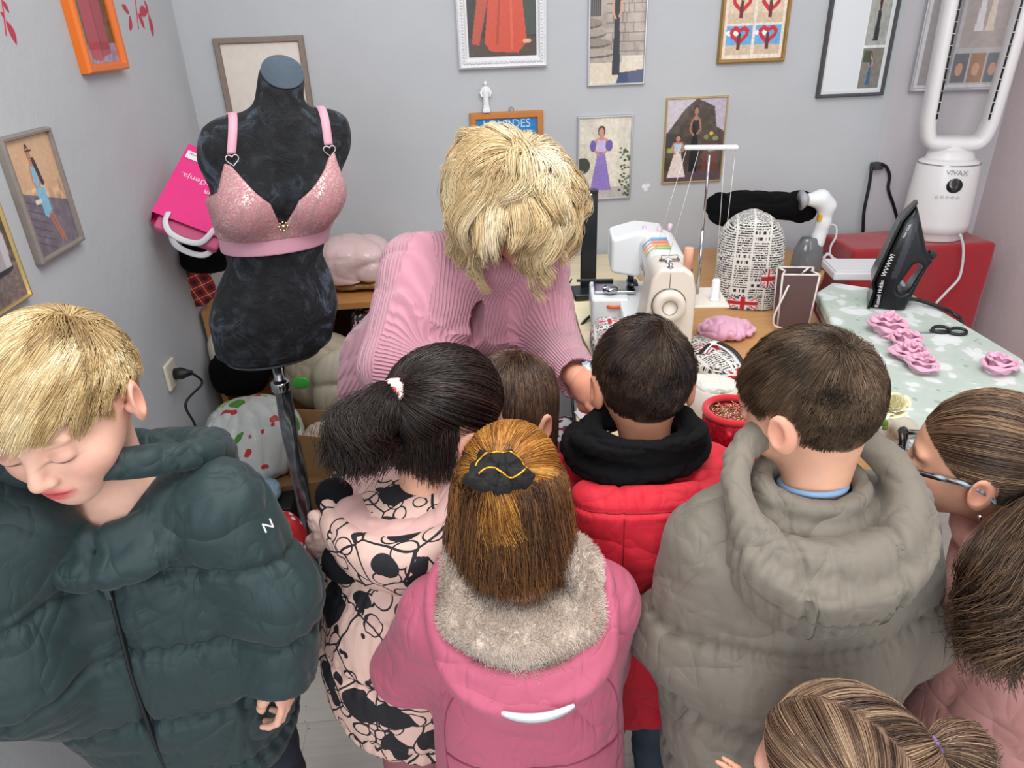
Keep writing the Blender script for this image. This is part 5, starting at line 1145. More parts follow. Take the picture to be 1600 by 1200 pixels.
def furniture():
    L = [D_(893, 440), D_(897, 480), D_(908, 520), D_(925, 560), D_(915, 600), D_(900, 640), D_(903, 672)]; L = [(p[0], p[1]) for p in L]; L[0] = (L[0][0], 2.66)
    S = [tuple(p[:2]) for p in spline(np.array([(x, y, 0) for x, y in L]), 5)]; xm = .64
    a = D_(1438, 784); right = [(a[0], a[1]), (1.10, 2.0), (1.30, 2.30), (1.30, 2.66)]
    t = thing('desk', 'wood desk tinted pale with painted daylight and with a curved left edge under the sewing machine', 'desk', (.5, 1.9, 0)); pale = wood('desk_daylit', '#d6c6a4'); mt = mat('leg_white', '#d6d8dc', .4)  # wood colour paled to carry the daylight on this side
    pts = [(x - .5, y - 1.9) for x, y in S] + [(.36 - .5, 1.22 - 1.9), (xm - .5, 1.22 - 1.9), (xm - .5, 2.66 - 1.9)]
    MB().prism(pts, ZD - .025, ZD).o('tabletop', pale, t, smooth=False, bevel=.002)
    for x, y in ((-.02, .70), (.10, .70), (-.02, -.5), (.10, -.5)): MB().box((x, y, (ZD - .025) / 2), (.04, .04, ZD - .025)).o('leg', mt, t, bevel=.003)
    t = thing('desk', 'wood desk tinted warmer away from the daylight with plywood front edge beside the padded pressing table', 'desk', (.85, 1.8, 0)); orange = wood('desk_off_daylight', '#c2935e')  # orange tint carries the different lighting on this side of the desk
    pts = [(xm + .002, a[1]), *right, (xm + .002, 2.66)]; MB().prism([(x - .85, y - 1.8) for x, y in pts], ZD - .024, ZD).o('tabletop', orange, t, smooth=False, bevel=.001)
    ed = MB()
    for i, z in enumerate((.004, .010, .016, .022)): ed.box(((xm + a[0]) / 2 - .85, a[1] - 1.8 - .0008, ZD - z), (a[0] - xm - .004, .0016, .0022))
    ed.o('edge_banding', mat('ply_dark', '#8a5a30', .6), t, smooth=False)
    for x, y in ((a[0] - .03, a[1] + .03), (xm + .04, a[1] + .03), (1.25, 2.6), (xm + .04, 2.6)): MB().box((x - .85, y - 1.8, (ZD - .024) / 2), (.04, .04, ZD - .024)).o('leg', mt, t, bevel=.003)
    # padded pressing table with floral cover
    q = [at(1376, 655, Z=ZB), at(1427, 716, Z=ZB), at(1640, 640, Z=ZB), at(1600, 560, Z=ZB), at(1475, 486, Z=ZB), at(1425, 458, Z=ZB), at(1300, 440, Z=ZB), at(1276, 455, Z=ZB)]
    q = [p[:2] for p in q]; c = np.mean(q, 0); t = thing('pressing_table', 'padded pressing table with a pale green floral cloth cover', 'table', (c[0], c[1], 0))
    m = mat('floral_cover', '#b9c2b8', .85, spec=.2, bump=[(8, .004, 3), (60, .001, 3)]); n = NT(m); co = n.coord(); wv = n.n('TexNoise'); wv.inputs['Scale'].default_value = 6; n.l(co, wv.inputs['Vector']); sc = n.n('VectorMath', operation='SCALE'); n.l(wv.outputs['Color'], sc.inputs[0]); sc.inputs['Scale'].default_value = .10
    ad = n.n('VectorMath', operation='ADD'); n.l(co, ad.inputs[0]); n.l(sc.outputs[0], ad.inputs[1]); vo = n.n('TexVoronoi', feature='F1'); vo.inputs['Scale'].default_value = 11; n.l(ad.outputs[0], vo.inputs['Vector']); v2 = n.n('TexVoronoi', feature='F1'); v2.inputs['Scale'].default_value = 34; n.l(ad.outputs[0], v2.inputs['Vector'])
    dd = n.math('ADD', vo.outputs['Distance'], n.math('MULTIPLY', v2.outputs['Distance'], .5)); c1 = n.ramp(dd, [(0, lin('#e2e6e7')), (.62, lin('#d2d9d8')), (.66, lin('#bcc6bf')), (.9, lin('#b2bfb6'))]); dk = n.math('MULTIPLY', n.math('LESS_THAN', v2.outputs['Distance'], .22), n.math('GREATER_THAN', vo.outputs['Distance'], .60)); n.l(n.mix(n.math('MULTIPLY', dk, .7), c1, lin('#8e9a94')), n.b.inputs['Base Color'])
    MB().prism([tuple(p - c) for p in q], ZB - .035, ZB).o('cover', m, t, bevel=.010)
    MB().prism([tuple((p - c) * .97) for p in q], ZB - .055, ZB - .034).o('board', mat('board_grey', '#8f9296', .6), t, smooth=False)
    for p in (q[1] * .9 + c * .1, q[2] * .9 + c * .1, q[5] * .9 + c * .1, q[6] * .9 + c * .1): MB().tube([(p[0] - c[0], p[1] - c[1], 0), (p[0] - c[0], p[1] - c[1], ZB - .05)], .014, 12).o('leg', mt, t)
    # measuring tape along its edge
    a = at(1378, 657, Z=ZB + .001); b = at(1428, 716, Z=ZB + .001); pic = Pic(120, 10, '#9fa6ad'); [pic.rect(i / 40 + .004, 0, i / 40 + .010, .5 if i % 5 else .9, '#2b2e33') for i in range(40)]
    u = unit(b - a); w_ = np.array([-u[1], u[0], 0]) * .018; V, F, C = pic.mesh(1, 1); P_ = a + (V[:, :1] + .5) * (b - a) + (V[:, 2:] + .5) * w_; wobj('measuring_tape', 'grey measuring tape lying along the pressing table edge', 'tape', P_ + [0, 0, .001], F, mat('print_glossy', vc=True, rough=.35, coat=.6), col=C, solid=.001, smooth=False)
    # red cloth covered stand
    r0, r1, yf, yb_, zt = 1.425, 1.965, 2.345, 2.585, .893; t = thing('covered_stand', 'stand draped in red cloth carrying the white tower fan', 'stand', ((r0 + r1) / 2, (yf + yb_) / 2, 0)); hx, hy = (r1 - r0) / 2, (yb_ - yf) / 2
    V, F = snet(lambda p: np.maximum(np.maximum(np.abs(p[:, 0]) - hx, np.abs(p[:, 1]) - hy), np.abs(p[:, 2] - zt / 2 - .01) - zt / 2 + .01), (-hx - .05, -hy - .05, -.03), (hx + .05, hy + .05, zt + .05), .011)
    N = vnormals(V, F); low = np.clip((zt - .03 - V[:, 2]) / .4, 0, 1); V = V + N * (.010 * low * np.sin(V[:, 0] * 30 + V[:, 1] * 36 + 2 * vn(V * [1, 1, .2], 5)) + .004 * fbm(V, 8, 3))[:, None] * np.array([1, 1, .3]); obj('cloth', V, F, mat('cloth_red', '#9c1420', .8, sheen=.3, bump=[(14, .004, 3)]), t)

def sewing_machine():
    o = D_(1040, 640); c = np.array([.520, 1.60, ZD]); ax = at(1032, 372, Z=1.11) - at(1055, 420, Z=1.11); ang = math.atan2(ax[1], ax[0]) - PI / 2          # long axis runs away from the camera
    t = thing('overlock_sewing_machine', 'cream overlock sewing machine with a round handwheel towards the camera', 'sewing machine', c, ang)
    cr = mat('machine_cream', '#ddd5c9', .35, spec=.5); wh = mat('machine_white', '#e4e8ea', .3); ch = mat('chrome', '#b9bdc2', .15, 1); bk = mat('black_plastic', '#17191c', .4)
    # body: tapering column by the handwheel, arm on top, head at the far end, base along the floor
    def sec(pts, y0, y1, sc0=(1, 1), sc1=(1, 1)):
        n = len(pts); cx = sum(p[0] for p in pts) / n; V = [(x, y0, z) for x, z in pts] + [(x, y1, z) for x, z in pts]
        return V, [tuple(range(n)), tuple(range(n, 2 * n))[::-1]] + [(i, i + n, (i + 1) % n + n, (i + 1) % n) for i in range(n)]
    col = [(-.085, 0), (.062, 0), (.062, .215), (.052, .262), (.030, .276), (-.030, .276), (-.048, .25), (-.060, .16)]
    MB().add(*sec(col, 0, .13)).o('body', cr, t, bevel=.010)
    MB().add(*sec([(-.045, .175), (.060, .175), (.055, .262), (.030, .274), (-.030, .276), (-.046, .25)], .12, .38)).o('arm', wh, t, bevel=.010)
    MB().add(*sec([(-.125, .165), (-.045, .150), (.02, .20), (.03, .275), (-.05, .285), (-.125, .265)], .31, .45)).o('head', wh, t, bevel=.012)
    b = MB(); b.add(*sec([(-.180, .015), (-.070, .015), (-.07, .105), (-.180, .105)], .26, .43)); b.o('front_cover', wh, t, bevel=.010)
    MB().add(*sec([(-.10, .0), (.06, 0), (.06, .10), (-.10, .10)], .10, .44)).o('base', wh, t, bevel=.008)
    MB().box((-.11, .35, .110), (.12, .10, .008)).o('needle_plate', ch, t, bevel=.002)
    MB().box((-.165, .39, .118), (.11, .012, .006)).o('cloth_guide', bk, t, bevel=.001)
    MB().lathe([(.020, 0), (.022, .004), (.022, .012), (.018, .016)], (-.125, .305, .112), 24).o('knob', ch, t)
    MB().box((-.062, .36, .14), (.016, .03, .05)).box((-.058, .345, .125), (.03, .05, .006)).tube([(-.062, .35, .10), (-.062, .35, .20)], .004, 8).o('presser_foot', mat('steel_dark', '#4f555b', .3, .9), t)
    # handwheel on the near face
    R_ = Rx(PI / 2)
    h = MB().lathe([(.018, -.004), (.036, -.004), (.040, .004), (.040, .018), (.036, .024), (.020, .026), (.018, .022), (.0, .022)], (-.004, 0, .185), 48, R_).o('handwheel', cr, t, bevel=0)
    MB().tube([(-.004 + .0175 * math.cos(a), -.0262, .185 + .0175 * math.sin(a)) for a in np.linspace(0, 2 * PI, 32, endpoint=False)], .0007, 5, closed=True).tube([(-.004 + .0415 * math.cos(a), -.0022, .185 + .0415 * math.sin(a)) for a in np.linspace(0, 2 * PI, 40, endpoint=False)], .0012, 5, closed=True).o('seam', mat('seam_dark', '#5d5a56', .6), h)
    sm = mat('seam_dark', '#5d5a56', .6)
    lb = [(-.052, .01), (-.050, .085), (-.042, .098), (.040, .098), (.050, .085), (.052, .01)]; MB().tube([(x, -.0006, z) for x, z in spline(np.array([(x, z, 0) for x, z in lb]), 5)[:, :2]], .0008, 5).o('panel_line', sm, t); MB().tube([(-.004, -.0006, .143), (-.004, -.0006, .122)], .0008, 5).tube([(-.004 + .007 * math.cos(a), -.0006, .115 + .007 * math.sin(a)) for a in np.linspace(0, 2 * PI, 20, endpoint=False)], .0008, 5, closed=True).o('keyhole_line', sm, t); MB().tube([(-.004, -.0006, .265), (-.004, -.0006, .228)], .0008, 5).o('thread_line', sm, t)
    # colour-banded tension covers, guides and bars on top
    for i, c_ in enumerate(('#6f9fc0', '#d98a7a', '#d9a06a', '#9ab07a')): MB().tube([(-.046 + .003, .255 - i * .028, .20), (-.040, .255 - i * .028, .262), (-.02, .255 - i * .028, .279), (.02, .255 - i * .028, .279)], .0045, 8).o('tension_guide', mat('guide_' + c_[1:], c_, .4), t)
    g = MB(); g.box((0, .06, .280), (.050, .006, .006)); g.tube([(-.02, .06, .284), (-.02, .06, .292), (.02, .06, .292), (.02, .06, .284)], .0015, 6); g.lathe([(.007, 0), (.007, .004), (.003, .006), (.003, .012)], (-.005, .05, .276), 16); g.o('thread_guide', ch, t); MB().lathe([(.008, 0), (.008, .003), (.004, .005), (.006, .011), (.002, .014)], (-.004, .012, .274), 16).o('thread_guide', ch, t)
    for i in range(3): MB().lathe([(.0065, 0), (.0065, .018), (.003, .020)], ((.045, .01, -.03)[i], (.37, .34, .35)[i], .272), 14).o('spool_cap', mat('cap_clear_pink', ('#d8bcd0', '#e2e2e6', '#d8bcd0')[i], .3), t)
    # vents and side panel (right side)
    v = MB(); [v.box((.0625, .06, .10 + i * .012), (.003, .07, .0045)) for i in range(9)]; v.o('vent', mat('vent_dark', '#4a4846', .6), t, smooth=False)
    # spool tray on the right and spools
    tr = MB().add(*sec([(.062, .165), (.150, .165), (.150, .173), (.062, .173)], .02, .16)).o('spool_tray', cr, t, bevel=.003)
    MB().lathe([(.013, 0), (.013, .004), (.010, .006), (.0105, .050), (.008, .056)], (.120, .06, .173), 20).o('spool_pin', wh, t)
    # telescopic thread stand
    MB().tube([(.085, .11, .17), (.085, .11, .34)], .0045, 10).tube([(.085, .11, .34), (.085, .11, .53)], .0032, 10).o('thread_pole', ch, t)
    r = MB(); r.add(*sec([(-.012 + .085, .530), (.085 + .012, .530), (.085 + .012, .534), (.085 - .012, .534)], .105, .115)); r.o('pole_cap', ch, t)
    MB().box((.087, .11, .538), (.125, .022, .010), rz=-.10).o('guide_bar', mat('bar_milky', '#d5d8dc', .35), t, bevel=.004)
    # threads
    th = MB()
    for x, z, e in ((.03, .536, (-.03, .10, .29)), (.06, .536, (-.005, .05, .285)), (.12, .536, (.118, .06, .23)), (.145, .536, (.135, .08, .175))): th.tube([(x, .11, z), e], .0005, 4)
    th.o('thread', mat('thread_white', '#e4e0dc', .6), t)
    # thread spool standing on the machine
    s = at(1082, 424, Z=1.105); tt = thing('thread_spool', 'peach thread spool standing on the overlock machine', 'spool', (c[0] + .044, c[1] + .022, ZD + .262))
    MB().lathe([(.011, 0), (.011, .052), (.009, .054)], (0, 0, .004), 24).o('thread', mat('thread_peach', '#e0a58c', .6, bump=(900, .0006)), tt); MB().lathe([(.013, 0), (.013, .003)], (0, 0, 0), 24).o('spool', bk, tt)

def rosette(name, label, c, r, m, group=None, seed=0, tilt=0):
    """a rose folded from a fabric ribbon"""
    mb = MB(); rg = np.random.default_rng(int(seed * 10)); V = []; F = []; n = 130; K = 7
    for i in range(n):
        s = i / (n - 1); a = s * 2 * PI * 3.1 + seed; rr = r * (.10 + .80 * s); hgt = r * (1.15 - .50 * s); wv = .16 * r * math.sin(a * 2.3 + seed) + .08 * r * math.sin(a * 5.1)
        for j in range(K):
            v = j / (K - 1); x = rr + (v - .35) * r * .30 * (1 + .5 * s) + wv * v; z = hgt * math.sin(v * PI * .62 + .05) * 1.0 - .25 * r * s * v * v + .07 * r * math.sin(a * 6 + j); V.append((x * math.cos(a + v * .25), x * math.sin(a + v * .25), max(z, .002)))
        if i: F += [((i - 1) * K + j, (i - 1) * K + j + 1, i * K + j + 1, i * K + j) for j in range(K - 1)]
    V = np.array(V) * [1, 1, 1.0]; V = V @ Ry(tilt).T + np.array(c); V[:, 2] -= min(0, V[:, 2].min() - c[2]); return wobj(name, label, 'fabric rose', V, F, m, group=group, solid=.002, subsurf=1)

def blob(name, label, cat, c, r, m, amp=.02, f=6, st_=(1, 1, 1), n=2.4, h=.007, seed=0, rz=0, floor=None, group=None, newsflags=None, R=None, parent=None, col=None, sharp=0):
    """soft heap of cloth or a filled bag"""
    c = np.array(c, float); r = np.array(r, float); Rm = Rz(rz) if R is None else R
    def g(p):
        q = (p - c) @ Rm; k = ((np.abs(q / r) ** n).sum(1)) ** (1 / n); d = (k - 1) * r.min(); d = d + amp * .8 * fbm(q + seed, f * .5, 2, seed)
        return d if floor is None else smax(d, floor - p[:, 2], .008)
    e = np.abs(Rm) @ r + amp * 2 + .03; V, F = snet(g, c - e, c + e, h); V = folds(relax(V, F, 1), F, amp, f, st_, seed); V = relax(V, F, 1, .3)
    if floor is not None: V[:, 2] = np.maximum(V[:, 2], floor + .0005)
    if newsflags is not None:
        q = (V - c) @ Rm; N = vnormals(V, F) @ Rm; uv = np.stack([np.where(np.abs(N[:, 0]) > .75, q[:, 1], q[:, 0]), np.where(np.abs(N[:, 2]) > .8, q[:, 1], q[:, 2])], 1); return newsobj(name, label, cat, V, F, uv, newsflags)
    return wobj(name, label, cat, V, F, m, group=group, col=col(V) if col else None)

def desk_things():
    bk = mat('black_plastic', '#17191c', .4); wh = mat('machine_white', '#e4e8ea', .3); ch = mat('chrome', '#b9bdc2', .15, 1)
    # domed newsprint machine cover
    b = D_(1168, 478); c = np.array([b[0] + .005, b[1] + .04, ZD]); hw, hd, hh = .098, .085, .285
    def g(p):
        q = (p - c) @ Rz(-.35); z = q[:, 2]; w = hw * np.sqrt(np.clip(1 - np.clip((z - .16) / (hh - .16), 0, 1) ** 2.6, 0, 1)) + .001
        d = np.maximum(((np.abs(q[:, 0]) / np.maximum(w, .02)) ** 3 + (np.abs(q[:, 1]) / hd) ** 3) ** (1 / 3) - 1, -1) * .07; return smax(smax(d, z - hh + .2 * q[:, 0] ** 2 / hw, .03), .001 - z, .004)
    V, F = snet(g, c - [.17, .17, .02], c + [.17, .17, .33], .003); V = relax(V, F, 2); V = folds(V, F, .004, 12, (1, 1, .5), 4); V[:, 2] = np.maximum(V[:, 2], ZD + .0005)
    q = (V - c) @ Rz(-.35); N = vnormals(V, F) @ Rz(-.35); uv = np.stack([np.where(np.abs(N[:, 0]) > .8, q[:, 1] + .02, q[:, 0]), np.where(N[:, 2] > .75, q[:, 1] * -1 + .23, q[:, 2])], 1)
    newsobj('machine_cover', 'tall domed newspaper print cover under the black cloth roll', 'cover', V, F, uv, [(.055, .105, .020, .030), (-.01, .025, .045, .020)])
    # flat newsprint pouches left and right of the machine
    a = D_(955, 545); blob('cloth_pouch', 'newspaper print pouch lying on the pale desk left of the machine', 'pouch', (a[0] + .00, a[1] + .0, ZD + .03), (.065, .12, .045), None, .006, 10, floor=ZD, h=.003, newsflags=[(-.005, .03, .035, .022), (.0, -.05, .03, .02)], seed=3, rz=-.15)
    a = D_(1118, 590); blob('cloth_pouch', 'newspaper print pouch with a flag lying right of the machine', 'pouch', (a[0] - .005, a[1] + .05, ZD + .028), (.062, .115, .036), None, .005, 10, floor=ZD, h=.003, newsflags=[(.012, .0, .040, .026)], seed=6, rz=.25)
    # black cloth roll
    p0, p1 = at(1120, 322, D=2.36), at(1256, 322, D=2.52); ax = frame(p1 - p0, (0, 0, 1)); L_ = np.linalg.norm(p1 - p0)
    def g2(p):
        q = (p - p0) @ ax; y = q[:, 1]; r = .054 + .004 * np.sin(y * 20); d = np.hypot(q[:, 0] / 1.35, q[:, 2] + .012 * np.exp(-((y - .05) / .05) ** 2)) - r; return smax(smax(d, y - L_, .02), -y, .02)
    V, F = snet(g2, np.minimum(p0, p1) - .13, np.maximum(p0, p1) + .13, .005); V = folds(relax(V, F, 1), F, .014, 9, (.5, .35, 2.2), 5); wobj('cloth_roll', 'roll of black cloth resting on the domed newspaper print cover', 'cloth', V, F, mat('cloth_black', '#08090b', .95, spec=.15))
    # hand steamer
    b = D_(1258, 425); t = thing('garment_steamer', 'white handheld garment steamer with a yellow button and clear tank', 'steamer', (b[0] + .02, b[1] + .02, ZD), .0); gr = mat('steamer_grey', '#a9acb2', .4)
    MB().lathe([(.046, 0), (.050, .008), (.044, .08), (.030, .115), (.026, .12)], (-.01, 0, .0), 28, None, 1.15, .8).o('tank', mat('tank_clear', '#8d9298', .12, trans=.55, coat=.5), t)
    V, F = snet(lambda p: smin(chain(p, [(.015, 0, .10), (.028, 0, .17), (.030, 0, .225)], [.026, .021, .026], .02), smin(rc(p, (.03, 0, .225), (.005, 0, .250), .028, .028), rc(p, (.005, 0, .250), (-.03, 0, .250), .028, .022), .02), .02), (-.11, -.06, .05), (.09, .06, .31), .003); obj('handle', V, F, wh, t)
    MB().lathe([(.020, 0), (.030, .015), (.034, .02)], (-.045, 0, .250), 20, Ry(-PI / 2)).o('nozzle', gr, t); MB().box((.004, -.014, .19), (.012, .014, .022), R=Ry(.1)).o('button', mat('button_yellow', '#d9a21c', .4), t, bevel=.003)
    # small dark paper bag with white piping
    b = D_(1243, 512); t = thing('gift_bag', 'small dark brown paper bag with white edges and cord handles', 'bag', (b[0], b[1] + .035, ZD), -.22); br = mat('bag_brown', '#5c4646', .7); wp = mat('piping_white', '#dfd9d4', .7); hx, hy, H_ = .050, .034, .160
    m = MB()
    for (x0, y0), (x1, y1) in (((-hx, -hy), (hx, -hy)), ((hx, -hy), (hx, hy)), ((hx, hy), (-hx, hy)), ((-hx, hy), (-hx, -hy))):
        mx, my = (x0 + x1) / 2, (y0 + y1) / 2; k = .72 if x0 == x1 else 1; V = [(x0 * .86, y0 * .9, 0), (x1 * .86, y1 * .9, 0), (x1, y1, H_), (mx * k, my, H_ * .99), (x0, y0, H_), (mx * k * .9, my, H_ * .4)]; m.add(V, [(0, 1, 5), (1, 2, 3, 5), (5, 3, 4, 0)])
    m.add([(-hx * .86, -hy * .9, .001), (hx * .86, -hy * .9, .001), (hx * .86, hy * .9, .001), (-hx * .86, hy * .9, .001)], [(0, 1, 2, 3)]); m.o('bag_body', br, t, smooth=False, solid=.002)
    e = MB(); rim = [(-hx, -hy, H_), (0, -hy, H_), (hx, -hy, H_), (hx * .72, 0, H_), (hx, hy, H_), (0, hy, H_), (-hx, hy, H_), (-hx * .72, 0, H_)]
    for i in range(8): e.tube([rim[i], rim[(i + 1) % 8]], .0028, 6)
    for sx, sy in ((-1, -1), (1, -1), (1, 1), (-1, 1)): e.tube([(sx * hx * .86, sy * hy * .9, .002), (sx * hx, sy * hy, H_)], .0028, 6)
    e.o('edging', wp, t); MB().tube(spline([(-.030, -hy - .003, .13), (-.045, -hy - .02, .10), (-.062, -hy - .025, .05), (-.058, -hy - .02, .015), (-.03, -hy - .016, .004)], 6), .003, 8).tube(spline([(.02, hy, .14), (.03, hy - .02, .165), (.015, hy - .03, .155)], 6), .003, 8).o('handle', wp, t)
    # pink cloth scrap
    pk = mat('satin_pink', '#e2a9c4', .45, sheen=.3, var=(20, .06)); a = D_(1140, 520); blob('cloth_scrap', 'crumpled pink satin cloth behind the right pouch', 'cloth', (a[0], a[1], ZD + .018), (.085, .085, .034), pk, .022, 11, st_=(2.2, .7, 1), floor=ZD, h=.003, seed=9, n=2)
    # fabric roses on the pressing table
    G = 'pink fabric roses on the pressing table'; zb = ZB + .001
    for i, (x, y, r, lab) in enumerate(((1384, 520, .048, 'pink fabric rose at the top of the heap of roses'), (1412, 543, .042, 'pink fabric rose second from the top of the heap of roses'), (1420, 560, .038, 'pink fabric rose third from the top of the heap'), (1437, 577, .036, 'pink fabric rose at the lower end of the heap'), (1556, 580, .040, 'single pink fabric rose lying apart on the right'))):
        p = at(x, y, Z=zb); rosette('fabric_rose', lab, (p[0], p[1], zb), r, pk, G, i * 1.7)
    # black scissors
    p = at(1452, 520, Z=zb); t = thing('scissors', 'small black handled scissors beside the pink fabric roses', 'scissors', (p[0], p[1], zb), -.15)
    for s_, cx in ((1, .030), (-1, .066)): MB().tube([(cx + .020 * math.cos(a), .006 * s_ + .012 * math.sin(a), .006 + .004 * math.sin(a)) for a in np.linspace(0, 2 * PI, 24, endpoint=False)], .0042, 8, closed=True).tube([(0, 0, .005), (cx - .018, .005 * s_, .006)], .004, 8).o('handle', bk, t)
    MB().add([(0, -.004, .003), (0, .004, .003), (-.055, 0, .003), (0, 0, .006)], [(0, 1, 2), (0, 2, 3), (1, 3, 2), (0, 3, 1)]).o('blade', ch, t, smooth=False)
    # iron standing on its heel
    p = at(1396, 482, Z=zb); t = thing('steam_iron', 'black steam iron standing upright on the pressing table', 'iron', (p[0] + .02, p[1] + .03, zb), -.50)
    ln = math.tan(.13); pl = [(-.058, .0), (-.052, .05), (-.060, .075), (-.022, .24), (.004, .278), (.012, .262), (.050, .165), (.072, .135), (.062, .118), (.052, .085), (.030, .0)]
    pl = [(x - .005, z) for x, z in pl]
    def poly2(x, z):
        d = np.full(len(x), 1e9); ins = np.zeros(len(x), bool); n_ = len(pl)
        for i in range(n_):
            a = np.array(pl[i]); b_ = np.array(pl[(i + 1) % n_]); e = b_ - a; tt = np.clip(((x - a[0]) * e[0] + (z - a[1]) * e[1]) / (e @ e), 0, 1); d = np.minimum(d, np.hypot(x - a[0] - tt * e[0], z - a[1] - tt * e[1])); ins ^= ((a[1] > z) != (b_[1] > z)) & (x < (b_[0] - a[0]) * (z - a[1]) / (b_[1] - a[1] + 1e-12) + a[0])
        return np.where(ins, -d, d)
    def half(x, z): return (.052 * np.sqrt(np.clip(1 - (np.clip(z, 0, .29) / .29) ** 2.2, 0, 1)) + .004) * np.clip(1 - .45 * np.clip((x + .0) / .07, 0, 1), .4, 1)
    def g3(q):
        x, z = q[:, 0], q[:, 2]; d = smax(poly2(x, z), np.abs(q[:, 1]) - half(x, z), .014); hole = np.min([rc(np.stack([x, 0 * x, z], 1), (.008, 0, .062), (.030, 0, .118), .016, .014)], 0); return smax(d, -hole, .008)
    V, F = snet(g3, (-.09, -.08, -.02), (.10, .08, .30), .003); V = relax(V, F, 1); vx = np.interp(V[:, 2], [0, .05, .24, .28], [-.035, -.035, -.004, .008]); cc = np.where(((V[:, 0] > vx) & (V[:, 0] < vx + .016) & (V[:, 2] > .09))[:, None], hexa('#30343b'), np.where((V[:, 0] > vx)[:, None], hexa('#15181c'), hexa('#08090b')))
    obj('body', V, F, mat('iron_plastic', vc=True, rough=.28, spec=.35), t, col=cc)
    sp = [(-.064, 0), (-.058, .05), (-.066, .075), (-.028, .24), (.0, .285)]; m = MB(); V = []; F = []
    for i, (x, z) in enumerate(sp): w = float(half(np.array([-.05]), np.array([z * .98]))[0]) + .003; V += [(x - .006, -w, z), (x - .006, w, z), (x + .001, w, z), (x + .001, -w, z)]; F += [(4 * i - 4, 4 * i - 3, 4 * i + 1, 4 * i), (4 * i - 3, 4 * i - 2, 4 * i + 2, 4 * i + 1), (4 * i - 2, 4 * i - 1, 4 * i + 3, 4 * i + 2), (4 * i - 1, 4 * i - 4, 4 * i, 4 * i + 3)] if i else [(0, 1, 2, 3)]
    obj('soleplate', V, F + [(16, 19, 18, 17)], mat('soleplate_black', '#0c0c0e', .25, .3), t, smooth=False)
    MB().box((.062, 0, .150), (.020, .030, .016), R=Ry(.5)).o('spray_cap', bk, t, bevel=.004); V, F = snet(lambda q: rc(q, (.0, -.004, .070), (.012, -.004, .058), .008, .006), (-.03, -.03, .03), (.03, .03, .1), .0025); obj('dial', V, F, mat('dial_white', '#c9c9cc', .3), t)
    lw = mat('lettering_white', '#d9dbe0', .5); w0 = np.array([math.cos(.10), -math.sin(.10), 0])
    def on_iron(name, s_, size, x, z, dx, dz):                                              # reading upwards along the near side
        u = unit(np.array([dx, 0, dz])); y = -float(half(np.array([x]), np.array([z]))[0]) - .0025; R0 = Rz(-.50); o_ = np.array([p[0] + .02, p[1] + .03, zb]) + R0 @ np.array([x, y, z]); nrm = np.array([0, -1., 0]); text(name, s_, size, lw, t, np.stack([R0 @ u, R0 @ np.cross(nrm, u), R0 @ nrm], 1), o_)
    on_iron('lettering', 'Russell Hobbs', .0135, -.047, .045, .0, 1); on_iron('lettering', 'WVWWI', .016, -.040, .125, .2, 1); on_iron('lettering', 'Steam Glide', .0085, -.014, .215, .28, 1)
    cd = MB().tube(spline([p + [.04, .02, .012], p + [.075, .02, .014], at(1478, 484, Z=zb + .006), at(1492, 492, Z=zb + .005), at(1502, 500, Z=zb - .02), at(1506, 520, Z=ZB - .15)], 6), .0055, 10); obj('cord', np.array(cd.V), cd.F, mat('cord_black', '#111214', .45), t, world=True)
    # white box and cables near the wall
    p = at(1352, 436, Z=ZB); t = thing('plastic_box', 'flat white plastic box lying behind the brown paper bag', 'box', (p[0] + .01, p[1] + .05, ZB), -.2); MB().box((0, 0, .013), (.20, .14, .026)).o('box', mat('white_matte', '#d6d6da', .5), t, bevel=.006); MB().box((0, 0, .028), (.19, .13, .004)).o('lid', mat('white_matte', '#d6d6da', .5), t, bevel=.002)
    b = MB(); q = [at(x, y, D=2.60) for x, y in ((1292, 366), (1296, 352), (1306, 354), (1306, 370), (1298, 385), (1298, 400), (1312, 408), (1325, 420))]; b.tube(spline(q, 6), .004, 8); q = [at(x, y, D=2.55) for x, y in ((1286, 410), (1292, 396), (1302, 404), (1300, 418), (1288, 416), (1284, 405), (1296, 398), (1306, 414), (1320, 420))]; b.tube(spline(q, 5), .004, 8); wobj('white_cable', 'tangled white cable with a hook against the back wall', 'cable', b.V, b.F, mat('cable_white', '#d0d0d4', .5))
    # black adaptor plug on the wall with two cables
    c = at(1366, 258, Y=YB); t = thing('wall_adaptor', 'black plug with two hanging cables on the back wall', 'plug', (c[0], YB, c[2])); MB().box((0, -.018, 0), (.038, .036, .026), rz=.3).o('plug', mat('plug_dark', '#3c3d42', .5), t, bevel=.004)
    for pts in (((1362, 262), (1358, 290), (1350, 330), (1348, 365), (1343, 395), (1338, 415)), ((1370, 256), (1384, 260), (1390, 275), (1388, 295), (1396, 320), (1403, 345))): v = MB().tube(spline([at(x, y, Y=YB - .03) for x, y in pts], 6), .0062, 8); obj('cable', np.array(v.V), v.F, mat('cord_black', '#111214', .45), t, world=True)
    # tower fan
    t = thing('tower_fan', 'tall white bladeless tower fan on the red cloth stand', 'fan', (1.785, 2.462, .895), -.42); fw = mat('fan_white', '#dcdadb', .3, spec=.5)
    MB().lathe([(.098, 0), (.102, .006), (.102, .03), (.112, .034), (.113, .06), (.109, .16), (.102, .262), (.097, .275), (.080, .285)], (0, 0, 0), 56, None, 1, .88).o('base', fw, t)
    MB().lathe([(.119, 0), (.1195, .003), (.119, .006)], (0, 0, .2), 56, None, 1, .88) ; MB().lathe([(.100, 0), (.1025, .001), (.1025, .003), (.100, .004)], (0, 0, .268), 56, None, 1, .88).o('chrome_ring', ch, t)
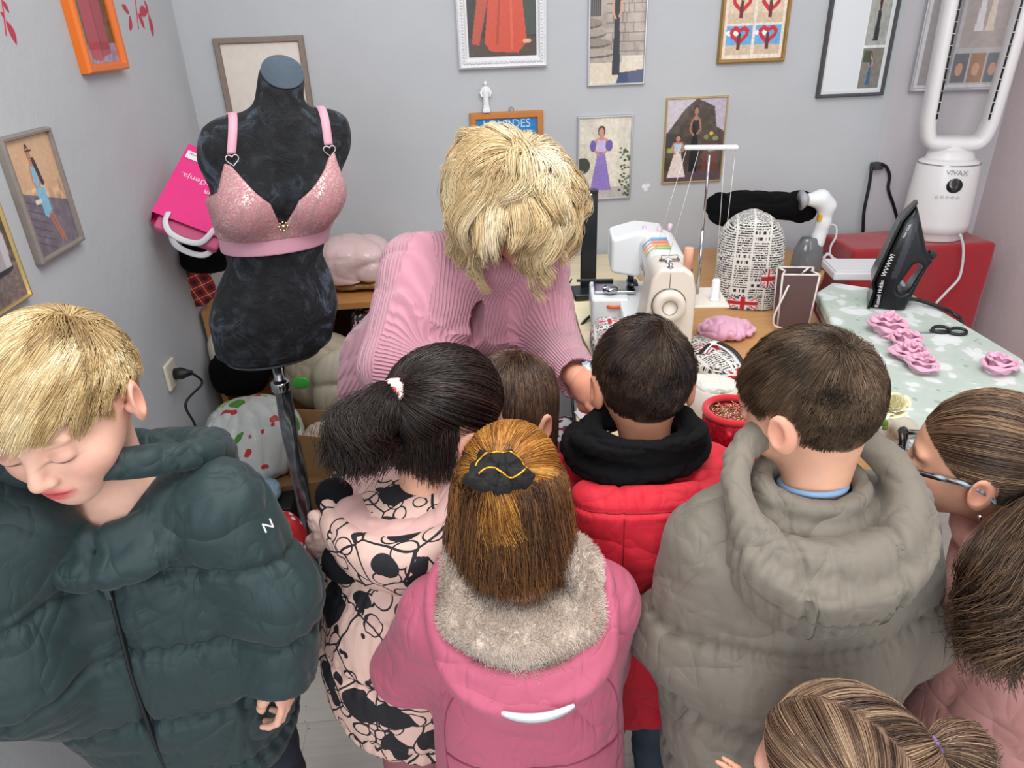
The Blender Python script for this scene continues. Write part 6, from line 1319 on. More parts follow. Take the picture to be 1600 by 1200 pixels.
    path = [(0, 0, .335), (-.060, 0, .335), (-.095, 0, .345), (-.112, 0, .385), (-.118, 0, .45), (-.128, 0, .75), (-.130, 0, 1.0), (-.118, 0, 1.08), (-.06, 0, 1.12), (0, 0, 1.125), (.06, 0, 1.12), (.118, 0, 1.08), (.130, 0, 1.0), (.128, 0, .75), (.118, 0, .45), (.112, 0, .385), (.095, 0, .345), (.060, 0, .335)]
    S_ = spline(np.array(path), 6, True) * [.82, 1, 1]; m = MB(); n_ = 14; V = []; F = []; T = unit(np.roll(S_, -1, 0) - np.roll(S_, 1, 0)); W_ = np.cross(T, [0, 1., 0])
    for i in range(len(S_)):
        for k in range(n_): a = 2 * PI * k / n_; V.append(S_[i] + W_[i] * .025 * math.copysign(abs(math.cos(a)) ** .7, math.cos(a)) + np.array([0, .055, 0]) * math.copysign(abs(math.sin(a)) ** .8, math.sin(a)))
    N_ = len(S_); F = [(i * n_ + k, i * n_ + (k + 1) % n_, ((i + 1) % N_) * n_ + (k + 1) % n_, ((i + 1) % N_) * n_ + k) for i in range(N_) for k in range(n_)]; obj('air_loop', V, F, fw, t)
    MB().lathe([(.088, .275), (.078, .29), (.072, .315), (.078, .335)], (0, 0, 0), 40, None, 1, .72).o('neck', fw, t)
    sl = MB(); tk = MB()
    for sx in (-1, 1): sl.tube([(sx * .0790, -.050, .42), (sx * .0865, -.050, .75), (sx * .088, -.050, 1.0)], .0032, 6); [tk.box((sx * (.0790 + .0078 * (z - .42) / .33), -.053, z), (.009, .003, .002)) for z in np.arange(.44, 1.0, .035)]
    s_ = sl.o('air_slit', mat('slit_black', '#101012', .5), t); tk.o('rib', fw, s_)
    MB().lathe([(.0, 0), (.024, 0), (.025, .003), (.022, .005), (0, .005)], (.015, -.0925, .205), 32, Rx(PI / 2)).o('display', mat('display_black', '#15151a', .15), t)
    R0 = Rz(-.42); fo = np.array([1.785, 2.462, .895]); fr = np.stack([R0 @ [1, 0, 0], [0, 0, 1], R0 @ [0, -1, 0]], 1)
    text('lettering', 'VIVAX', .024, mat('letter_grey', '#8a878c', .4), t, fr, fo + R0 @ np.array([.015, -.0915, .248])); ic = MB()
    for i in range(5): ic.tube([(-.032 + i * .0165 + .005 * math.cos(a), -.0965, .165 + .005 * math.sin(a)) for a in np.linspace(0, 2 * PI, 10, endpoint=False)], .0006, 4, closed=True).box((-.032 + i * .0165, -.0965, .165), (.004, .001, .001))
    ic.o('touch_icon', mat('icon_grey', '#b1aeb2', .5), t); v = MB().tube(spline([at(x, y, Y=2.32) for x, y in ((1500, 366), (1505, 385), (1504, 410), (1498, 435), (1480, 455), (1462, 474))], 6), .0048, 8); obj('cord', np.array(v.V), v.F, mat('cable_white', '#d0d0d4', .5), t, world=True)
    # LED desk lamp
    b = D_(917, 462); t = thing('desk_lamp', 'black LED desk lamp with a square base behind the woman', 'lamp', (b[0], b[1], ZD), 0); MB().box((0, 0, .011), (.098, .10, .022)).o('base', mat('lamp_black', '#15171b', .3), t, bevel=.006); hh = at(922, 300, Y=b[1] + .02)[2] - ZD
    MB().box((.008, .025, hh / 2), (.052, .014, hh)).o('stem', mat('lamp_black', '#15171b', .3), t, bevel=.003)
    hd = MB().box((-.10, .01, hh + .005), (.26, .034, .012)).o('lamp_head', mat('lamp_black', '#15171b', .3), t, bevel=.003); MB().box((-.10, .01, hh - .002), (.22, .026, .003)).o('diffuser', mat('led_white', '#e8f4ff', .4, emit=('#dff0ff', 3.)), hd, smooth=False)
    lt = bpy.data.lights.new('lamp_light', 'AREA'); lt.shape = 'RECTANGLE'; lt.size = .22; lt.size_y = .026; lt.energy = .9; lt.color = (.8, .92, 1); lo = bpy.data.objects.new('lamp_light', lt); COL.objects.link(lo); lo.parent = t; lo.location = (-.10, .01, hh - .006)
    v = MB().tube(spline([D_(893, 445) + [0, 0, .02], D_(880, 470) + [0, 0, .01], at(878, 520, Y=2.0), at(880, 600, Y=2.0)], 6), .003, 6); obj('cord', np.array(v.V), v.F, mat('cord_black', '#111214', .45), t, world=True)
    v = MB().tube(spline([D_(975, 494) + [0, 0, .005], D_(940, 490) + [0, 0, .005], D_(912, 505) + [0, 0, .004], at(897, 540, Z=ZD - .06), at(893, 600, Z=.65), at(897, 660, Z=.6)], 6), .0045, 8); wobj('machine_cable', 'black cable running off the curved edge of the pale desk', 'cable', v.V, v.F, mat('cord_black', '#111214', .45))
    # orange handled scissors under the pouch
    p = D_(985, 520); wobj('orange_scissors', 'orange scissor handles on the pouch by the machine', 'scissors', *(lambda m: (m.V, m.F))(MB().tube([(p[0] + .024 * math.cos(a), p[1] + .012 * math.sin(a), ZD + .085) for a in np.linspace(0, 2 * PI, 20, endpoint=False)], .005, 8, closed=True).tube([(p[0] - .045 + .022 * math.cos(a), p[1] + .008 + .010 * math.sin(a), ZD + .083) for a in np.linspace(0, 2 * PI, 20, endpoint=False)], .005, 8, closed=True)), mat('scissor_orange', '#d8622a', .4))
    # white can and red sequin canister
    p = D_(1122, 680); t = thing('fabric_tub', 'white round tub full of paper and tape behind the red canister', 'tub', (p[0], p[1] + .05, ZD)); MB().lathe([(.0, .0), (.040, 0), (.047, .01), (.051, .10), (.048, .10), (.044, .02), (0, .012)], (0, 0, 0), 36).o('tub', mat('tub_white', '#d8d4cc', .6, bump=(20, .002)), t)
    blob('paper_scraps', 'crumpled white paper and tape in the white round tub', 'paper', (p[0], p[1] + .05, ZD + .098), (.048, .048, .020), mat('paper_white', '#d8d6cf', .8), .008, 26, h=.003, seed=3)
    for i, (k, lab) in enumerate((('#ececee', 'white tape strips draped over the white round tub'), ('#17181c', 'black elastic strip draped over the white round tub'))): v = MB().tube(spline([D_(1090, 586) + [0, .0, .05 + .01 * i], D_(1115, 582) + [0, .02, .075], D_(1150, 596) + [0, .02, .06 + .01 * i], D_(1175, 612) + [0, 0, .02]], 8), .008 - .003 * i, 8, flat=.25); wobj('tape_strip', lab, 'tape', v.V, v.F, mat('tape' + k[1:], k, .6))
    p = D_(1143, 752); t = thing('sequin_canister', 'red sequin covered round canister full of pins', 'canister', (p[0] + .01, p[1] + .055, ZD)); sq = mat('sequin_red', '#c41226', .25, .6); n = NT(sq); vo = n.n('TexVoronoi', feature='F1'); vo.inputs['Scale'].default_value = 420; n.l(n.coord(), vo.inputs['Vector']); n.bump(vo.outputs['Color'], .0025, 1); n.l(n.mix(vo.outputs['Color'], lin('#7c0a16'), lin('#e2223a')), n.b.inputs['Base Color'])
    MB().lathe([(0, 0), (.058, 0), (.058, .05), (.055, .056), (.055, .06), (.057, .064), (.057, .125), (.052, .125), (.052, .10), (0, .10)], (0, 0, 0), 48).o('canister', sq, t); MB().tube([(.053 * math.cos(a), .053 * math.sin(a), .128) for a in np.linspace(0, 2 * PI, 40, endpoint=False)], .007, 10, closed=True).o('rim', mat('felt_red', '#c81a2a', .9, sheen=.4), t)
    MB().lathe([(0, .105), (.050, .112)], (0, 0, 0), 32).o('filling', mat('filling_pink', '#c98a90', .6), t); a = RNG.random((900, 2)); P = np.stack([.047 * np.sqrt(a[:, 0]) * np.cos(6.28 * a[:, 1]), .047 * np.sqrt(a[:, 0]) * np.sin(6.28 * a[:, 1]), .113 + .008 * RNG.random(900)], 1); dv = unit(RNG.normal(size=(900, 3)) * [1, 1, .5]) * .006
    V, F, C = strands(np.stack([P, P + dv], 1), .0008, .0006, np.where(RNG.random((900, 1)) > .4, hexa('#e6d9a8'), hexa('#e0506a'))); o = obj('pins', V, F, mat('pins_shiny', vc=True, rough=.2, metal=.7), t, col=C, smooth=False); o['kind'] = 'stuff'
    # card, phone
    p = D_(928, 668); pc = Pic(50, 50, '#dcd6dc').noise(.05, 9).poly([(.22, .25), (.45, .22), (.52, .62), (.12, .62)], '#c9b0d8').ell(.33, .62, .20, .07, '#7fb3a8').poly([(.2, .72), (.42, .72), (.3, .98)], '#d84a6a').rect(.55, .35, .95, .40, '#3a3a44').rect(.6, .22, .9, .25, '#8a8a94'); V, F, C = pc.mesh(.085, .11); V = np.stack([V[:, 0], V[:, 2], 0 * V[:, 0]], 1) @ Rz(.2).T + [p[0] + .02, p[1] + .03, ZD + .0015]
    wobj('paper_card', 'white card with a cup drawing lying at the edge of the desk', 'card', V, F, mat('print_glossy', vc=True, rough=.35, coat=.6), col=C, solid=.001, smooth=False)
    c = at(952, 612, D=1.33); t = thing('mobile_phone', 'grey edged mobile phone held by the woman in the pink sweater', 'phone', c); n_ = unit(CAM - c + np.array([-.25, .2, .1])); yv = at(958, 640, D=1.30) - at(935, 565, D=1.34); fr = frame(-yv, n_); b = MB().box(c - c, (.075, .155, .008), R=fr); b.o('body', mat('phone_grey', '#6a6d74', .35, .6), t, bevel=.004)
    MB().box(fr[:, 2] * .0045, (.068, .148, .001), R=fr).o('screen', mat('phone_screen', '#b8ccd4', .1, emit=('#b8d4e0', .4)), t, smooth=False)
    # artificial rose, tulle
    c = at(1397, 632, D=1.30); t = thing('artificial_flower', 'artificial cream rose with green leaves at the pressing table edge', 'flower', c)
    V = []; F = []; rg = np.random.default_rng(2)
    m = MB()
    for i in range(16):
        a = i * 2.4; s = i / 15; r = .006 + .022 * s; b0 = len(V); K = 6
        for u_ in range(K):
            for v_ in range(K):
                uu = (u_ / (K - 1) - .5) * (1.5 - .3 * s); vv = v_ / (K - 1); rr = r * (.35 + .65 * vv ** .6) + .004 * vv * s; V.append((rr * math.cos(a + uu) * 1., rr * math.sin(a + uu), (.034 - .012 * s) * vv * (1 - .25 * s * vv) - .006 * s * vv ** 4 - .012))
        F += [(b0 + u_ * K + v_, b0 + (u_ + 1) * K + v_, b0 + (u_ + 1) * K + v_ + 1, b0 + u_ * K + v_ + 1) for u_ in range(K - 1) for v_ in range(K - 1)]
    nd = frame((0, 1, .3), unit(CAM - c + np.array([.3, 0, 0]))); obj('blossom', np.array(V) @ nd.T, F, mat('petal_cream', '#e6e0bc', .7, sss=.1), t, solid=.0008, subsurf=1)
    lf = mat('leaf_green', '#7fb03c', .6)
    for dx, dy, dz, s in ((-.022, 0, .012, .02), (-.026, -.01, -.022, .018), (-.018, -.006, -.034, .016), (-.03, .0, -.006, .014)): V = [(math.cos(a) * s * .45 * (1 - .3 * math.cos(a)), 0, math.sin(a) * s) for a in np.linspace(0, 2 * PI, 14, endpoint=False)]; obj('leaf', (np.array(V) @ Ry(dx * 30).T) + [dx, dy - .004, dz], [tuple(range(14))], lf, t, solid=.001)
    foot = at(1388, 668, Z=ZD) - c; MB().tube(spline([(-.004, .006, -.012), (-.010, .012, -.04), foot * .7, foot], 6), .0018, 6).o('stem', lf, t)
    V, F = snet(lambda q: ell(q, (-.028, -.005, -.040), (.010, .010, .012)), (-.05, -.03, -.06), (-.01, .02, -.02), .002); obj('bud', V, F, mat('petal_white', '#dcdcd8', .7), t)
    p = at(1410, 668, Z=ZB + .012); blob('tulle_scrap', 'scrap of beige tulle at the corner of the pressing table', 'cloth', p, (.030, .035, .020), mat('tulle', '#c9c2b2', .9, alpha=.75), .010, 30, h=.003, seed=2)
# ================================================================ PICTURES ON THE WALLS
def frame_ring(W, H, prof):
    """prof: (inset from the outer edge, distance out of the wall)"""
    mb = MB(); n = len(prof); V = []
    for sx, sz in ((-1, -1), (1, -1), (1, 1), (-1, 1)):
        for u, v in prof: V.append((sx * (W / 2 - u), -v, sz * (H / 2 - u)))
    F = [(c * n + i, c * n + (i + 1) % n, ((c + 1) % 4) * n + (i + 1) % n, ((c + 1) % 4) * n + i) for c in range(4) for i in range(n)]
    return mb.add(V, F)
def figure(p, x, y, h, dress, skin='#d49a7c', hair='#3a2418', w=.5, top=None, long=True, flare=1.):
    """small standing woman: feet at y, height h; shapes only"""
    a = p.h / p.w; W_ = h * .16 * w * 2 * a
    p.poly([(x - W_ * .7 * flare, y), (x + W_ * .7 * flare, y), (x + W_ * .30, y + h * .60), (x - W_ * .30, y + h * .60)] if long else [(x - W_ * .35, y + h * .30), (x + W_ * .35, y + h * .28), (x + W_ * .30, y + h * .60), (x - W_ * .30, y + h * .60)], dress)
    p.poly([(x - W_ * .30, y + h * .60), (x + W_ * .30, y + h * .60), (x + W_ * .40, y + h * .80), (x - W_ * .40, y + h * .80)], top or dress)
    p.line([(x - W_ * .40, y + h * .79), (x - W_ * .60, y + h * .64), (x - W_ * .20, y + h * .56)], W_ * .10, skin); p.line([(x + W_ * .40, y + h * .79), (x + W_ * .62, y + h * .65), (x + W_ * .22, y + h * .58)], W_ * .10, skin)
    p.ell(x, y + h * .81, W_ * .30, h * .03, skin); p.ell(x, y + h * .92, W_ * .30, h * .085, hair); p.ell(x, y + h * .905, W_ * .21, h * .065, skin); return p

def picture(name, label, W, H, loc, rz, prof, fm, pic, ins, m=None, group=None, board=None):
    t = thing(name, label, 'picture', loc, rz, group)
    frame_ring(W, H, prof).o('frame', fm, t, smooth=False, bevel=.001)
    pw, ph = W - 2 * ins, H - 2 * ins
    if board: MB().box((0, -.006, 0), (W - .02, .004, H - .02)).o('mount', mat('mount_' + board[1:], board, .9), t, smooth=False)
    V, F, C = pic.mesh(pw if not board else pw - 2 * board_w(board, W), ph if not board else ph - 2 * board_w(board, W))
    o = obj('print', V - [0, .0095, 0], F, m or mat('print_glossy', vc=True, rough=.35, coat=.6), t, col=C, smooth=False)
    return t
def board_w(b, W): return W * .02

def wall_pics():
    def bk(x0, x1, y, top=None, bot=None):
        a, b = at(x0, y, Y=YB), at(x1, y, Y=YB); return a[0], b[0]
    P = lambda w, d, b=.003: [(0, .0), (0, d * .7), (b, d), (w - b, d), (w, d * .55), (w, .0)]
    # ornate white frame, red dress
    x0, x1 = bk(717, 854, 100); z0 = at(787, 106, Y=YB)[2]; W = x1 - x0; H = .44
    p = Pic(90, 116, '#2c2a26').noise(.35, 9, 1); p.rect(0, 0, 1, .16, '#4a3a30').noise(.2, 14, 2).rect(.55, .18, 1, .8, '#39443c').ell(.8, .75, .12, .3, '#222e38')
    p.poly([(.05, .12), (.16, .10), (.42, .75), (.46, 1), (.30, 1)], '#b5492f').poly([(.24, .12), (.32, .05), (.72, .03), (.86, .12), (.72, 1), (.42, 1)], '#c9472c')
    p.poly([(.40, .1), (.44, .1), (.56, 1), (.54, 1)], '#a93a24').poly([(.62, .06), (.66, .06), (.64, .9), (.62, .9)], '#d85a3c').ell(.86, .13, .06, .02, '#d9a98c').noise(.06, 30, 3)
    wm = mat('frame_white', '#e3e5e8', .5, bump=(160, .003, 3))
    t = picture('framed_picture', 'ornate white framed photo of a long red dress on the grey wall', W, H, ((x0 + x1) / 2, YB, z0 + H / 2), 0, [(0, 0), (0, .02), (.006, .028), (.014, .022), (.024, .026), (.032, .014), (.036, .016), (.038, 0)], wm, p, .037)
    mb = MB()                                                               # carved leaves round the frame
    for i in range(26):
        for s_ in (-1, 1): u = -W / 2 + .02 + (W - .04) * i / 25; mb.lathe([(.001, -.0045), (.0035, 0), (.001, .0045)], (u, -.025, s_ * (H / 2 - .019)), 6, Ry(.8 if i % 2 else -.8))
    for i in range(44):
        for s_ in (-1, 1): u = -H / 2 + .02 + (H - .04) * i / 43; mb.lathe([(.001, -.0045), (.0035, 0), (.001, .0045)], (s_ * (W / 2 - .019), -.025, u), 6, Ry(.8 if i % 2 else -.8))
    mb.o('carving', wm, t)
    # silver, black dress by stone wall
    silver = mat('frame_silver', '#c6c9ce', .3, .7); gold = mat('frame_gold', '#a9874e', .35, .7)
    x0, x1 = bk(917, 1006, 120); z0 = at(960, 133, Y=YB)[2]; W = x1 - x0; H = .36
    p = Pic(84, 136, '#a79c92').noise(.18, 8, 4); rg = np.random.default_rng(3)
    for r in range(9):
        xs = sorted(rg.random(3) * .6 + .35)
        p.line([(.3, .30 + r * .085), (1, .30 + r * .085)], .006, '#6d645c')
        for x in xs: p.line([(x, .30 + r * .085), (x, .385 + r * .085)], .006, '#6d645c')
    p.rect(0, .62, .2, 1, '#2c2e34')
    for i in range(6): p.line([(.02 + i * .035, .62), (.02 + i * .035, 1)], .005, '#77736c')
    for i, c in enumerate(('#8b8076', '#a0958b', '#8d8379', '#a89d92')): p.ell(.02, .55 - i * .09, .20 + i * .08, .04, '#5d564f').ell(.02, .565 - i * .09, .20 + i * .08, .035, c)
    p.rect(0, 0, 1, .20, '#d9cdb8').poly([(.5, 0), (1, 0), (1, .13), (.55, .10)], '#2c3f66').rect(.6, .17, 1, .26, '#d8d0bf'); figure(p, .49, .08, .92, '#1d2230', w=.30, flare=.75).noise(.08, 30, 5)
    picture('framed_picture', 'silver framed photo of a woman in a long black dress by stone steps', W, H, ((x0 + x1) / 2, YB, z0 + H / 2), 0, P(.008, .016, .002), silver, p, .007)
    # gold, heart collage
    x0, x1 = bk(1119, 1223, 95); z0 = at(1170, 98, Y=YB)[2]; W = x1 - x0; H = .34
    p = Pic(88, 120, '#e6dccb')
    for i in range(2):
        for j in range(3):
            X0, Y0 = .06 + i * .46, .05 + j * .315; p.rect(X0, Y0, X0 + .42, Y0 + .29, '#d9c6ae' if j > 0 else '#63a6d8'); p.rect(X0, Y0, X0 + .42, Y0 + .10, '#cdb9a0')
            if j == 0: p.ell(X0 + .1, Y0 + .22, .12, .03, '#e9f2f8')
            cx, cy = X0 + .21, Y0 + .17; p.line([(cx, cy - .05), (cx - .12, cy + .03), (cx - .13, cy + .07), (cx - .07, cy + .10), (cx, cy + .07), (cx + .07, cy + .10), (cx + .13, cy + .07), (cx + .12, cy + .03), (cx, cy - .05)], .028, '#c01f2c'); p.rect(cx - .03, cy - .12, cx + .03, cy + .02, '#6a2020').ell(cx, cy + .035, .025, .016, '#3a241c')
    p.noise(.12, 34, 8)
    picture('framed_picture', 'gold framed collage of red heart sculptures on the grey wall', W, H, ((x0 + x1) / 2, YB, z0 + H / 2), 0, P(.014, .02, .004), gold, p, .013)
    # dark frame, pale window reflection painted into the left of the print
    x0, x1 = bk(1275, 1378, 140); z0 = at(1322, 151, Y=YB)[2]; W = x1 - x0; H = .40
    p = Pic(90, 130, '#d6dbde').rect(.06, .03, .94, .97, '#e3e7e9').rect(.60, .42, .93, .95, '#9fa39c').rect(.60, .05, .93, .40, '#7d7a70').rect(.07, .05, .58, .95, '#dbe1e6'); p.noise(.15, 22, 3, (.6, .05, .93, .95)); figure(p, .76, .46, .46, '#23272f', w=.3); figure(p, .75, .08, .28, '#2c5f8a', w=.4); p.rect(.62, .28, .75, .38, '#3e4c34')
    picture('framed_picture', 'dark grey framed collage with two small photos and a painted glassy sheen', W, H, ((x0 + x1) / 2, YB, z0 + H / 2), 0, P(.012, .022, .003), mat('frame_charcoal', '#4c4a4e', .5), p, .011, m=mat('print_glass', vc=True, rough=.1, coat=1))
    # wooden LOURDES frame
    x0, x1 = bk(733, 848, 175); z1 = at(790, 174, Y=YB)[2]; W = x1 - x0; H = .22
    p = Pic(96, 80, '#1f86cf'); p.ell(.55, .35, .42, .38, '#9cc8ea').ell(.55, .30, .36, .34, '#dfeef8').rect(0, 0, 1, .18, '#3f6b4a').rect(.28, .3, .33, .8, '#2b5b9a'); p.noise(.12, 12, 3)
    wd = mat('frame_orange_wood', '#bf7a38', .5, var=(30, .08)); t = picture('framed_picture', 'small orange wooden framed blue print behind the blonde hair', W, H, ((x0 + x1) / 2, YB, z1 - H / 2), 0, P(.024, .02, .003), wd, p, .023)
    text('lettering', 'LOURDES', .040, mat('letter_pale', '#bfdcf0', .5), t, np.array([[1, 0, 0], [0, 0, -1], [0, 1, 0]]).T[:, [0, 1, 2]] if False else np.stack([[1, 0, 0], [0, 0, 1], [0, -1, 0]], 1), ((x0 + x1) / 2, YB - .0105, z1 - .042))
    mb = MB().tube([(.018 + .008 * math.cos(a), -.012, H / 2 + .007 + .008 * math.sin(a)) for a in np.linspace(0, 2 * PI, 14, endpoint=False)], .0016, 6, closed=True); mb.o('hanging_ring', mat('ring_brass', '#9a958a', .4, .6), t)
    # figurine on top of it
    a = at(760, 172, Y=YB - .012); f = thing('figurine', 'tiny white praying figurine standing on the small orange frame', 'figurine', (a[0], YB - .016, z1 + .0005)); wh = mat('white_ceramic', '#e9ebee', .35)
    MB().box((0, 0, .0065), (.026, .022, .013)).box((0, 0, .018), (.021, .018, .014)).o('base', wh, f, bevel=.0015)
    def g(q):
        d = loft(q, [(.024, 0, 0, .010, .008), (.05, 0, 0, .0095, .008), (.072, 0, 0, .0135, .009), (.086, 0, 0, .0085, .007)], 2, .004)
        d = smin(d, ell(q, (0, 0, .096), (.0062, .0062, .0085)), .004)
        for s_ in (-1, 1): d = smin(d, chain(q, [(s_ * .009, 0, .082), (s_ * .018, -.002, .066), (s_ * .014, -.006, .054)], [.004, .0036, .003], .003), .003)
        return d
    V, F = snet(g, (-.03, -.02, .015), (.03, .02, .115), .0011); obj('statue', V, F, wh, f)
    # silver, purple gown
    x0, x1 = bk(901, 987, 240); z1 = at(943, 180, Y=YB)[2]; z0 = at(943, 311, Y=YB)[2]; W = x1 - x0; H = z1 - z0
    p = Pic(82, 122, '#d8d3c4').rect(.4, 0, .75, 1, '#e3ddcb').rect(0, 0, 1, .14, '#b9b4ae').noise(.07, 8, 2); p.ell(.08, .42, .14, .10, '#3b4438').rect(0, .1, .1, .36, '#8d8a86'); rg = np.random.default_rng(5)
    for i in range(60): p.ell(.80 + .22 * rg.random(), .02 + .6 * rg.random() ** 1.3, .025, .014, ('#3f5c3c', '#5d7a50', '#2f4430')[i % 3])
    figure(p, .43, .10, .80, '#8e79c4', w=.62, skin='#c9937c', flare=1.25, top='#c9b8e6'); p.ell(.27, .66, .06, .07, '#6a5aa8').ell(.58, .66, .07, .07, '#6a5aa8').noise(.09, 26, 4)
    picture('framed_picture', 'silver framed photo of a woman in a lilac gown above the desk lamp', W, H, ((x0 + x1) / 2, YB, (z0 + z1) / 2), 0, P(.009, .015, .002), silver, p, .008)
    # gold, two figures under a canopy
    x0, x1 = bk(1037, 1131, 215); z1 = at(1085, 151, Y=YB)[2]; z0 = at(1085, 284, Y=YB)[2]; W = x1 - x0; H = z1 - z0
    p = Pic(88, 124, '#4a4036').noise(.45, 12, 6).poly([(0, 1), (.5, 1), (.30, .88), (.04, .62), (0, .6)], '#c9c0cc').poly([(.5, 1), (1, 1), (1, .60), (.86, .66), (.80, .9)], '#b9b1c2').rect(0, .42, .22, .60, '#2f2f2c').rect(.05, .36, .2, .42, '#9aa03a').rect(.66, 0, .92, .46, '#6d3f36').rect(0, 0, 1, .12, '#5a4a52')
    figure(p, .50, .12, .80, '#191a20', w=.42, skin='#a9755f', flare=.7); figure(p, .22, .06, .52, '#e3d3cf', w=.75, skin='#c08c76', flare=1.3, top='#b9cfe0'); p.ell(.78, .58, .035, .022, '#e2b21f').ell(.86, .52, .05, .03, '#8a8f5a').ell(.70, .54, .04, .03, '#7d7f52').noise(.10, 30, 7)
    picture('framed_picture', 'gold framed photo of a woman in black beside a little girl in white', W, H, ((x0 + x1) / 2, YB, (z0 + z1) / 2), 0, P(.007, .014, .002), mat('frame_pale_gold', '#cdb478', .3, .7), p, .006)
    # brown frame, pencil sketch of a head of hair
    x0, x1 = bk(343, 482, 110); z1 = at(405, 57, Y=YB)[2]; W = x1 - x0; H = .42
    p = Pic(110, 140, '#ddd6cc')
    for k in range(16):
        s_ = k / 15; q = [(.30 + .05 * s_, .22), (.26 + .10 * s_, .38), (.34 + .05 * s_, .55), (.46 + .02 * s_, .68 - .1 * s_), (.60 - .03 * s_, .70 - .12 * s_), (.74 - .06 * s_, .62 - .08 * s_), (.78 - .10 * s_, .45)]; S_ = spline(q, 6)[:, :2]; p.line([tuple(a) for a in S_], .004, '#a39d96' if k % 3 else '#77716b')
    p.line([(.55, .5), (.58, .42), (.52, .34), (.56, .28)], .004, '#77716b').noise(.03, 20, 2)
    picture('framed_picture', 'brown framed pencil sketch of hair behind the dress form', W, H, ((x0 + x1) / 2, YB, z1 - H / 2), 0, P(.020, .02, .003), mat('frame_brown', '#85776d', .6, var=(50, .08)), p, .019)
    # silver on the slanted corner wall
    a = at(1432, 120, Y=YB - .04); b = at(1540, 120, Y=YB - .08); z0 = at(1470, 142, Y=YB - .05)[2]; ang = -math.atan2(.10, .42); W = .31; H = .46
    p = Pic(100, 150, '#c3c3c6').rect(.05, .03, .95, .97, '#b4b2b4').rect(.44, .30, .95, .97, '#a9a19e').rect(.05, .03, .40, .97, '#8f8a8c'); figure(p, .62, .42, .50, '#d8d6da', w=.3); figure(p, .74, .42, .48, '#cfc4b4', w=.3)
    for i in range(3): p.rect(.42 + i * .19, .04, .59 + i * .19, .26, ('#6e7076', '#9a7a66', '#70767c')[i]).ell(.50 + i * .19, .14, .04, .05, '#c49a84')
    p.noise(.06, 25, 4)
    picture('framed_picture', 'silver framed wedding photo collage behind the white tower fan', W, H, (1.862, YB - .06, z0 + H / 2), ang, P(.012, .016, .003), silver, p, .011)
    # left wall
    RZ = PI / 2
    p = Pic(96, 128, '#d8b088').noise(.05, 6, 1); p.poly([(0, .58), (1, .38), (1, 0), (0, 0)], '#6e6773').noise(.25, 12, 4, (0, 0, 1, .58))
    for i in range(6): p.line([(0, .52 - i * .07), (.42, .40 - i * .075)], .008, '#4d4656')
    figure(p, .44, .06, .88, '#7fc0e0', w=.34, long=False, skin='#c4815f', hair='#20161a'); p.poly([(.36, .56), (.56, .56), (.58, .34), (.44, .30)], '#7fc0e0').line([(.50, .32), (.62, .08)], .02, '#b8704f').line([(.56, .34), (.68, .05)], .02, '#b8704f').line([(.50, .80), (.56, .60)], .035, '#20161a').rect(.28, .44, .42, .48, '#e8dfd2').line([(.40, .885), (.52, .885)], .012, '#1a1216').noise(.06, 24, 8)
    picture('framed_picture', 'taupe framed photo of a woman in a light blue dress on the left wall', .192, .248, (XL, (1.49 + 1.683) / 2, (1.242 + 1.490) / 2), RZ, P(.010, .018, .002), mat('frame_taupe', '#857c76', .6, var=(60, .08)), p, .009)
    p = Pic(96, 130, '#4a4a3c').noise(.5, 14, 3).rect(0, 0, 1, .16, '#8d86a8').noise(.3, 20, 3, (0, 0, 1, .2)); p.poly([(.22, .04), (.52, .02), (.60, 1), (.25, 1)], '#b02a3e').poly([(.52, .05), (.80, .08), (.78, 1), (.58, 1)], '#a02238').line([(.54, .05), (.56, 1)], .015, '#7a1528').line([(.12, .95), (.30, .80)], .03, '#c79a82').noise(.08, 30, 5)
    picture('framed_picture', 'bright orange framed photo of red dresses on the left wall', .240, .32, (XL, (1.927 + 2.168) / 2, 1.579 + .16), RZ, P(.020, .026, .004), mat('frame_bright_orange', '#e0701c', .35), p, .019)
    zt = at(0, 318, X=XL)[2]
    p = Pic(70, 96, '#5a4c44').noise(.4, 16, 2).rect(0, 0, 1, .35, '#776a66').noise(.3, 26, 3); p.ell(.72, .32, .20, .05, '#1c1a1c').poly([(.54, .32), (.90, .32), (.92, .66), (.52, .66)], '#a9a4a8').poly([(.80, .32), (.90, .32), (.92, .66), (.80, .66)], '#c6c2c6').ell(.72, .66, .19, .03, '#5c5a4a').ell(.66, .72, .14, .05, '#5d6a48')
    picture('framed_picture', 'gold framed picture of a grey mug cut off at the left edge', .20, zt - 1.20 + .03, (XL, 1.424 - .10, (zt + 1.20 + .03) / 2), RZ, P(.007, .016, .002), mat('frame_pale_gold', '#cdb478', .3, .7), p, .006)
    # red leaf decals
    lm = mat('decal_red', '#b8384c', .6)
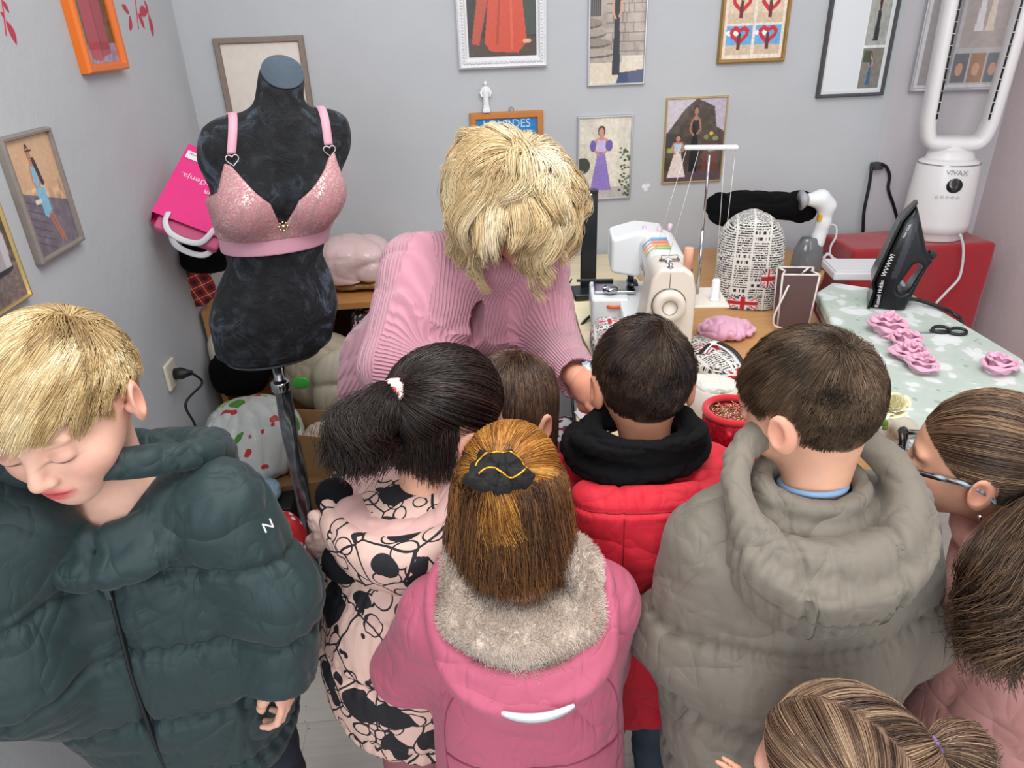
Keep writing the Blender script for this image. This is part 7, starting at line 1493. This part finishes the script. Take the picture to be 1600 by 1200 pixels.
    for lab, base, leaves in (('red leaf wall decal to the right of the orange frame', (212, 20), [(190, 8, 202, 22), (203, 24, 203, 48), (215, 20, 226, 46), (232, 22, 239, 58), (218, 22, 230, 18), (225, 0, 232, 22)]), ('red leaf wall decal in the top left corner', (5, 30), [(2, 0, 14, 20), (9, 32, 26, 70), (0, 18, 8, 30)])):
        c = at(*base, X=XL); t = thing('wall_decal', lab, 'decal', (XL, c[1], c[2]), RZ); mb = MB(); pts_ = lambda x, y: (at(x, y, X=XL)[1] - c[1], at(x, y, X=XL)[2] - c[2])
        for x0_, y0_, x1_, y1_ in leaves:
            a = np.array(pts_(x0_, y0_)); b = np.array(pts_(x1_, y1_)); d = b - a; n_ = np.array([-d[1], d[0]]) * .22; k = 9; V = []; U = []
            for i in range(k + 1): s_ = i / k; w_ = math.sin(PI * s_) ** .8; V.append(a + d * s_ + n_ * w_ + n_ * .3 * math.sin(PI * s_)); U.append(a + d * s_ - n_ * w_ + n_ * .3 * math.sin(PI * s_))
            L_ = V + U[::-1][1:-1]; m_ = len(L_); mb.add([(x, -.0008, z) for x, z in L_] + [(x, 0.0, z) for x, z in L_], [tuple(range(m_)), tuple(range(m_, 2 * m_))[::-1]] + [(i, i + m_, (i + 1) % m_ + m_, (i + 1) % m_) for i in range(m_)])
        st_ = [pts_(base[0] - 4, base[1] - 40), pts_(base[0], base[1] - 10), pts_(base[0] + 4, base[1] + 25)]; mb.tube([(x, -.0008, z) for x, z in st_], .0015, 6); mb.o('leaves', lm, t, smooth=False)
    # bare plaster patch
    c = at(1009, 293, Y=YB); V, F = snet(lambda q: np.minimum(ell(q, (-.008, 0, .003), (.009, .002, .010)), np.minimum(ell(q, (.008, 0, .006), (.009, .002, .010)), ell(q, (0, 0, -.008), (.008, .002, .010)))), (-.025, -.004, -.025), (.025, .004, .025), .0012)
    o = obj('wall_sticker', V + [c[0], YB, c[2]], F, mat('plaster_white', '#dfe3e6', .8)); _tag(o, 'tiny white chipped patch on the grey wall beside the lilac gown photo', 'sticker')
    # socket and plug on the left wall
    c = at(264, 585, X=XL); t = thing('wall_socket', 'cream wall socket low on the left wall', 'socket', (XL, c[1], c[2]), RZ); MB().box((0, -.006, 0), (.075, .012, .082)).o('plate', mat('socket_cream', '#d9d2c0', .4), t, bevel=.006)
    t = thing('power_cord', 'black plug and cord hanging from the left wall socket', 'cord', (XL, c[1], c[2]), RZ); bk_ = mat('cord_black', '#111214', .45)
    MB().lathe([(.017, 0), (.018, .02), (.012, .034), (.007, .05)], (.01, -.013, -.004), 16, Rx(PI / 2)).o('plug', bk_, t); e = [(XL + .062, c[1] + .01, c[2] - .006), (XL + .075, c[1] + .03, c[2] - .05)] + [at(x, y, X=XL + .05) for x, y in ((290, 630), (303, 660), (318, 692))] + [(XL + .05, 2.15, .3), (XL + .05, 2.15, .012)]
    v = MB().tube(spline(e, 6), .0038, 8); obj('cord', np.array(v.V), v.F, bk_, t, world=True)
# ================================================================ BUILD
import time as _t
ONLY = None
def go(f, *a):
    t0 = _t.time(); r = f(*a); print('built', f.__name__, round(_t.time() - t0, 1)); return r
room_fns = [room]
for f in room_fns: go(f)
if 'scene_objects' in globals(): scene_objects()
for f in (boy_grey, boy_red, girl_mauve, girl_pattern, child_between, girl_glasses, girl_bottom, boy_blond, woman): go(f)
